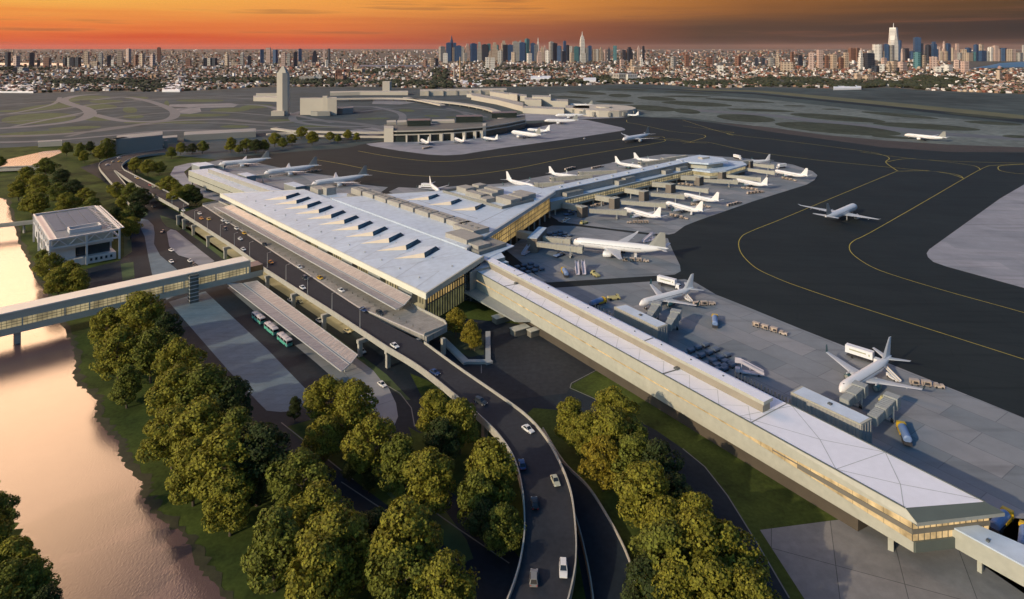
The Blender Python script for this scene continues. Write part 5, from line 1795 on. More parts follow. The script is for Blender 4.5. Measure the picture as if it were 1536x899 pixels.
def put_car(colour, x, y, z, hx, hy, label, suv=False, group='cars on the raised roadway'):
    k = (colour, suv)
    if k not in CARS:
        o = CARS[k] = car(colour, suv)
    else:
        o = copy_tree(CARS[k])
    p = g(x, y, z + .7)
    o.location = (p.x, p.y, z + .005)
    o.rotation_euler = (0, 0, math.atan2(-hx, hy))
    tag(o, label, 'car', group)
    return o


udx, udy = UX, UY
# (colour, px x, px y, deck height, heading x, y)
UP = [('white', 162, 247, 6.1, .5, .86), ('white', 179, 236.5, 4.6, .4, .9), ('yellow', 180, 242, 5.6, .2, .95), ('pale green', 170, 242.5, 5.5, .3, .9), ('white', 203.5, 265.5, 7.5, UX, UY), ('yellow', 206.5, 267.3, 7.5, UX, UY),
      ('red', 225, 277.5, 8.15, UX, UY), ('pale green', 230, 280, 8.2, UX, UY), ('white', 275, 315.5, 8.7, UX, UY), ('white', 299.5, 320, 8.7, UX, UY), ('orange', 302, 327.5, 8.7, UX, UY), ('yellow', 313, 328.5, 8.7, UX, UY),
      ('white', 334.5, 330.5, 8.7, UX, UY), ('white', 341, 333.5, 8.7, UX, UY), ('dark grey', 338, 343, 8.7, UX, UY), ('white', 355, 342.5, 8.7, UX, UY), ('yellow', 366.5, 349.5, 8.7, UX, UY), ('white', 360.5, 358, 8.7, UX, UY),
      ('dark grey', 397.5, 367, 8.7, UX, UY), ('white', 365, 373.5, 8.7, UX, UY), ('orange', 406, 393, 8.7, UX, UY), ('white', 449, 400, 8.7, UX, UY), ('dark grey', 458, 417, 8.7, UX, UY), ('white', 454, 431, 8.7, UX, UY),
      ('yellow', 480, 416.5, 8.7, UX, UY), ('white', 512, 435, 8.7, UX, UY), ('blue', 545, 464, 8.7, UX, UY), ('dark grey', 570, 469.5, 8.7, UX, UY), ('white', 592, 518, 8.7, UX, UY)]
tot = {}
for u in UP: tot[u[0]] = tot.get(u[0], 0) + 1
for (c, x, y, z, hx, hy) in UP:
    cnt[c] = cnt.get(c, 0) + 1
    lab = '%s %s on the raised roadway, ' % (c, 'taxi car' if c in ('yellow', 'orange') else 'car')
    lab += ('the only one of its colour there' if tot[c] == 1 else '%s of that colour counted from the far curve' % ordn[cnt[c] - 1])
    put_car(c, x, y, z, hx, hy, lab, suv=(c == 'dark grey'))
put_car('blue', 652, 558, 8.4, .75, -.66, 'dark blue car entering the curve where the raised roadway narrows')
put_car('dark grey', 721, 602, 8.0, .78, -.62, 'dark car half hidden by the tree on the inner side of the curve', suv=True)
put_car('white', 792, 643, 7.7, .62, -.78, 'white saloon car, topmost of the cars on the big curve')
put_car('blue', 783, 696, 7.3, -.12, 1, 'dark blue car by the inner wall of the big curve')
put_car('pale green', 833, 720, 7.15, .22, -.97, 'pale green car by the outer wall of the big curve')
put_car('black', 802, 754, 6.9, -.05, 1, 'black car in the middle of the big curve')
put_car('white', 845, 853, 6.4, -.06, -1, 'white tall car near the bottom edge by the outer wall', suv=True)
put_car('grey', 801, 866, 6.3, .06, 1, 'grey tall car near the bottom edge in the left lane', suv=True)
GL = 'cars on the ground level roads'
LOWC = [('white', 257, 375, .8, -.6, 'white car on the lower road beside the pale island, upper one of two'), ('white', 257, 392, .7, -.7, 'white car on the lower road just above the footbridge, left one of two'),
        ('white', 285, 391, .7, -.7, 'white car on the lower road just above the footbridge, right one of two'), ('dark grey', 291, 397, .6, -.8, 'dark car partly hidden behind the footbridge roof on the lower road'),
        ('blue', 244, 347, .1, -1, 'small blue car between the two pale paved patches'), ('white', 210, 305, .4, -.9, 'white car under the trees at the far end of the lower road'),
        ('grey', 230, 309.5, .7, -.7, 'grey car beside the wall at the far end of the lower road')]
for c, x, y, hx, hy, lab in LOWC:
    put_car(c, x, y, 0.0, hx, hy, lab, group=GL)
for c, x, y, lab in [('white', 436, 450, 'white car under the raised roadway, farthest of three white ones'), ('dark grey', 450, 452, 'dark car in the warm light under the raised roadway'),
                     ('white', 479, 480.5, 'white car under the raised roadway, middle one of three white ones'), ('tan', 521, 496, 'tan car in the warm light under the raised roadway'),
                     ('white', 543, 526, 'white car under the raised roadway, nearest of three white ones'), ('white', 573, 576, 'white car coming out beside the rounded tip of the bus island')]:
    put_car(c, x, y, 0.0, UX, UY, lab, group=GL)

# buses
m_mint = M('bus_mint', (0.10, 0.40, 0.31), 0.35, 0.0)
m_broof = M('bus_roof', (0.50, 0.46, 0.48), 0.5, 0.08, .5)


def bus():
    e = empty('bus', (0, 0, 0))
    L, Wd = 10.6, 2.6
    mb = MB(); mb.box((0, 0, 1.0), (Wd, L, 1.3)); mb.build('body', m_mint, e)
    mb = MB(); mb.box((0, 0, 2.2), (Wd - .06, L - .06, 1.1)); mb.build('window', m_cglass, e)
    mb = MB(); mb.box((0, 0, 2.95), (Wd, L, .40), 0, 0, None, .94); mb.box((0, 1.5, 3.25), (1.6, 2.6, .25)); mb.box((0, -2.6, 3.25), (1.4, 1.8, .2))
    for y in (-L / 2 + .2, -L / 6, L / 6, L / 2 - .2):
        for s in (-1, 1): mb.box((s * (Wd / 2 - .03), y, 2.2), (.06, .3, 1.1))
    mb.build('roof', m_broof, e)
    for y in (L * .3, -L * .28):
        for s in (-1, 1):
            mb = MB(); mb.tube([(s * 1.0, y, .48), (s * 1.32, y, .48)], .48, 12); mb.build('wheel', m_tyre, e)
    for s in (-1, 1):
        mb = MB(); mb.box((s * .95, L / 2 + .02, .8), (.4, .1, .22)); mb.build('headlight', m_head, e)
    return e


b0 = bus()
for i, (x, y) in enumerate([(388, 477), (407, 493), (427, 509.5)]):
    o = b0 if i == 0 else copy_tree(b0)
    p = g(x, y, 1.5)
    o.location = (p.x, p.y, 0)
    o.rotation_euler = (0, 0, math.atan2(-UX, UY))
    tag(o, 'mint green bus by the bus canopy, %s of three' % ['farthest', 'middle one', 'nearest'][i], 'bus', 'mint green buses beside the bus canopy')

# ------------------------------------------------------------------ apron vehicles
m_cart = M('cart_tan', (0.46, 0.37, 0.30), 0.6, 0.1, .5)
m_blue = M('tank_blue', (0.16, 0.24, 0.42), 0.45, 0.1, .4)
m_dblue = M('dolly_blue', (0.10, 0.13, 0.18), 0.55, 0.15, .6)
m_yel = M('cab_yellow', (0.55, 0.36, 0.02), 0.45, 0.1, .5)
m_tug = M('tug_olive', (0.40, 0.36, 0.16), 0.6, 0.1, .5)
m_lilac = M('stair_lilac', (0.55, 0.52, 0.58), 0.5, 0.06, .5)
m_truckw = M('truck_white', (0.74, 0.72, 0.72), 0.4, 0.05, .5)
m_logo = M('truck_mark', (0.34, 0.34, 0.22), 0.5, 0.2, 1)
m_dark = M('chassis_dark', (0.035, 0.035, 0.04), 0.7, 0.1, 1)


def wheels(e, xs, ys, r=.42):
    for y in ys:
        for s in (-1, 1):
            mb = MB(); mb.tube([(s * (xs - .28), y, r), (s * xs, y, r)], r, 10); mb.build('wheel', m_tyre, e)


def tow_train(n=3):
    e = empty('baggage_train', (0, 0, 0))
    mb = MB(); mb.box((0, 0, .75), (1.7, 3.4, .8)); mb.box((0, -.9, 1.65), (1.6, 1.3, .12)); mb.box((0, 1.1, 1.25), (1.5, 1.0, .3))
    for s in (-1, 1): mb.box((s * .7, -1.5, 1.3), (.1, .1, .7)); mb.box((s * .7, -.3, 1.3), (.1, .1, .7))
    mb.build('tractor', m_cart, e)
    mb = MB()
    for y in (1.0, -1.1):
        for s in (-1, 1): mb.tube([(s * .6, y, .42), (s * .9, y, .42)], .42, 8)
    mb.build('tractor_wheels', m_tyre, e)
    for k in range(n):
        y = -4.3 - k * 4.1
        mb = MB(); mb.box((0, y, .62), (1.7, 3.1, .18)); mb.box((0, y, 2.15), (1.8, 3.2, .14)); mb.box((0, y - 1.5, 1.35), (1.7, .12, 1.5)); mb.box((0, y + 1.5, 1.35), (1.7, .12, 1.5)); mb.box((0, y, 1.35), (.1, 3, 1.5))
        mb.box((0, y + 1.9, .5), (.12, 1.2, .12))
        ct = mb.build('cart', m_cart, e)
        mb = MB(); mb.box((.42, y + .4, 1.05), (.7, 1.3, .7)); mb.box((-.42, y - .5, 1.0), (.7, 1.2, .6)); mb.build('baggage', m_dark, ct)
        mb = MB()
        for yy in (1.0, -1.0):
            for s in (-1, 1): mb.tube([(s * .6, y + yy, .3), (s * .85, y + yy, .3)], .3, 8)
        mb.build('cart_wheels', m_tyre, ct)
    return e


def fuel_truck():
    e = empty('fuel_truck', (0, 0, 0))
    mb = MB(); mb.tube([(0, 3.0, 2.1), (0, 2.8, 2.1), (0, -4.6, 2.1), (0, -4.9, 2.1)], [.9, 1.3, 1.3, .9], 14); mb.build('tank', m_blue, e, smooth=False)
    mb = MB(); mb.box((0, 4.6, 1.6), (2.5, 2.0, 2.1), 0, 0, None, .92); mb.box((0, 4.5, 2.75), (2.6, 1.2, .3)); mb.build('cab', m_yel, e)
    mb = MB(); mb.box((0, 5.55, 1.95), (2.1, .12, .75)); mb.build('windscreen', m_cglass, e)
    mb = MB(); mb.box((0, -.2, .75), (2.3, 10.6, .4)); mb.box((0, -5.0, 1.0), (2.4, .9, .9)); mb.build('chassis', m_dark, e)
    mb = MB()
    for s in (-1, 1): mb.box((s * 1.24, 1.4, 1.25), (.25, 3.4, .8)); mb.box((s * 1.3, 4.3, 2.2), (.4, .5, .8))
    mb.build('side_locker', m_yel, e)
    wheels(e, 1.25, (4.4, -2.6, -3.9), .5)
    return e


def catering_truck():
    e = empty('catering_truck', (0, 0, 0))
    mb = MB(); mb.box((0, -1.6, 3.4), (2.6, 10.5, 3.0)); mb.build('box_body', m_truckw, e)
    mb = MB()
    for s in (-1, 1):
        mb.box((s * 1.32, -2.0, 3.6), (.04, 6.4, .5)); mb.box((s * 1.32, 2.4, 3.4), (.04, .5, .8))
    mb.build('side_marking', m_logo, e)
    mb = MB(); mb.box((0, 5.0, 1.7), (2.4, 2.1, 2.2), 0, 0, None, .93); mb.build('cab', m_truckw, e)
    mb = MB(); mb.box((0, 6.02, 2.1), (2.0, .12, .8)); mb.build('windscreen', m_cglass, e)
    mb = MB(); mb.box((0, -.3, .8), (2.3, 12.2, .45))
    for y in (-4, 1.0):
        mb.beam((0, y - 1.5, 1.0), (0, y + 1.5, 1.95), 2.0, .2); mb.beam((0, y + 1.5, 1.0), (0, y - 1.5, 1.95), 1.6, .2)
    mb.build('chassis', m_dark, e)
    wheels(e, 1.2, (4.8, -4.2), .5)
    return e


def belt_loader():
    e = empty('belt_loader', (0, 0, 0))
    mb = MB(); mb.beam((0, -4.0, 1.1), (0, 4.4, 3.6), 1.1, .35); mb.build('belt', m_truckw, e)
    mb = MB()
    for s in (-1, 1): mb.beam((s * .62, -4.0, 1.35), (s * .62, 4.4, 3.85), .1, .3)
    mb.build('side_rail', m_tan, e)
    mb = MB(); mb.box((0, -.6, .75), (1.9, 5.0, .6)); mb.box((-.75, 1.2, 1.35), (.7, 1.1, 1.0)); mb.build('body', m_truckw, e)
    wheels(e, .98, (1.2, -2.2), .4)
    return e


def stair_truck():
    e = empty('mobile_stairs', (0, 0, 0))
    mb = MB()
    for k in range(14):
        mb.box((0, -5 + k * .62, .8 + k * .27), (1.7, .62, .28))
    mb.box((0, 4.6, 4.45), (2.0, 2.2, .25))
    mb.build('steps', m_lilac, e)
    mb = MB()
    for s in (-1, 1):
        mb.beam((s * .95, -5.2, 1.9), (s * .95, 3.6, 5.6), .12, 1.1); mb.beam((s * .95, 3.6, 5.6), (s * .95, 5.6, 5.6), .12, 1.1)
        mb.box((s * .8, 3.2, 2.3), (.2, .2, 4.2)); mb.box((s * .8, 0, 1.3), (.2, .2, 2.2))
    mb.build('handrail', m_lilac, e)
    mb = MB(); mb.box((0, -.5, .7), (2.1, 8.4, .5)); mb.box((0, 4.6, 1.3), (2.1, 1.8, 1.5)); mb.build('chassis', m_lilac, e)
    wheels(e, 1.05, (3.6, -3.2), .42)
    return e


def pushback_tug():
    e = empty('pushback_tug', (0, 0, 0))
    mb = MB(); mb.loft([[(-1.3, -3.2, .5), (1.3, -3.2, .5), (1.3, 3.2, .5), (-1.3, 3.2, .5)], [(-1.35, -3.3, 1.2), (1.35, -3.3, 1.2), (1.35, 3.3, 1.2), (-1.35, 3.3, 1.2)], [(-1.2, -2.9, 1.6), (1.2, -2.9, 1.6), (1.2, 3.0, 1.6), (-1.2, 3.0, 1.6)]]); mb.build('body', m_tug, e)
    mb = MB(); mb.box((0, 2.0, 2.1), (2.0, 1.5, 1.0), 0, 0, None, .85); mb.build('cab', m_tug, e)
    mb = MB(); mb.box((0, 2.74, 2.1), (1.6, .1, .6)); mb.box((0, 1.26, 2.1), (1.6, .1, .6)); mb.build('window', m_cglass, e)
    wheels(e, 1.42, (1.9, -1.9), .62)
    return e


def dolly():
    e = empty('container_dolly', (0, 0, 0))
    mb = MB(); mb.box((0, 0, .6), (2.3, 3.2, .25)); mb.box((0, 2.1, .5), (.15, 1.1, .15)); mb.build('deck', m_dark, e)
    mb = MB(); mb.loft([[(-1.1, -1.5, .74), (1.1, -1.5, .74), (1.1, 1.5, .74), (-1.1, 1.5, .74)], [(-1.1, -1.5, 1.15), (1.1, -1.5, 1.15), (1.1, 1.5, 1.15), (-1.1, 1.5, 1.15)], [(-1.1, -1.5, 1.6), (.8, -1.5, 1.6), (.8, 1.5, 1.6), (-1.1, 1.5, 1.6)]]); mb.build('container', m_dblue, e)
    mb = MB()
    for y in (1.1, -1.1):
        for s in (-1, 1): mb.tube([(s * .8, y, .3), (s * 1.05, y, .3)], .3, 8)
    mb.build('wheels', m_tyre, e)
    return e


def loader():
    e = empty('cargo_loader', (0, 0, 0))
    mb = MB(); mb.box((0, -1.2, 1.1), (3.0, 6.4, .4)); mb.box((0, 3.2, 2.6), (3.2, 2.4, .3)); mb.build('platform', m_blue, e)
    mb = MB(); mb.box((0, 0, .6), (2.8, 8.6, .5))
    for s in (-1, 1): mb.beam((s * 1.3, -3, 1), (s * 1.3, 3, 2.6), .2, .25); mb.beam((s * 1.3, 3.2, 1), (s * 1.3, -1, 2.2), .2, .25)
    mb.build('lift_frame', m_dark, e)
    mb = MB(); mb.box((-1.2, 3.6, 3.5), (1.0, 1.4, 1.5)); mb.build('cab', m_yel, e)
    wheels(e, 1.4, (2.6, -2.8), .45)
    return e


PROTO = {}
MAKE = {'train3': lambda: tow_train(3), 'train4': lambda: tow_train(4), 'train2': lambda: tow_train(2), 'fuel': fuel_truck, 'cater': catering_truck, 'belt': belt_loader, 'stairs': stair_truck, 'tug': pushback_tug, 'dolly': dolly, 'loader': loader}
CAT = {'train3': 'baggage train', 'train4': 'baggage train', 'train2': 'baggage train', 'fuel': 'fuel truck', 'cater': 'catering truck', 'belt': 'belt loader', 'stairs': 'boarding stairs', 'tug': 'pushback tug', 'dolly': 'dolly', 'loader': 'cargo loader'}


def put(kind, front, back, label, group=None, scale=1.0):
    """front and back are photo points of the vehicle's two ends"""
    if kind not in PROTO:
        o = PROTO[kind] = MAKE[kind]()
    else:
        o = copy_tree(PROTO[kind])
    f, b = g(*front, 1.0), g(*back, 1.0)
    d = f - b
    if kind.startswith('train'):
        u = d.normalized(); p = f - u * 1.9
    else:
        p = (f + b) / 2
    o.location = (p.x, p.y, 0.0)
    o.rotation_euler = (0, 0, math.atan2(-d.x, d.y))
    o.scale = (scale,) * 3
    tag(o, label, CAT[kind], group)
    return o


GT = 'tan baggage trains on the aprons'
TR = [('train3', (1182, 501), (1130, 486), 'tan baggage train alone in the open between the two jets of the long pier'), ('train2', (1417, 579), (1365, 573), 'tan baggage train behind the wing of the nearest jet'),
      ('train2', (1073, 454), (1035, 457), 'tan baggage train under the wing of the upper jet by the long pier'), ('train3', (974, 391), (936, 389), 'tan baggage train behind the wing of the large wide-body'),
      ('train3', (940, 333), (976, 333), 'tan baggage train beside the first jet on the near side of the middle pier'), ('train3', (1033, 328), (1009, 323), 'tan baggage train beside the second near side jet of the middle pier'),
      ('train4', (1112, 303), (1093, 308), 'tan baggage train alone near the sloping edge of the island apron'), ('train3', (1066, 310), (1040, 307), 'tan baggage train beside the third near side jet of the middle pier'),
      ('train4', (1146, 287), (1123, 290), 'tan baggage train, lower of two beside the fourth near side jet'), ('train3', (1112, 281), (1136, 285), 'tan baggage train, upper of two beside the fourth near side jet'),
      ('train3', (1195, 271), (1174, 267), 'tan baggage train by the jet at the rounded apron tip'), ('train4', (863, 250.5), (846, 255), 'tan baggage train, left of two on the far edge of the island apron'),
      ('train4', (905, 249), (888, 252.5), 'tan baggage train, right of two on the far edge of the island apron'), ('train3', (482, 255), (458, 258), 'tan baggage train behind the middle wide-body of the west apron'),
      ('train4', (648, 220), (635, 223), 'tiny baggage train in front of the dark glass terminal'), ('train3', (886, 309), (905, 306), 'baggage train in the shade beside the first slatted stair tower'),
      ('train3', (1015, 275), (1038, 278), 'baggage train in the shade beside the fifth slatted stair tower')]
for k, f, b, lab in TR:
    put(k, f, b, lab, GT)
put('cater', (1318, 545), (1274, 531), 'long white catering truck beside the tail of the nearest jet', 'white catering trucks')
put('cater', (1016, 431), (993, 425), 'long white catering truck beside the tail of the upper jet by the long pier', 'white catering trucks')
put('cater', (1165, 252), (1178, 250.5), 'white catering truck beyond the jet at the rounded apron tip', 'white catering trucks')
put('cater', (1112, 239), (1102, 236.5), 'white catering truck behind the end pavilion of the middle pier', 'white catering trucks')
put('cater', (630, 281.5), (646, 282), 'white catering truck beside the tail-on jet behind the rear roof', 'white catering trucks')
put('belt', (1326, 557), (1350, 572), 'belt loader raised to the nearest jet', 'belt loaders')
put('belt', (1024, 443), (1038, 452), 'belt loader raised to the upper jet by the long pier', 'belt loaders')
put('belt', (954, 376), (953, 389), 'belt loader raised to the large wide-body', 'belt loaders')
put('belt', (1040, 316), (1035, 324), 'belt loader raised to the second near side jet of the middle pier', 'belt loaders')
put('fuel', (1350, 638), (1363, 668), 'blue tanker with yellow cab alone right of the lower ribbed lounge', 'blue tankers with yellow cabs')
put('fuel', (1513, 772), (1490, 797), 'blue tanker with yellow cab behind the end of the long pier', 'blue tankers with yellow cabs')
put('fuel', (1072, 475), (1073, 492), 'blue tanker with yellow cab in the open above the dolly rows', 'blue tankers with yellow cabs')
put('fuel', (844, 404), (851, 416), 'blue tanker with yellow cab left of the two lilac stairs', 'blue tankers with yellow cabs')
put('fuel', (905, 452), (888, 458), 'blue tanker with yellow cab near the upper ribbed lounge', 'blue tankers with yellow cabs')
put('fuel', (1538, 800), (1536, 820), 'blue tanker cut by the right edge behind the long pier', 'blue tankers with yellow cabs')
put('loader', (847, 379), (831, 385), 'blue loader with yellow cab in front of the slatted gate house', 'blue cargo loaders')
put('loader', (862, 320), (846, 322), 'blue loader with yellow parts, left of two by the first stair tower', 'blue cargo loaders')
put('loader', (868, 316), (850, 317), 'blue loader with yellow parts, right of two by the first stair tower', 'blue cargo loaders')
put('stairs', (864, 397), (868, 417), 'lilac mobile stairs, left of a parked pair by the dark strip', 'lilac mobile stairs')
put('stairs', (873, 396), (878, 417), 'lilac mobile stairs, right of a parked pair by the dark strip', 'lilac mobile stairs')
put('stairs', (983, 358), (962, 363), 'lilac mobile stairs beyond the tail of the large wide-body', 'lilac mobile stairs')
put('stairs', (1110, 556), (1140, 560), 'blue-shaded mobile stairs beside the fenced ramp of the long pier', 'lilac mobile stairs')
put('stairs', (797, 374), (782, 383), 'lilac mobile stairs against the golden facade', 'lilac mobile stairs')
put('tug', (929, 446), (912, 447), 'olive pushback tug left of the upper jet by the long pier', 'olive pushback tugs')
put('tug', (887, 408), (899, 415), 'olive pushback tug right of the lilac stairs pair', 'olive pushback tugs')
put('tug', (872, 335), (880, 333), 'olive pushback tug below the first stair tower', 'olive pushback tugs')
put('tug', (1327, 600), (1334, 603), 'olive pushback tug below the wing of the nearest jet', 'olive pushback tugs', .8)
for i, (x, y) in enumerate([(846, 332), (851, 328.5), (877, 208), (906, 306)]):
    put_car('white', x, y, 0, .7, .7, ['white service car, lower of two by the rounded apron corner', 'white service car, upper of two by the rounded apron corner', 'white service car on the far apron', 'white service car under the second link corridor'][i], True, 'white service cars on the aprons')
# parked rows of container dollies
dl = 0


def dolly_rows(org, nr, nc, du, dv, where):
    global dl
    b = g(*org)
    for r_ in range(nr):
        for c in range(nc):
            if 'dolly' not in PROTO:
                o = PROTO['dolly'] = dolly()
            else:
                o = copy_tree(PROTO['dolly'])
            p = b + Vector((wx, wy, 0)) * (r_ * du) + Vector((nx, ny, 0)) * (c * dv)
            o.location = (p.x + rnd.uniform(-.15, .15), p.y + rnd.uniform(-.15, .15), 0)
            o.rotation_euler = (0, 0, math.atan2(-nx, ny) + rnd.uniform(-.04, .04))
            tag(o, 'dark blue container dolly in the parked rows ' + where, 'dolly', 'dark blue container dollies ' + where)


dolly_rows((1026, 533), 4, 4, 5.6, 4.6, 'above the middle of the long pier')
dolly_rows((766, 405), 3, 4, 5.4, 4.8, 'at the root of the long pier')
dolly_rows((824, 353), 3, 3, 5.4, 4.8, 'behind the slatted gate house')
dolly_rows((1075, 551), 2, 2, 3.6, 5.4, 'at the fenced ramp of the long pier')
# fenced ramp beside the pier
def post_fence(p, q, n, label):
    a, b = g(*p), g(*q)
    e = empty('post_fence', (a.x, a.y, 0), label, 'fence', 'fences of pale posts beside the long pier')
    mb = MB(); mb.beam((a.x, a.y, 1.2), (b.x, b.y, 1.2), .25, 1.2); wpart(mb, 'base_wall', [m_dark], e)
    for k in range(n):
        c = a.lerp(b, k / (n - 1))
        mb = MB(); mb.box((c.x, c.y, 1.5), (.45, .35, 3.0), .6); wpart(mb, 'post', [m_conc], e)


post_fence((1103, 569), (1190, 614), 18, 'row of pale fence posts along the dark ramp, upper stretch by the lower lounge')
post_fence((1196, 618), (1250, 648), 10, 'row of pale fence posts along the dark ramp, lower stretch by the lower lounge')
post_fence((893, 465), (938, 489), 11, 'row of pale fence posts beside the upper ribbed lounge')
sheet('service_ramp', px([(1100, 572), (1106, 569), (1252, 648), (1240, 655)]), -.005, m_road)
# end passage leaving the pier at the lower right corner
ep = empty('link_corridor', g(1470, 830), 'plain beige enclosed corridor leaving the pier end at the right edge', 'corridor')
mb = MB()
q = [g(1415, 783, 9.0), g(1448, 779.5, 9.0), g(1640, 862, 9.0), g(1640, 905, 9.0)]
mb.prism(q, 4.0, 8.6, 0)
wpart(mb, 'wall', [m_wall], ep)
mb = MB(); mb.prism(q, 8.62, 9.0, 0); c = g(1482, 811, 9.2); mb.box((c.x, c.y, 9.2), (.9, .7, .5), .6, 1)
wpart(mb, 'roof', [m_roof, m_seamd], ep)
mb = MB()
for t in (.25, .7):
    c = q[0].lerp(q[3], t); mb.box((c.x + 2, c.y + 1.5, 2.0), (1, 1, 4.2), .6)
wpart(mb, 'column', [m_wall], ep)

# lamp posts along the raised roadway
LP = None
for i, (x, y) in enumerate([(258, 309), (275, 321), (292, 332), (311, 343.5), (330.5, 354.5), (351.5, 368.5), (374.5, 383), (401, 400), (429, 419.5), (461.5, 440), (498, 465), (540, 491)]):
    b = g(x, y + 2.5, 8.7)
    if LP is None:
        LP = empty('street_lamp', (0, 0, 0))
        mb = MB(); mb.tube([(0, 0, 0), (0, 0, 8.4)], [.12, .07], 6); mb.build('pole', m_steel, LP)
        mb = MB(); mb.beam((0, 0, 8.4), (1.5, 0, 8.6), .1, .1); mb.box((1.7, 0, 8.55), (.9, .3, .14)); mb.build('lamp_head', m_steel, LP)
        mb = MB(); mb.box((0, 0, .3), (.5, .5, .6)); mb.build('base', m_conc, LP)
        o = LP
    else:
        o = copy_tree(LP)
    o.location = b
    o.rotation_euler = (0, 0, math.atan2(VY, VX))
    tag(o, 'thin lamp post on the raised roadway, %s counted from the far end' % ordn[i], 'lamp post', 'thin lamp posts along the raised roadway')
# ------------------------------------------------------------------ trees
def leafmat(name, c, v):
    m = bpy.data.materials.new(name)
    m.use_nodes = True
    nt = m.node_tree
    b = nt.nodes['Principled BSDF']
    b.inputs['Roughness'].default_value = 0.75
    b.inputs['Specular IOR Level'].default_value = 0.25
    ge = nt.nodes.new('ShaderNodeNewGeometry')
    r = nt.nodes.new('ShaderNodeValToRGB')
    r.color_ramp.elements[0].color = (c[0] * (1 - v), c[1] * (1 - v), c[2] * (1 - v), 1)
    r.color_ramp.elements[1].color = (c[0] * (1 + v), c[1] * (1 + v), c[2] * (1 + v), 1)
    nt.links.new(ge.outputs['Random Per Island'], r.inputs['Fac'])
    nt.links.new(r.outputs['Color'], b.inputs['Base Color'])
    tr = nt.nodes.new('ShaderNodeBsdfTranslucent')
    nt.links.new(r.outputs['Color'], tr.inputs['Color'])
    ms = nt.nodes.new('ShaderNodeMixShader')
    ms.inputs[0].default_value = 0.25
    nt.links.new(b.outputs[0], ms.inputs[1])
    nt.links.new(tr.outputs[0], ms.inputs[2])
    nt.links.new(ms.outputs[0], nt.nodes['Material Output'].inputs['Surface'])
    return m


m_leaf = [leafmat('foliage_olive', (0.200, 0.185, 0.020), .5), leafmat('foliage_green', (0.135, 0.145, 0.020), .5), leafmat('foliage_dark', (0.042, 0.058, 0.014), .5), leafmat('foliage_gold', (0.235, 0.185, 0.018), .5)]
m_bark = M('bark', (0.085, 0.065, 0.045), 0.9, 0.25, 0.8)


def tree_meshes(seed, h, nl, leafs, spread):
    r = random.Random(seed)
    tr = MB()
    lean = Vector((r.uniform(-.4, .4), r.uniform(-.4, .4), 0))
    top = Vector((lean.x * 2, lean.y * 2, h * .62))
    tr.tube([(0, 0, -.2), lean * .4 + Vector((0, 0, h * .14)), lean + Vector((0, 0, h * .34)), top], [h * .020, h * .016, h * .012, h * .004], 8)
    lobes = []
    for k in range(nl):
        t = (k + .5) / nl
        zz = h * (.27 + .65 * t)
        prof = math.sin(math.pi * min(1, max(0, (t * .86 + .16)))) ** .7
        a = k * 2.4 + r.uniform(-.5, .5)
        rr_ = spread * h * prof * r.uniform(.45, 1.0)
        c = Vector((math.cos(a) * rr_, math.sin(a) * rr_, zz))
        rad = h * r.uniform(.095, .165) * (1.1 - .35 * t)
        lobes.append((c, rad))
        s = Vector((lean.x * zz / h, lean.y * zz / h, max(h * .16, zz - rr_ * .8 - h * .06)))
        tr.tube([s, s.lerp(c, .55) + Vector((0, 0, -.02 * h)), c], [h * .008, h * .005, h * .002], 5)
    cr = MB()
    tot = sum(q[1] ** 2 for q in lobes)
    for c, rad in lobes:
        n = int(leafs * rad * rad / tot)
        sub = [Vector((r.gauss(0, 1), r.gauss(0, 1), r.gauss(0, .8))).normalized() for _ in range(9)]
        for _ in range(n):
            d = Vector((r.gauss(0, 1), r.gauss(0, 1), r.gauss(0, .8))).normalized()
            if r.random() < .75:
                d = (r.choice(sub) * 1.5 + d * .75).normalized()
            q = r.random() ** .33
            p = c + Vector((d.x * 1.1, d.y * 1.1, d.z * .82)) * rad * (.45 + .6 * q)
            s = r.uniform(.20, .44)
            nn = (d + Vector((r.gauss(0, .45), r.gauss(0, .45), r.gauss(0, .45) + .25))).normalized()
            x = nn.cross(Vector((r.gauss(0, 1), r.gauss(0, 1), r.gauss(0, 1)))).normalized()
            y = nn.cross(x)
            e = r.uniform(.6, 1.0)
            cr.face([p - x * s - y * s * e * .3, p + x * s * .2 - y * s * e, p + x * s + y * s * .2 * e, p - x * s * .1 + y * s * e])
    return tr, cr


TV = []
for i, (nl, sp) in enumerate([(22, .27), (26, .30), (20, .24), (24, .32), (28, .27), (22, .31), (18, .22)]):
    t, c = tree_meshes(100 + i, 22.0, nl, 9800, sp)
    to = t.build('trunk', m_bark); co = c.build('crown', m_leaf[0])
    TV.append((to.data, co.data))
    bpy.data.objects.remove(to); bpy.data.objects.remove(co)
# the same crowns in the other leaf colours
TVC = {}
for i, (t, c) in enumerate(TV):
    for k in range(4):
        d = c if k == 0 else c.copy()
        d.materials[0] = m_leaf[k]
        TVC[(i, k)] = d
ntree = 0


def tree(x, y, h, kind, label, group, var=None, wide=1.0, base=False):
    """x, y: crown centre in the photo (or the trunk's foot if base)"""
    global ntree
    if base:
        by = y
    else:
        k = .58 * h / H
        by = (y - k * HY) / (1 - k)
    p = g(x, by)
    v = ntree % len(TV) if var is None else var
    ntree += 1
    r = random.Random(ntree * 7 + 1)
    e = empty('tree', (p.x, p.y, -.05), label, 'tree', group, r.uniform(0, 6.28))
    s = h / 22.0 * r.uniform(.84, 1.1)
    e.scale = (s * wide * r.uniform(.95, 1.1), s * wide * r.uniform(.95, 1.1), s)
    for nm, d in (('trunk', TV[v][0]), ('crown', TVC[(v, kind)])):
        o = bpy.data.objects.new(nm, d); col.objects.link(o); o.parent = e


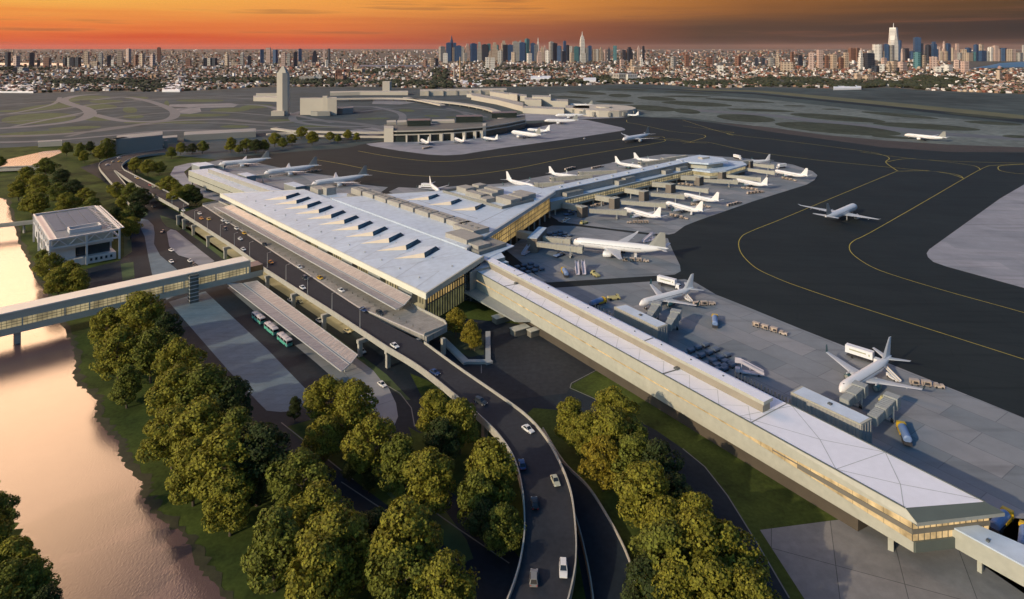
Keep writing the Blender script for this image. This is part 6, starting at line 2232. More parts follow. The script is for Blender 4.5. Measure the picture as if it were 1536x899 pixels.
KN = ['olive green', 'mid green', 'dark green', 'golden']
SETS = [
    ('in the river park row', 'trees of the park between the river and the forecourt roads',
     [(160, 482, 23, 0), (212, 476, 24, 0), (250, 488, 20, 2), (178, 530, 22, 0), (226, 522, 24, 1), (268, 545, 22, 0), (262, 590, 24, 0), (305, 592, 24, 1), (345, 600, 20, 2), (258, 640, 23, 0), (300, 648, 25, 0), (352, 655, 22, 1),
      (290, 690, 23, 0), (338, 700, 24, 0), (385, 690, 23, 2), (345, 740, 20, 0), (190, 570, 18, 1)]),
    ('in the grove at the bottom', 'trees of the grove on the lawns at the bottom',
     [(452, 722, 21, 1), (412, 812, 21, 1), (478, 765, 22, 0), (500, 818, 23, 0), (476, 868, 22, 0), (606, 822, 23, 0), (566, 792, 18, 2), (604, 872, 19, 1), (665, 888, 19, 0)]),
    ('on the verge left of the big curve', 'trees on the verge between the bus island and the big curve',
     [(442, 606, 10, 2), (492, 598, 18, 0), (532, 612, 21, 0), (486, 650, 17, 0), (560, 668, 20, 0), (600, 690, 20, 1), (642, 712, 21, 0), (652, 608, 20, 0), (690, 625, 21, 0), (662, 655, 18, 2), (733, 712, 20, 0), (716, 742, 18, 1), (752, 785, 15, 1), (728, 775, 14, 2)]),
    ('on the verge right of the big curve', 'trees on the verge between the slip road and the lawn of the long pier',
     [(856, 622, 18, 0), (880, 650, 17, 0), (922, 610, 20, 0), (916, 655, 19, 0), (950, 650, 18, 1), (905, 690, 16, 3), (952, 690, 18, 1), (985, 704, 18, 2), (968, 742, 22, 0), (1012, 738, 19, 2), (1044, 782, 22, 0), (1000, 800, 18, 0), (998, 842, 23, 1), (1052, 838, 22, 0), (1088, 842, 20, 0),
      (1010, 885, 22, 0), (1066, 888, 22, 0), (1114, 876, 20, 1), (975, 880, 20, 2), (1120, 915, 20, 0)]),
    ('in the upper left wood', 'trees of the wood at upper left between the upper river and the white framed building',
     [(40, 262, 20, 0), (68, 250, 18, 1), (92, 262, 18, 2), (28, 282, 18, 0), (60, 280, 20, 0), (88, 285, 18, 1), (58, 302, 19, 0), (110, 285, 17, 2), (128, 294, 17, 0), (100, 303, 18, 0), (138, 306, 15, 1), (48, 304, 17, 0), (0, 240, 15, 1)]),
    ('behind the far roadway curve', 'trees by the small wood behind the far roadway curve',
     [(100, 222, 18, 1), (120, 224, 20, 1), (135, 218, 18, 2), (160, 215, 26, 1), (150, 228, 20, 0), (166, 228, 18, 1), (126, 232, 17, 0)]),
    ('near the white framed building', 'trees between the raised roadway and the white framed building',
     [(175, 284, 17, 0), (196, 290, 19, 1), (212, 297, 17, 2), (182, 305, 15, 0), (190, 325, 18, 1), (205, 318, 18, 2), (172, 322, 16, 2), (196, 338, 17, 0), (76, 396, 19, 0), (104, 408, 18, 0), (88, 416, 20, 0), (116, 420, 16, 0), (64, 384, 15, 1)]),
    ('in the garden by the west pier', 'trees between the far roadway and the west pier',
     [(203, 246, 15, 0), (222, 250, 15, 0), (240, 250, 14, 1), (252, 278, 16, 0), (266, 284, 16, 0), (282, 290, 16, 1), (294, 292, 14, 2), (262, 297, 14, 0)]),
    ('in the line behind the west apron', 'trees in the line behind the west apron',
     [(257, 226, 15, 1), (271, 219, 17, 0), (288, 220, 15, 2), (304, 220, 14, 1), (346, 216, 17, 0), (358, 222, 12, 0), (370, 214, 18, 1), (384, 217, 17, 2), (396, 218, 14, 1), (412, 206, 20, 0), (424, 212, 16, 1), (438, 208, 14, 0), (452, 196, 19, 0), (468, 204, 20, 0), (495, 203, 14, 0), (507, 206, 13, 1), (522, 200, 16, 0), (535, 203, 14, 0)]),
    ('on the bottom left bank', 'trees on the left river bank at the bottom left corner',
     [(-6, 770, 13, 1), (-34, 800, 18, 0), (18, 850, 14, 0), (46, 872, 15, 0), (14, 888, 16, 1), (66, 905, 13, 2), (-20, 862, 16, 1)]),
]
for where, grp, lst in SETS:
    hm, wm = (1.08, 1.3) if ('wood' in where or 'line' in where or 'garden' in where or 'upper' in where) else (.97, 1.13)
    order = sorted(lst, key=lambda t: (t[1], t[0]))
    for i, (x, y, h, kd) in enumerate(order):
        tree(x, y, h * hm, kd, '%s tree %s, %s from its far end' % (KN[kd], where, ordn[i]), grp, None, wm)
tree(684, 478, 15, 3, 'golden tree close against the glazed hall corner', None)
tree(706, 494, 15, 3, 'golden tree standing free inside the planter wall', None, base=False)
tree(712, 506, 10, 3, 'small golden tree on the right side of the planter wall', None)

# small dark shrubs along the park road
for i, (x, y) in enumerate([(524, 705), (553, 722), (548, 698), (362, 655)]):
    tree(x, y, 6, 2, 'small dark shrub by the park road, %s from the far end' % ordn[i], 'small dark shrubs by the park road')

# ------------------------------------------------------------------ far airport buildings
m_far = M('far_beige', (0.46, 0.415, 0.345), 0.8, 0.06, 0.02)
m_far2 = M('far_grey', (0.27, 0.26, 0.23), 0.8, 0.08, 0.02)
m_fglass = M('far_dark_glass', (0.025, 0.035, 0.03), 0.25, 0.2, 0.05)


def pprism(mb, pts, z0, z1, mi=0, top=None):
    mb.prism([g(x, y) for x, y in pts], z0, z1, mi, top=top)


def deep(pts, d):
    """front line in the photo -> plan outline with a body d metres deep behind it"""
    P = [g(x, y) for x, y in pts]
    B = []
    for p in P:
        n = Vector((p.x, p.y, 0)).normalized()
        B.append(p + n * d)
    return P + B[::-1]


tb = empty('glass_terminal', g(650, 200), 'dark glass crescent terminal with beige fins and boxes on its roof', 'terminal building')
front = [(576, 213), (596, 213.2), (620, 212.6), (650, 211.6), (680, 210), (706, 207.6), (727, 205.8), (760, 200), (788, 193.5)]
mb = MB(); mb.prism(deep(front, 70), 0, 15, 0); wpart(mb, 'wall', [m_fglass], tb)
F_ = [g(*p) for p in front]
mb = MB()
for z, h in ((15.6, 1.6), (10.6, 1.4)):
    for k in range(len(F_) - 1):
        a, b = F_[k], F_[k + 1]
        u = Vector((a.x, a.y, 0)).normalized() * 1.0
        mb.beam((a.x - u.x, a.y - u.y, z), (b.x - u.x, b.y - u.y, z), 3.0, h)
wpart(mb, 'cornice', [m_far], tb)
for i, (x, y) in enumerate([(611, 213), (629, 212.4), (646, 211.8), (663, 211), (680, 210), (697, 208.6), (713, 207), (723, 206.2)]):
    p = g(x, y - .4)
    mb = MB(); mb.box((p.x, p.y - 5, 5), (2.2 if i < 3 else 4.5, 10 if i > 2 else 3, 10), -.1); wpart(mb, 'fin', [m_far], tb)
mb = MB(); mb.prism(deep([(576, 213.4), (590, 213.6)], 30), 0, 19); wpart(mb, 'end_block', [m_far], tb)
mb = MB(); mb.prism(deep([(724, 206.4), (729, 206)], 30), 0, 17); wpart(mb, 'end_block', [m_far], tb)
mb = MB(); P = deep(front, 70); mb.prism(P, 15.05, 15.9, 0); wpart(mb, 'roof', [M('far_dark_roof', (.12, .115, .10), .8, .15, .03)], tb)
for i, (x0, x1, yy, h, m) in enumerate([(580, 594, 204, 4, m_far), (596, 610, 204, 4, m_far), (611, 646, 206, 8, m_fglass), (684, 724, 200, 9, m_fglass), (738, 775, 192, 8, m_fglass), (648, 682, 201, 3, m_far)]):
    a = g(x0, yy); b = g(x1, yy - .8)
    u = Vector((a.x, a.y, 0)).normalized() * 26
    mb = MB(); mb.prism([a, b, b + u, a + u], 15.95, 15.9 + h); wpart(mb, 'roof_box', [m], tb)

tc_ = empty('far_terminal', g(800, 165), 'beige far terminal of stepped blocks ending in a rotunda by the taxiways', 'terminal building')
for nm, pts, d, h in [('block', [(707, 150), (745, 157), (785, 168)], 90, 11), ('block', [(735, 145), (760, 149), (790, 153)], 60, 13), ('block', [(787, 162), (812, 162.5)], 60, 18), ('block', [(798, 160), (826, 161)], 50, 22), ('block', [(826, 161), (852, 162)], 60, 14), ('wing', [(784, 170), (846, 173)], 45, 11), ('wing', [(848, 171), (884, 172)], 55, 12),
                      ('block', [(700, 146), (722, 148)], 40, 9), ('block', [(764, 150), (776, 152)], 40, 16)]:
    mb = MB(); P = deep(pts, d); mb.prism(P, 0, h, 0, top=1); wpart(mb, nm, [m_far, M('far_roof', (0.36, 0.33, 0.29), .8, .1, .02)], tc_)
mb = MB(); c = g(906, 170.5); R_ = 62
mb.prism([(c.x + math.cos(t) * R_, c.y + math.sin(t) * R_ * 1.1) for t in [k * math.pi / 10 for k in range(20)]], 0, 12, 0)
mb.prism([(c.x + math.cos(t) * 16, c.y + math.sin(t) * 16) for t in [k * math.pi / 6 for k in range(12)]], 12.05, 14.5, 0)
wpart(mb, 'rotunda', [m_far], tc_)
for k in range(7):
    t = math.pi * (1.05 + k * .15)
    mb = MB(); mb.box((c.x + math.cos(t) * (R_ + .3), c.y + math.sin(t) * (R_ * 1.1 + .3), 5.5), (5, 5, 7), t)
    wpart(mb, 'rotunda_bay', [m_far2], tc_)
lb_ = empty('far_terminal', g(690, 142), 'long low beige terminal strip with regular fins just below the city', 'terminal building')
mb = MB(); mb.prism(deep([(630, 144), (700, 143), (760, 141.5)], 70), 0, 13); wpart(mb, 'wall', [m_far], lb_)
for x in (642, 664, 685, 706, 720, 738, 754):
    p = g(x, 144 - (x - 630) * .018); mb = MB(); mb.box((p.x, p.y - 4, 6.8), (5, 8, 13.6), .1); wpart(mb, 'fin', [m_far2 if x % 2 else m_far], lb_)
ll = empty('far_terminal', g(560, 142), 'long low pale beige strip building left of the finned one', 'terminal building')
mb = MB(); mb.prism(deep([(495, 144), (540, 143), (612, 143)], 50), 0, 9); wpart(mb, 'wall', [m_far], ll)
mb = MB(); p = g(580.5, 136); mb.box((p.x, p.y, 14), (22, 30, 28)); wpart(mb, 'tower_block', [m_far], ll)
lw = empty('far_terminal', g(400, 150), 'low beige wing left of the tall tower', 'terminal building')
mb = MB(); mb.prism(deep([(380, 152), (418, 153)], 50), 0, 10); wpart(mb, 'wall', [m_far], lw)
mb = MB(); mb.prism(deep([(384, 147), (420, 147)], 20), 0, 11); wpart(mb, 'rear_wall', [m_far], lw)
ct = empty('control_tower', g(424.5, 174), 'tall beige control tower with tapering cap and low base block', 'tower')
c = g(424.5, 173)
mb = MB(); mb.prism([(c.x - 10, c.y - 6), (c.x + 2, c.y - 9), (c.x + 10, c.y - 4), (c.x + 10, c.y + 8), (c.x - 10, c.y + 8)], 0, 82); wpart(mb, 'shaft', [m_far], ct)
mb = MB(); mb.box((c.x, c.y, 86), (16, 13, 8), 0, 0, None, .55); mb.box((c.x, c.y, 92), (8, 7, 5), 0, 0, None, .5); wpart(mb, 'cap', [m_far], ct)
mb = MB(); mb.box((c.x - 6, c.y - 6, 4.5), (24, 18, 9), .1); wpart(mb, 'base_block', [m_far], ct)
ho = empty('hotel', g(478, 173), 'beige slab hotel with taller stair shaft and low podium beside the control tower', 'building')
mb = MB(); mb.prism(deep([(450, 172.5), (484, 172.8)], 22), 0, 32); wpart(mb, 'slab', [m_far], ho)
mb = MB(); mb.prism(deep([(484, 173), (491, 173)], 20), 0, 36); wpart(mb, 'shaft', [m_far], ho)
mb = MB(); mb.prism(deep([(491, 173.2), (505, 173)], 30), 0, 33); wpart(mb, 'slab', [m_far], ho)
mb = MB(); mb.prism(deep([(466, 173.8), (476, 174.4), (495, 174)], 12), 0, 8); wpart(mb, 'podium', [m_far2], ho)
sg = empty('low_building', g(520, 172), 'low grey block right of the slab hotel', 'building')
mb = MB(); mb.prism(deep([(506, 171), (514, 171.5), (530, 170)], 30), 0, 11); wpart(mb, 'wall', [m_far2], sg)
arc = empty('curved_guideway', g(640, 150), 'pale beige elevated guideway curving behind the dark glass terminal', 'guideway')
mb = MB()
P = spline([g(x, y, 7) for x, y in [(500, 148), (590, 147), (640, 150), (690, 155), (725, 161), (745, 167), (752, 173), (754, 180)]], 6)
for k in range(len(P) - 1): mb.beam(P[k], P[k + 1], 16, 3)
wpart(mb, 'deck', [m_far], arc)
mb = MB()
P = spline([g(x, y, 7) for x, y in [(608, 146), (635, 151), (664, 157)]], 4)
for k in range(len(P) - 1): mb.beam(P[k], P[k + 1], 12, 3)
wpart(mb, 'branch_deck', [m_far], arc)
P = spline([g(x, y, 7) for x, y in [(500, 148), (590, 147), (640, 150), (690, 155), (725, 161), (745, 167)]], 3)
mb = MB()
for p in P: mb.box((p.x, p.y, 2), (3, 3, 4.2))
wpart(mb, 'pier', [m_far2], arc)
gw = empty('curved_guideway', g(480, 196), 'pale guideway passing behind the tree line of the west apron', 'guideway')
mb = MB()
P = spline([g(x, y, 5) for x, y in [(410, 192), (440, 196), (480, 197), (530, 198), (577, 198)]], 4)
for k in range(len(P) - 1): mb.beam(P[k], P[k + 1], 9, 2.2)
wpart(mb, 'deck', [m_far], gw); mb = MB()
P = spline([g(x, y, 5) for x, y in [(400, 201), (440, 199), (480, 203), (577, 204.5)]], 4)
for k in range(len(P) - 1): mb.beam(P[k], P[k + 1], 7, 2.2)
wpart(mb, 'deck', [m_far], gw)
for nm, lab, pts, d, h, m in [('warehouse', 'long dull grey beige shed behind the far roadway curve', [(175, 232), (244, 224)], 40, 18, m_far2), ('warehouse', 'low tan wall-like shed by the pale upper river', [(57, 221), (93, 219)], 16, 6, m_far),
                              ('warehouse', 'low grey shed in the middle of the landside roads', [(276, 212), (330, 209), (384, 206)], 40, 8, m_far2), ('low_building', 'small lit beige kiosk by the far roadway', [(246, 222), (252, 222)], 8, 9, m_far), ('warehouse', 'small grey shed beyond the dull long shed', [(243, 216), (266, 214)], 25, 7, m_far2)]:
    e = empty(nm, g(*pts[0]), lab, 'building')
    mb = MB(); P = deep(pts, d); mb.prism(P, 0, h, 0); wpart(mb, 'wall', [m], e)
    mb = MB(); mb.prism([p + (sum(P, Vector()) / len(P) - p) * .03 for p in P], h + .03, h + .5, 0); wpart(mb, 'roof', [M('shed_roof', (.25, .25, .24), .8, .1, .05)], e)
    if 'dull' in lab:
        mb = MB(); p = g(172.5, 232); mb.box((p.x, p.y + 8, 9.5), (8, 18, 19), -.2); wpart(mb, 'end_wall', [m_far], e)  # end wall in paler beige, its sunlight put into the colour
wsh = [('broad white warehouse roof at the left edge below the city', (-30, 139.5), (50, 140), 420, 3), ('white warehouse roof left of centre below the city', (243, 138.5), (270, 138.5), 380, 3), ('white flat warehouse by the two tall chimneys', (694, 128.5), (728, 128.5), 240, 4),
       ('bright white long roof right of the chimneys', (796, 121), (826, 121), 240, 7), ('white hall with pale blue roof by the dark trees', (875, 125), (894, 125), 200, 10), ('pale low hall at the far right flats', (1250, 135.5), (1292, 134.5), 160, 4)]
for lab, a, b, d, h in wsh:
    e = empty('warehouse', g(*a), lab, 'warehouse')
    mb = MB(); P = deep([a, b], d); mb.prism(P, 0, h); wpart(mb, 'wall', [m_truckw], e)
    mb = MB(); mb.prism([p + (sum(P, Vector()) / 4 - p) * .01 for p in P], h + .05, h + 1.5); wpart(mb, 'roof', [M('bright_roof', (.8, .8, .8), .6, .05, .02)], e)
# ------------------------------------------------------------------ the city
def towermat(name, c, win, sx, sz, spec=.5, rough=.5):
    m = bpy.data.materials.new(name)
    m.use_nodes = True
    nt = m.node_tree
    b = nt.nodes['Principled BSDF']
    b.inputs['Roughness'].default_value = rough
    b.inputs['Specular IOR Level'].default_value = spec
    tc = nt.nodes.new('ShaderNodeTexCoord')
    sp = nt.nodes.new('ShaderNodeSeparateXYZ')
    nt.links.new(tc.outputs['Object'], sp.inputs[0])
    ad = nt.nodes.new('ShaderNodeMath'); ad.operation = 'ADD'
    nt.links.new(sp.outputs[0], ad.inputs[0]); nt.links.new(sp.outputs[1], ad.inputs[1])
    cb = nt.nodes.new('ShaderNodeCombineXYZ')
    nt.links.new(ad.outputs[0], cb.inputs[0]); nt.links.new(sp.outputs[2], cb.inputs[1])
    br = nt.nodes.new('ShaderNodeTexBrick')
    br.offset = 0
    br.inputs['Scale'].default_value = 1
    br.inputs['Brick Width'].default_value = sx
    br.inputs['Row Height'].default_value = sz
    br.inputs['Mortar Size'].default_value = min(sx, sz) * .24
    br.inputs['Color1'].default_value = (*win, 1)
    br.inputs['Color2'].default_value = (*[v * .6 for v in win], 1)
    br.inputs['Mortar'].default_value = (*c, 1)
    nt.links.new(cb.outputs[0], br.inputs['Vector'])
    nt.links.new(br.outputs['Color'], b.inputs['Base Color'])
    return m


TM = {'blue glass': towermat('tower_blue', (0.035, 0.085, 0.17), (0.012, 0.04, 0.10), 9, 12, .3, .5), 'dark glass': towermat('tower_dark', (0.035, 0.045, 0.065), (0.012, 0.018, 0.03), 9, 12, .25, .5),
      'grey stone': towermat('tower_grey', (0.34, 0.32, 0.29), (0.14, 0.14, 0.14), 12, 14), 'tan stone': towermat('tower_tan', (0.46, 0.36, 0.27), (0.20, 0.15, 0.12), 12, 14),
      'pinkish stone': towermat('tower_pink', (0.52, 0.38, 0.32), (0.26, 0.18, 0.16), 12, 14), 'white': towermat('tower_white', (0.66, 0.62, 0.56), (0.34, 0.32, 0.30), 14, 14), 'brown brick': towermat('tower_brown', (0.20, 0.10, 0.07), (0.09, 0.05, 0.04), 12, 14),
      'teal glass': towermat('tower_teal', (0.07, 0.18, 0.20), (0.02, 0.09, 0.11), 10, 12, .3, .5)}
m_pale = M('mast', (.6, .58, .55), .5, 0)
ntow = {}


def tower(x, top, w, mat, cl, base=None, shape='slab'):
    base = base if base else 92.0
    p = g(x, base)
    Y = p.y
    wm = w * Y / F
    h = H - (top - HY) * Y / F
    i = ntow[cl] = ntow.get(cl, 0) + 1
    e = empty('tower', (p.x, p.y, -1), None, 'tower', {'midtown': 'towers of the central skyline', 'downtown': 'towers of the right hand skyline', 'uptown': 'towers scattered along the left hand city', 'shore': 'apartment towers in front of the right hand skyline'}[cl])
    e['_x'] = x; e['_m'] = mat; e['_c'] = cl
    m = TM[mat]
    r = random.Random(int(x * 10))
    wm *= 1.25
    d = wm * r.uniform(.8, 1.2)
    mb = MB()
    rz = r.choice((.35, -.25, .5, .15))
    f_ = abs(math.cos(rz)) + abs(math.sin(rz)) * d / wm
    wm_, d_ = wm / f_, d / f_
    if shape == 'slab':
        mb.box((0, 0, h / 2), (wm_, d_, h), rz)
        if r.random() < .6: mb.box((0, 0, h + h * .015), (wm_ * .5, d_ * .5, h * .03), rz)
    elif shape == 'step':
        mb.box((0, 0, h * .31), (wm_, d_, h * .62), rz); mb.box((0, 0, h * .75), (wm_ * .74, d_ * .74, h * .26), rz); mb.box((0, 0, h * .94), (wm_ * .45, d_ * .45, h * .12), rz)
    elif shape == 'round':
        mb.prism([(math.cos(k * math.pi / 8) * wm / 2, math.sin(k * math.pi / 8) * wm / 2) for k in range(16)], 0, h)
    elif shape == 'point':
        mb.box((0, 0, h * .40), (wm_, d_, h * .80), rz); mb.box((0, 0, h * .90), (wm_ * .8, d_ * .8, h * .2), rz, 0, None, .08)
    elif shape == 'slant':
        mb.box((0, 0, h * .43), (wm_, d_, h * .86), rz); mb.prism([(-wm_ / 2, -d_ / 2), (wm_ / 2, -d_ / 2), (wm_ / 2, d_ / 2), (-wm_ / 2, d_ / 2)], h * .6, [h * .86, h, h, h * .86])
    elif shape == 'octa':
        b_ = wm / 2 * .92
        i0 = len(mb.v)
        mb.v += [(-b_, -b_, 0), (b_, -b_, 0), (b_, b_, 0), (-b_, b_, 0), (0, -b_ * .98, h), (b_ * .98, 0, h), (0, b_ * .98, h), (-b_ * .98, 0, h)]
        for f in ((0, 1, 4), (1, 5, 4), (1, 2, 5), (2, 6, 5), (2, 3, 6), (3, 7, 6), (3, 0, 7), (0, 4, 7), (4, 5, 6, 7)):
            mb.f.append(tuple(i0 + q for q in f)); mb.m.append(0)
    mb.build('shaft', m, e)
    if shape in ('spire', 'empire'):
        pass
    return e, h, wm, rz


def empire(x, top, w):
    base = 92.0; p = g(x, base); Y = p.y; wm = w * Y / F; h = H - (top - HY) * Y / F
    e = empty('tower', (p.x, p.y, -1), 'pale stone stepped tower with tall needle mast, highest of the central skyline', 'tower', 'towers of the central skyline')
    mb = MB()
    for (z0, z1, s) in ((0, .2, 1.25), (.2, .62, 1.0), (.62, .74, .9), (.74, .82, .68), (.82, .86, .4)):
        mb.box((0, 0, h * (z0 + z1) / 2), (wm * s * .8, wm * s * .8, h * (z1 - z0)), .2)
    mb.build('shaft', TM['white'], e)
    mb = MB(); mb.tube([(0, 0, h * .86), (0, 0, h * .91), (0, 0, h)], [wm * .12, wm * .07, wm * .02], 6); mb.build('mast', m_pale, e)


MT = [(663, 70, 8, 'grey stone', 'slab'), (673, 64.5, 7, 'blue glass', 'slab'), (677.5, 53, 3.6, 'blue glass', 'point'), (682, 64, 4, 'blue glass', 'slab'), (681, 71, 6, 'tan stone', 'slab'), (688, 68.7, 7, 'blue glass', 'slab'), (693, 70, 6, 'grey stone', 'slab'), (701, 65.6, 7, 'pinkish stone', 'step'), (710, 65.6, 9, 'blue glass', 'slab'),
      (708, 75, 3.5, 'pinkish stone', 'slab'), (719, 63, 6, 'grey stone', 'step'), (718, 75.6, 5, 'tan stone', 'slab'), (727, 67, 8, 'dark glass', 'slab'), (733, 66, 5, 'teal glass', 'slab'), (742, 63.7, 8, 'tan stone', 'step'), (745, 67.5, 5, 'teal glass', 'slab'), (755.5, 61, 8, 'tan stone', 'step'),
      (757, 67, 8, 'dark glass', 'slab'), (765, 67.5, 7, 'blue glass', 'slab'), (773, 62.5, 7, 'grey stone', 'slab'), (779, 59.5, 5, 'grey stone', 'slant'), (783, 64, 8, 'blue glass', 'slab'), (790.6, 58.7, 6, 'teal glass', 'slab'), (799, 65, 6, 'blue glass', 'slab'), (803, 67, 6, 'grey stone', 'slab'), (807, 56, 2.2, 'white', 'point'),
      (813, 70, 5, 'tan stone', 'step'), (817, 67.5, 4, 'pinkish stone', 'point'), (827, 63, 6, 'grey stone', 'slab'), (831, 65, 8, 'dark glass', 'slab'), (838.5, 69, 6, 'blue glass', 'slab'), (847, 62, 3.6, 'blue glass', 'slab'), (851.5, 68, 4, 'dark glass', 'slab'), (856.5, 69, 4.4, 'grey stone', 'slab'), (864, 70, 6, 'teal glass', 'slab'), (869, 71, 4, 'blue glass', 'slab'),
      (884.5, 69, 4.4, 'blue glass', 'slab'), (880, 72, 4, 'grey stone', 'slab'), (891, 74, 4, 'tan stone', 'slab'), (896, 74, 3.6, 'grey stone', 'slab'), (901.5, 71, 5, 'tan stone', 'step'), (908, 75, 4, 'pinkish stone', 'slab'), (913.5, 70, 3.4, 'dark glass', 'point'), (922.5, 68.5, 5, 'teal glass', 'slab'), (936, 75, 4, 'dark glass', 'slab'), (944, 70.6, 8, 'dark glass', 'step'), (957.6, 68, 2.8, 'pinkish stone', 'point'), (965, 69.5, 2.8, 'dark glass', 'slab'),
      (668, 80, 6, 'white', 'slab'), (698, 79, 5, 'grey stone', 'slab'), (735, 76, 4, 'tan stone', 'step'), (750, 76, 6, 'grey stone', 'slab'), (770, 78, 5, 'tan stone', 'slab'), (794, 80, 6, 'white', 'slab'), (809, 76, 6, 'pinkish stone', 'step'), (821, 76, 5, 'white', 'slab'), (845, 77, 6, 'dark glass', 'slab'), (858, 79, 5, 'tan stone', 'slab'), (876, 80, 6, 'grey stone', 'slab')]
for x, t, w, m, s in MT:
    tower(x, t, w, m, 'midtown', 92 if t < 76 else 95, s)
empire(873.3, 47, 8)
DT = [(1277, 72.5, 6, 'brown brick', 'slab'), (1285, 72, 7, 'brown brick', 'slab'), (1291.5, 72.5, 4.6, 'pinkish stone', 'step'), (1316, 66.5, 11, 'white', 'round'), (1329, 66.5, 6, 'blue glass', 'slab'), (1337, 68, 6.5, 'grey stone', 'slab'), (1350, 61, 3, 'blue glass', 'slab'),
      (1353, 71, 7.5, 'pinkish stone', 'step'), (1359, 72.5, 6, 'dark glass', 'slab'), (1368, 77, 6, 'blue glass', 'slab'), (1375.6, 56.5, 8, 'blue glass', 'slab'), (1381.5, 65, 5, 'dark glass', 'slab'), (1392, 67.5, 6, 'dark glass', 'slab'), (1400.5, 62.5, 7, 'blue glass', 'step'), (1406, 70, 5, 'pinkish stone', 'slab'),
      (1409, 76, 6, 'tan stone', 'slab'), (1416, 61.8, 4, 'pinkish stone', 'step'), (1421.5, 65.5, 5.5, 'blue glass', 'slab'), (1419, 77, 8, 'tan stone', 'slab'), (1428, 72, 5, 'tan stone', 'slab'), (1435.6, 65.5, 3.4, 'pinkish stone', 'slab'), (1431, 73, 5, 'pinkish stone', 'step'), (1438, 79, 7, 'grey stone', 'round'), (1445, 74, 6, 'tan stone', 'slab'), (1452, 72, 6.5, 'blue glass', 'slab'), (1451, 79, 10, 'tan stone', 'slab'),
      (1460, 78, 5, 'teal glass', 'slab'), (1464, 67, 5, 'blue glass', 'slab'), (1471, 67, 6.5, 'tan stone', 'slab'), (1471.5, 76, 10, 'blue glass', 'slab'), (1479.5, 76.5, 5, 'grey stone', 'slab'), (1485.6, 71, 5, 'white', 'slab'), (1492.5, 69, 5.4, 'pinkish stone', 'slab'), (1498, 74, 5, 'pinkish stone', 'slab'), (1505, 72, 7, 'blue glass', 'slab'), (1512, 74, 8, 'tan stone', 'slab'), (1519, 73.5, 5, 'pinkish stone', 'slab'), (1528, 79, 8, 'grey stone', 'slab'), (1535, 68, 3, 'grey stone', 'slab'), (1307, 76, 6, 'grey stone', 'slab'), (1324, 77, 5, 'tan stone', 'slab')]
for x, t, w, m, s in DT:
    tower(x, t, w, m, 'downtown', 92, s)
e_, h_, w_, _r = tower(1340.3, 41.5, 11, 'white', 'downtown', 91, 'octa')
e_['label'] = 'tallest faceted tower with a white lit facet and thin mast in the right hand skyline'
mb = MB(); mb.tube([(0, 0, h_), (0, 0, h_ * 1.14)], [w_ * .05, w_ * .02], 6); mb.build('mast', m_pale, e_)
UT = [(130, 77, 5, 'tan stone', 'slab'), (180, 77, 6.5, 'tan stone', 'slab'), (193, 73.5, 4.6, 'pinkish stone', 'slab'), (238.5, 71.5, 4.8, 'brown brick', 'slab'), (213.5, 80, 5, 'tan stone', 'slab'), (203.5, 82, 4, 'brown brick', 'slab'), (98, 86, 4.5, 'dark glass', 'slab'), (104, 86, 4, 'grey stone', 'slab'), (109, 86, 4.5, 'dark glass', 'slab'), (117, 86, 6, 'dark glass', 'slab'), (71, 86, 7, 'brown brick', 'slab'), (58, 90, 4, 'dark glass', 'slab'),
      (164, 83, 6, 'dark glass', 'slab'), (169, 90, 3, 'white', 'slab'), (340.5, 78, 4.6, 'tan stone', 'step'), (363, 80, 4, 'grey stone', 'slab'), (374, 84, 5, 'dark glass', 'slab'), (381, 92, 3, 'white', 'slab'), (308, 87, 5, 'dark glass', 'slab'), (315, 87, 5, 'grey stone', 'slab'), (322, 87, 5, 'dark glass', 'slab'), (283, 88, 6, 'brown brick', 'slab'), (393, 74, 5, 'blue glass', 'slab'), (402.5, 71.5, 5.5, 'pinkish stone', 'slab'), (413, 74.5, 5, 'blue glass', 'slab'), (450, 73.5, 4.6, 'blue glass', 'slab'), (443, 78, 5, 'dark glass', 'slab'), (472, 76, 8, 'dark glass', 'step'), (486, 72, 2.4, 'pinkish stone', 'point'), (493.5, 73, 2.6, 'dark glass', 'slab'),
      (425, 79, 5, 'pinkish stone', 'slab'), (433, 80, 4, 'grey stone', 'slab'), (151, 79, 4, 'grey stone', 'slab'), (229, 82, 5, 'pinkish stone', 'slab'), (143, 92, 9, 'tan stone', 'slab'), (353, 94, 8, 'tan stone', 'slab'), (655, 88, 4, 'dark glass', 'slab'), (648, 86, 5, 'tan stone', 'slab'), (637, 90, 5, 'brown brick', 'slab'), (12, 78, 5, 'dark glass', 'slab'), (48, 79, 6, 'dark glass', 'slab'), (25, 84, 6, 'pinkish stone', 'slab'), (464, 93, 5, 'pinkish stone', 'slab'), (478, 93, 5, 'pinkish stone', 'slab'), (490, 90, 4, 'white', 'slab'),
      (1030, 82, 5, 'brown brick', 'slab'), (933, 89, 5, 'pinkish stone', 'slab'), (949, 89, 5, 'tan stone', 'slab'), (962, 88, 3, 'white', 'slab'), (1010, 85, 6, 'grey stone', 'slab'), (1064, 86, 6, 'brown brick', 'slab'), (1107, 84, 7, 'brown brick', 'slab'), (1135, 87, 5, 'dark glass', 'slab'), (1145, 87, 5, 'dark glass', 'slab'), (1156, 86, 5, 'grey stone', 'slab'), (1166, 78, 4.6, 'tan stone', 'step'), (1188, 78, 4, 'brown brick', 'slab'), (1200, 83, 5, 'dark glass', 'slab'), (1206, 91, 3, 'white', 'slab')]
for x, t, w, m, s in UT:
    tower(x, t, w, m, 'uptown', 100 if t > 76 else 95, s)
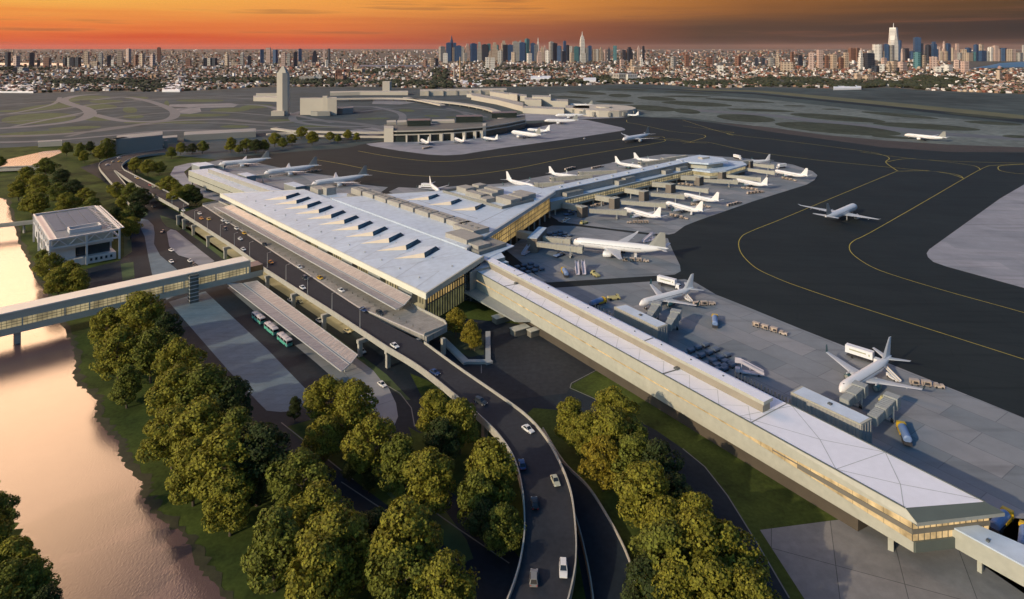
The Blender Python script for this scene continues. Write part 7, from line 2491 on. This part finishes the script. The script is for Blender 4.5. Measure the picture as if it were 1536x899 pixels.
SH = [(1229.5, 75, 6, 'pinkish stone', 'slab'), (1217, 79, 6.5, 'pinkish stone', 'slab'), (1240, 83.5, 4, 'brown brick', 'slab'), (1250, 82, 6, 'tan stone', 'slab'), (1261, 86, 5, 'brown brick', 'slab'), (1269, 79, 5, 'tan stone', 'slab'), (1291, 75.5, 5.5, 'white', 'step'), (1303, 80, 10, 'dark glass', 'slab'), (1303, 91, 8, 'pinkish stone', 'slab'), (1311, 90, 7, 'tan stone', 'slab'), (1314, 99, 10, 'dark glass', 'slab'),
      (1322, 96, 7, 'white', 'slab'), (1333, 94, 8, 'tan stone', 'step'), (1340, 92, 6, 'tan stone', 'slab'), (1345, 101, 6, 'dark glass', 'slab'), (1353, 93, 11, 'pinkish stone', 'slab'), (1326, 87, 6, 'pinkish stone', 'slab'), (1376, 78, 8.6, 'teal glass', 'round'), (1385, 83, 5.5, 'tan stone', 'slab'), (1400, 85, 8, 'pinkish stone', 'slab'), (1286, 110, 7, 'tan stone', 'slab'), (1301, 112, 12, 'tan stone', 'slab'), (1310, 109, 3, 'brown brick', 'slab'), (1420, 97, 12, 'white', 'slab'), (1436, 90, 7, 'pinkish stone', 'slab'), (1447, 92, 7, 'pinkish stone', 'slab'), (1406, 100, 8, 'white', 'slab'), (1498, 105, 6, 'tan stone', 'slab'), (1513, 111, 6, 'brown brick', 'slab'),
      (954, 100, 13, 'tan stone', 'slab'), (931, 110, 20, 'grey stone', 'slab'), (943, 111, 20, 'white', 'slab'), (980, 101, 10, 'brown brick', 'slab'), (993, 100, 10, 'brown brick', 'slab'), (1003, 99, 4, 'tan stone', 'slab'), (984, 113, 10, 'brown brick', 'slab'), (968, 117, 7, 'tan stone', 'slab'), (731, 86, 5, 'white', 'slab'), (738.5, 86.5, 6, 'white', 'slab'), (1180, 93, 15, 'tan stone', 'slab'), (1080, 98, 9, 'white', 'slab'), (484, 102, 13, 'tan stone', 'slab'), (462, 114, 20, 'grey stone', 'slab'), (476, 112, 12, 'white', 'slab'), (508, 104, 9, 'brown brick', 'slab'), (520, 103, 9, 'brown brick', 'slab'), (534, 101, 4, 'tan stone', 'slab'), (541, 103, 9, 'tan stone', 'slab'), (513, 113, 10, 'brown brick', 'slab'), (24, 101, 6, 'dark glass', 'slab'), (35, 101, 9, 'grey stone', 'slab')]
for x, t, w, m, s in SH:
    yb = {True: 104}.get(t < 92, 108 if t < 104 else 121)
    tower(x, t, w, m, 'shore', yb, s)
# labels by place, counted within each look
names = {'midtown': 'in the central skyline', 'downtown': 'in the right hand skyline', 'uptown': 'among the scattered city towers', 'shore': 'among the nearer apartment blocks'}
for cl in names:
    for m in TM:
        L_ = sorted([o for o in bpy.data.objects if o.get('_c') == cl and o.get('_m') == m and not o.get('label')], key=lambda o: o['_x'])
        for i, o in enumerate(L_):
            w_ = ('only %s tower ' % m) if len(L_) == 1 else '%s tower, %s from the left of its kind ' % (m, ordn[i] if i < 20 else str(i + 1) + 'th')
            o['label'] = w_ + names[cl]
for o in bpy.data.objects:
    for k in ('_x', '_m', '_c'):
        if k in o: del o[k]
# chimneys
for x, y0, y1, c, lab in ((690, 120, 86, 'tan', 'taller tan chimney stack above the white warehouses'), (681, 122, 101, 'pale', 'shorter pale chimney stack beside the taller tan one')):
    p = g(x, y0); h = H - (y1 - HY) * p.y / F
    e = empty('chimney', (p.x, p.y, -1), lab, 'chimney')
    mb = MB(); mb.tube([(0, 0, 0), (0, 0, h)], [p.y / F * 1.4, p.y / F * .9], 10); mb.build('stack', M('stack_' + c, (.42, .28, .15) if c == 'tan' else (.4, .34, .28), .8, .1, .02), e)
    mb = MB(); mb.tube([(0, 0, h + .2), (0, 0, h + 3)], p.y / F * 1.0, 10); mb.build('rim', m_mech, e)

# low town: the largest blocks singly, the far carpet as one mass
CC = [('white', (.78, .72, .68)), ('cream', (.46, .36, .27)), ('brick red', (.22, .075, .045)), ('tan', (.30, .19, .12)), ('grey', (.19, .18, .17)), ('brown', (.10, .055, .036)), ('pink', (.36, .22, .18))]
cm = [M('town_' + n.replace(' ', '_'), c, .8, .12, .03) for n, c in CC]
m_roofd = [M('town_roof_pale', (.50, .45, .43), .8, .25, .02), M('town_roof_dark', (.05, .04, .037), .9, .3, .02), M('town_roof_brown', (.20, .12, .09), .9, .3, .02)]
r = random.Random(11)


def border(x):
    P = field_far
    for k in range(len(P) - 1):
        if P[k][0] <= x <= P[k + 1][0]:
            t = (x - P[k][0]) / (P[k + 1][0] - P[k][0])
            return P[k][1] + (P[k + 1][1] - P[k][1]) * t
    return 142


def wooded(x, y):
    """the dark wooded belts of the town"""
    for cx, cy, rx, ry in ((150, 124, 90, 4), (220, 130, 30, 6), (350, 122, 70, 4), (440, 124, 40, 5), (500, 124, 30, 5), (660, 128, 20, 6), (660, 112, 14, 10), (790, 104, 60, 3), (910, 120, 30, 5), (850, 124, 40, 3), (1180, 124, 70, 6), (1290, 128, 60, 6), (1400, 124, 48, 9), (1370, 130, 40, 6), (1160, 122, 40, 4), (560, 108, 40, 3), (30, 104, 50, 3), (985, 122, 40, 3), (1060, 126, 40, 4), (600, 126, 50, 4), (740, 126, 40, 3)):
        if ((x - cx) / rx) ** 2 + ((y - cy) / ry) ** 2 < 1:
            return True
    return False


def water_at(x, y):
    return (x > 1452 and 92 < y < 104 and y < 103 + (x - 1455) * .0) or (y > 94 and y < 98.4 and x < 150) or (540 < x < 660 and 97.6 < y < 100.3)


spots = []
for _ in range(16000):
    x = r.uniform(-160, 1700)
    t = r.random()
    yb = border(x) - 1.0
    y = 75.5 + (yb - 75.5) * t ** .85
    if water_at(x, y): continue
    wd_ = wooded(x, y)
    if wd_ and r.random() < .86: continue
    spots.append((x, y))
spots.sort(key=lambda s: -s[1])
SHAPES = []


def house_shape(mb, o, w, d, h, rz, k, wall_i, roof_i):
    if k == 0:
        mb.box((o[0], o[1], o[2] + h / 2), (w, d, h), rz, wall_i, roof_i)
    elif k == 1:
        mb.box((o[0], o[1], o[2] + h * .36), (w, d, h * .72), rz, wall_i, roof_i)
        mb.box((o[0] + w * .15 * math.cos(rz), o[1] + w * .15 * math.sin(rz), o[2] + h * .86), (w * .5, d * .7, h * .28), rz, wall_i, roof_i)
    else:
        mb.box((o[0], o[1], o[2] + h * .3), (w, d, h * .6), rz, wall_i, roof_i)
        c_, s_ = math.cos(rz), math.sin(rz)
        def P(x, y, z): return (o[0] + x * c_ - y * s_, o[1] + x * s_ + y * c_, o[2] + z)
        a, b, z0, z1 = w / 2, d / 2, h * .6, h
        mb.face([P(-a, -b, z0), P(a, -b, z0), P(a, 0, z1), P(-a, 0, z1)], roof_i)
        mb.face([P(a, b, z0), P(-a, b, z0), P(-a, 0, z1), P(a, 0, z1)], roof_i)
        mb.face([P(a, -b, z0), P(a, b, z0), P(a, 0, z1)], wall_i); mb.face([P(-a, b, z0), P(-a, -b, z0), P(-a, 0, z1)], wall_i)


mats_all = cm + m_roofd
NW = len(cm)
near_protos = {}
GRP = ['white flat-roofed blocks of the near town', 'cream blocks of the near town', 'brick red blocks of the near town', 'tan blocks of the near town', 'grey blocks of the near town', 'brown blocks of the near town', 'pink blocks of the near town']
far_mb = MB()
k_near = 0
for i, (x, y) in enumerate(spots):
    p = g(x, y)
    Y = p.y
    u = Y / F                                   # metres per photo pixel out there
    ci = r.choices(range(7), (26, 14, 18, 16, 8, 14, 12))[0] if y > 88 else r.choices(range(7), (10, 16, 16, 22, 8, 12, 26))[0]  # farther blocks more often pink and tan, haze put into their colours
    w = max(9, u * r.choice((1.3, 1.7, 2.2, 3.0, 5.0 if y > 100 else 2.2)) * r.uniform(.8, 1.2))
    d = max(9, min(80, w * r.uniform(.5, 1.2)))
    h = min(60, max(6, u * r.uniform(.8, 1.7) * (1.0 if r.random() < .80 else r.uniform(2.0, 3.4))))
    rz = r.choice((.2, -.35, .55, .2, 1.1)) + r.uniform(-.06, .06)
    ri = NW + (r.choices((0, 1, 2), (36, 34, 30))[0])
    k = r.choices((0, 1, 2), (5, 3, 3))[0]
    if i < 290:
        key = (ci, k)
        if key not in near_protos:
            mb = MB(); house_shape(mb, (0, 0, 0), 1, 1, 1, 0, k, 0, 1)
            o = mb.build('town_block', [cm[ci], m_roofd[0 if ci < 2 else (k + ci) % 3]])
            near_protos[key] = o
        else:
            o = near_protos[key].copy(); col.objects.link(o)
        o.location = (p.x, p.y, -.4); o.rotation_euler = (0, 0, rz); o.scale = (w, d, h)
        tag(o, '%s low block in the crowded near town just beyond the airfield' % CC[ci][0], 'town building', GRP[ci])
    else:
        house_shape(far_mb, (p.x, p.y, -.4), w, d, h, rz, k, ci, ri)
tag(far_mb.build('distant_town', mats_all), 'endless carpet of small distant city blocks reaching to the horizon', 'city', None, 'stuff')

# trees of the town, one mass of small crowns
tm_ = MB()
ico = []
ph = (1 + 5 ** .5) / 2
for a in (-1, 1):
    for b in (-ph, ph):
        ico += [Vector((0, a, b)), Vector((a, b, 0)), Vector((b, 0, a))]
ico = [v.normalized() for v in ico]
import itertools
faces = []
for a, b, c in itertools.combinations(range(12), 3):
    if all((ico[p] - ico[q]).length < 1.1 for p, q in ((a, b), (b, c), (a, c))):
        n = (ico[b] - ico[a]).cross(ico[c] - ico[a])
        faces.append((a, b, c) if n.dot(ico[a]) > 0 else (a, c, b))
for _ in range(12000):
    x = r.uniform(-160, 1700)
    yb = border(x) - .6
    y = 77 + (yb - 77) * r.random() ** .7
    if water_at(x, y): continue
    wd_ = wooded(x, y)
    if not wd_ and r.random() < .62: continue
    p = g(x, y)
    u = p.y / F
    s = max(6.0, u * r.uniform(.9, 1.8)) * (1.5 if wd_ else 1.05)
    i0 = len(tm_.v)
    for v in ico:
        j = r.uniform(.7, 1.2)
        tm_.v.append((p.x + v.x * s * j * 1.2, p.y + v.y * s * j * 1.2, s * .55 + v.z * s * j * .75))
    for f in faces:
        tm_.f.append(tuple(i0 + q for q in f)); tm_.m.append(0)
tag(tm_.build('town_woods', M('town_foliage', (.026, .032, .014), .95, .4, .01)), 'dark masses of distant treetops woven through the town', 'woods', None, 'stuff')

# the evening air: one even, pale volume round everything
hz = MB(); hz.box((0, 33500, 200), (124000, 79000, 440))
ho_ = bpy.data.materials.new('haze')
ho_.use_nodes = True
_t = ho_.node_tree
for n in list(_t.nodes):
    if n.type == 'BSDF_PRINCIPLED': _t.nodes.remove(n)
_v = _t.nodes.new('ShaderNodeVolumePrincipled')
_v.inputs['Color'].default_value = (0.95, 0.66, 0.56, 1)
_v.inputs['Density'].default_value = 6e-6
_v.inputs['Anisotropy'].default_value = 0.0
_t.links.new(_v.outputs[0], _t.nodes['Material Output'].inputs['Volume'])
tag(hz.build('haze', ho_), 'thin pinkish evening haze veiling the far city', 'haze', None, 'stuff')
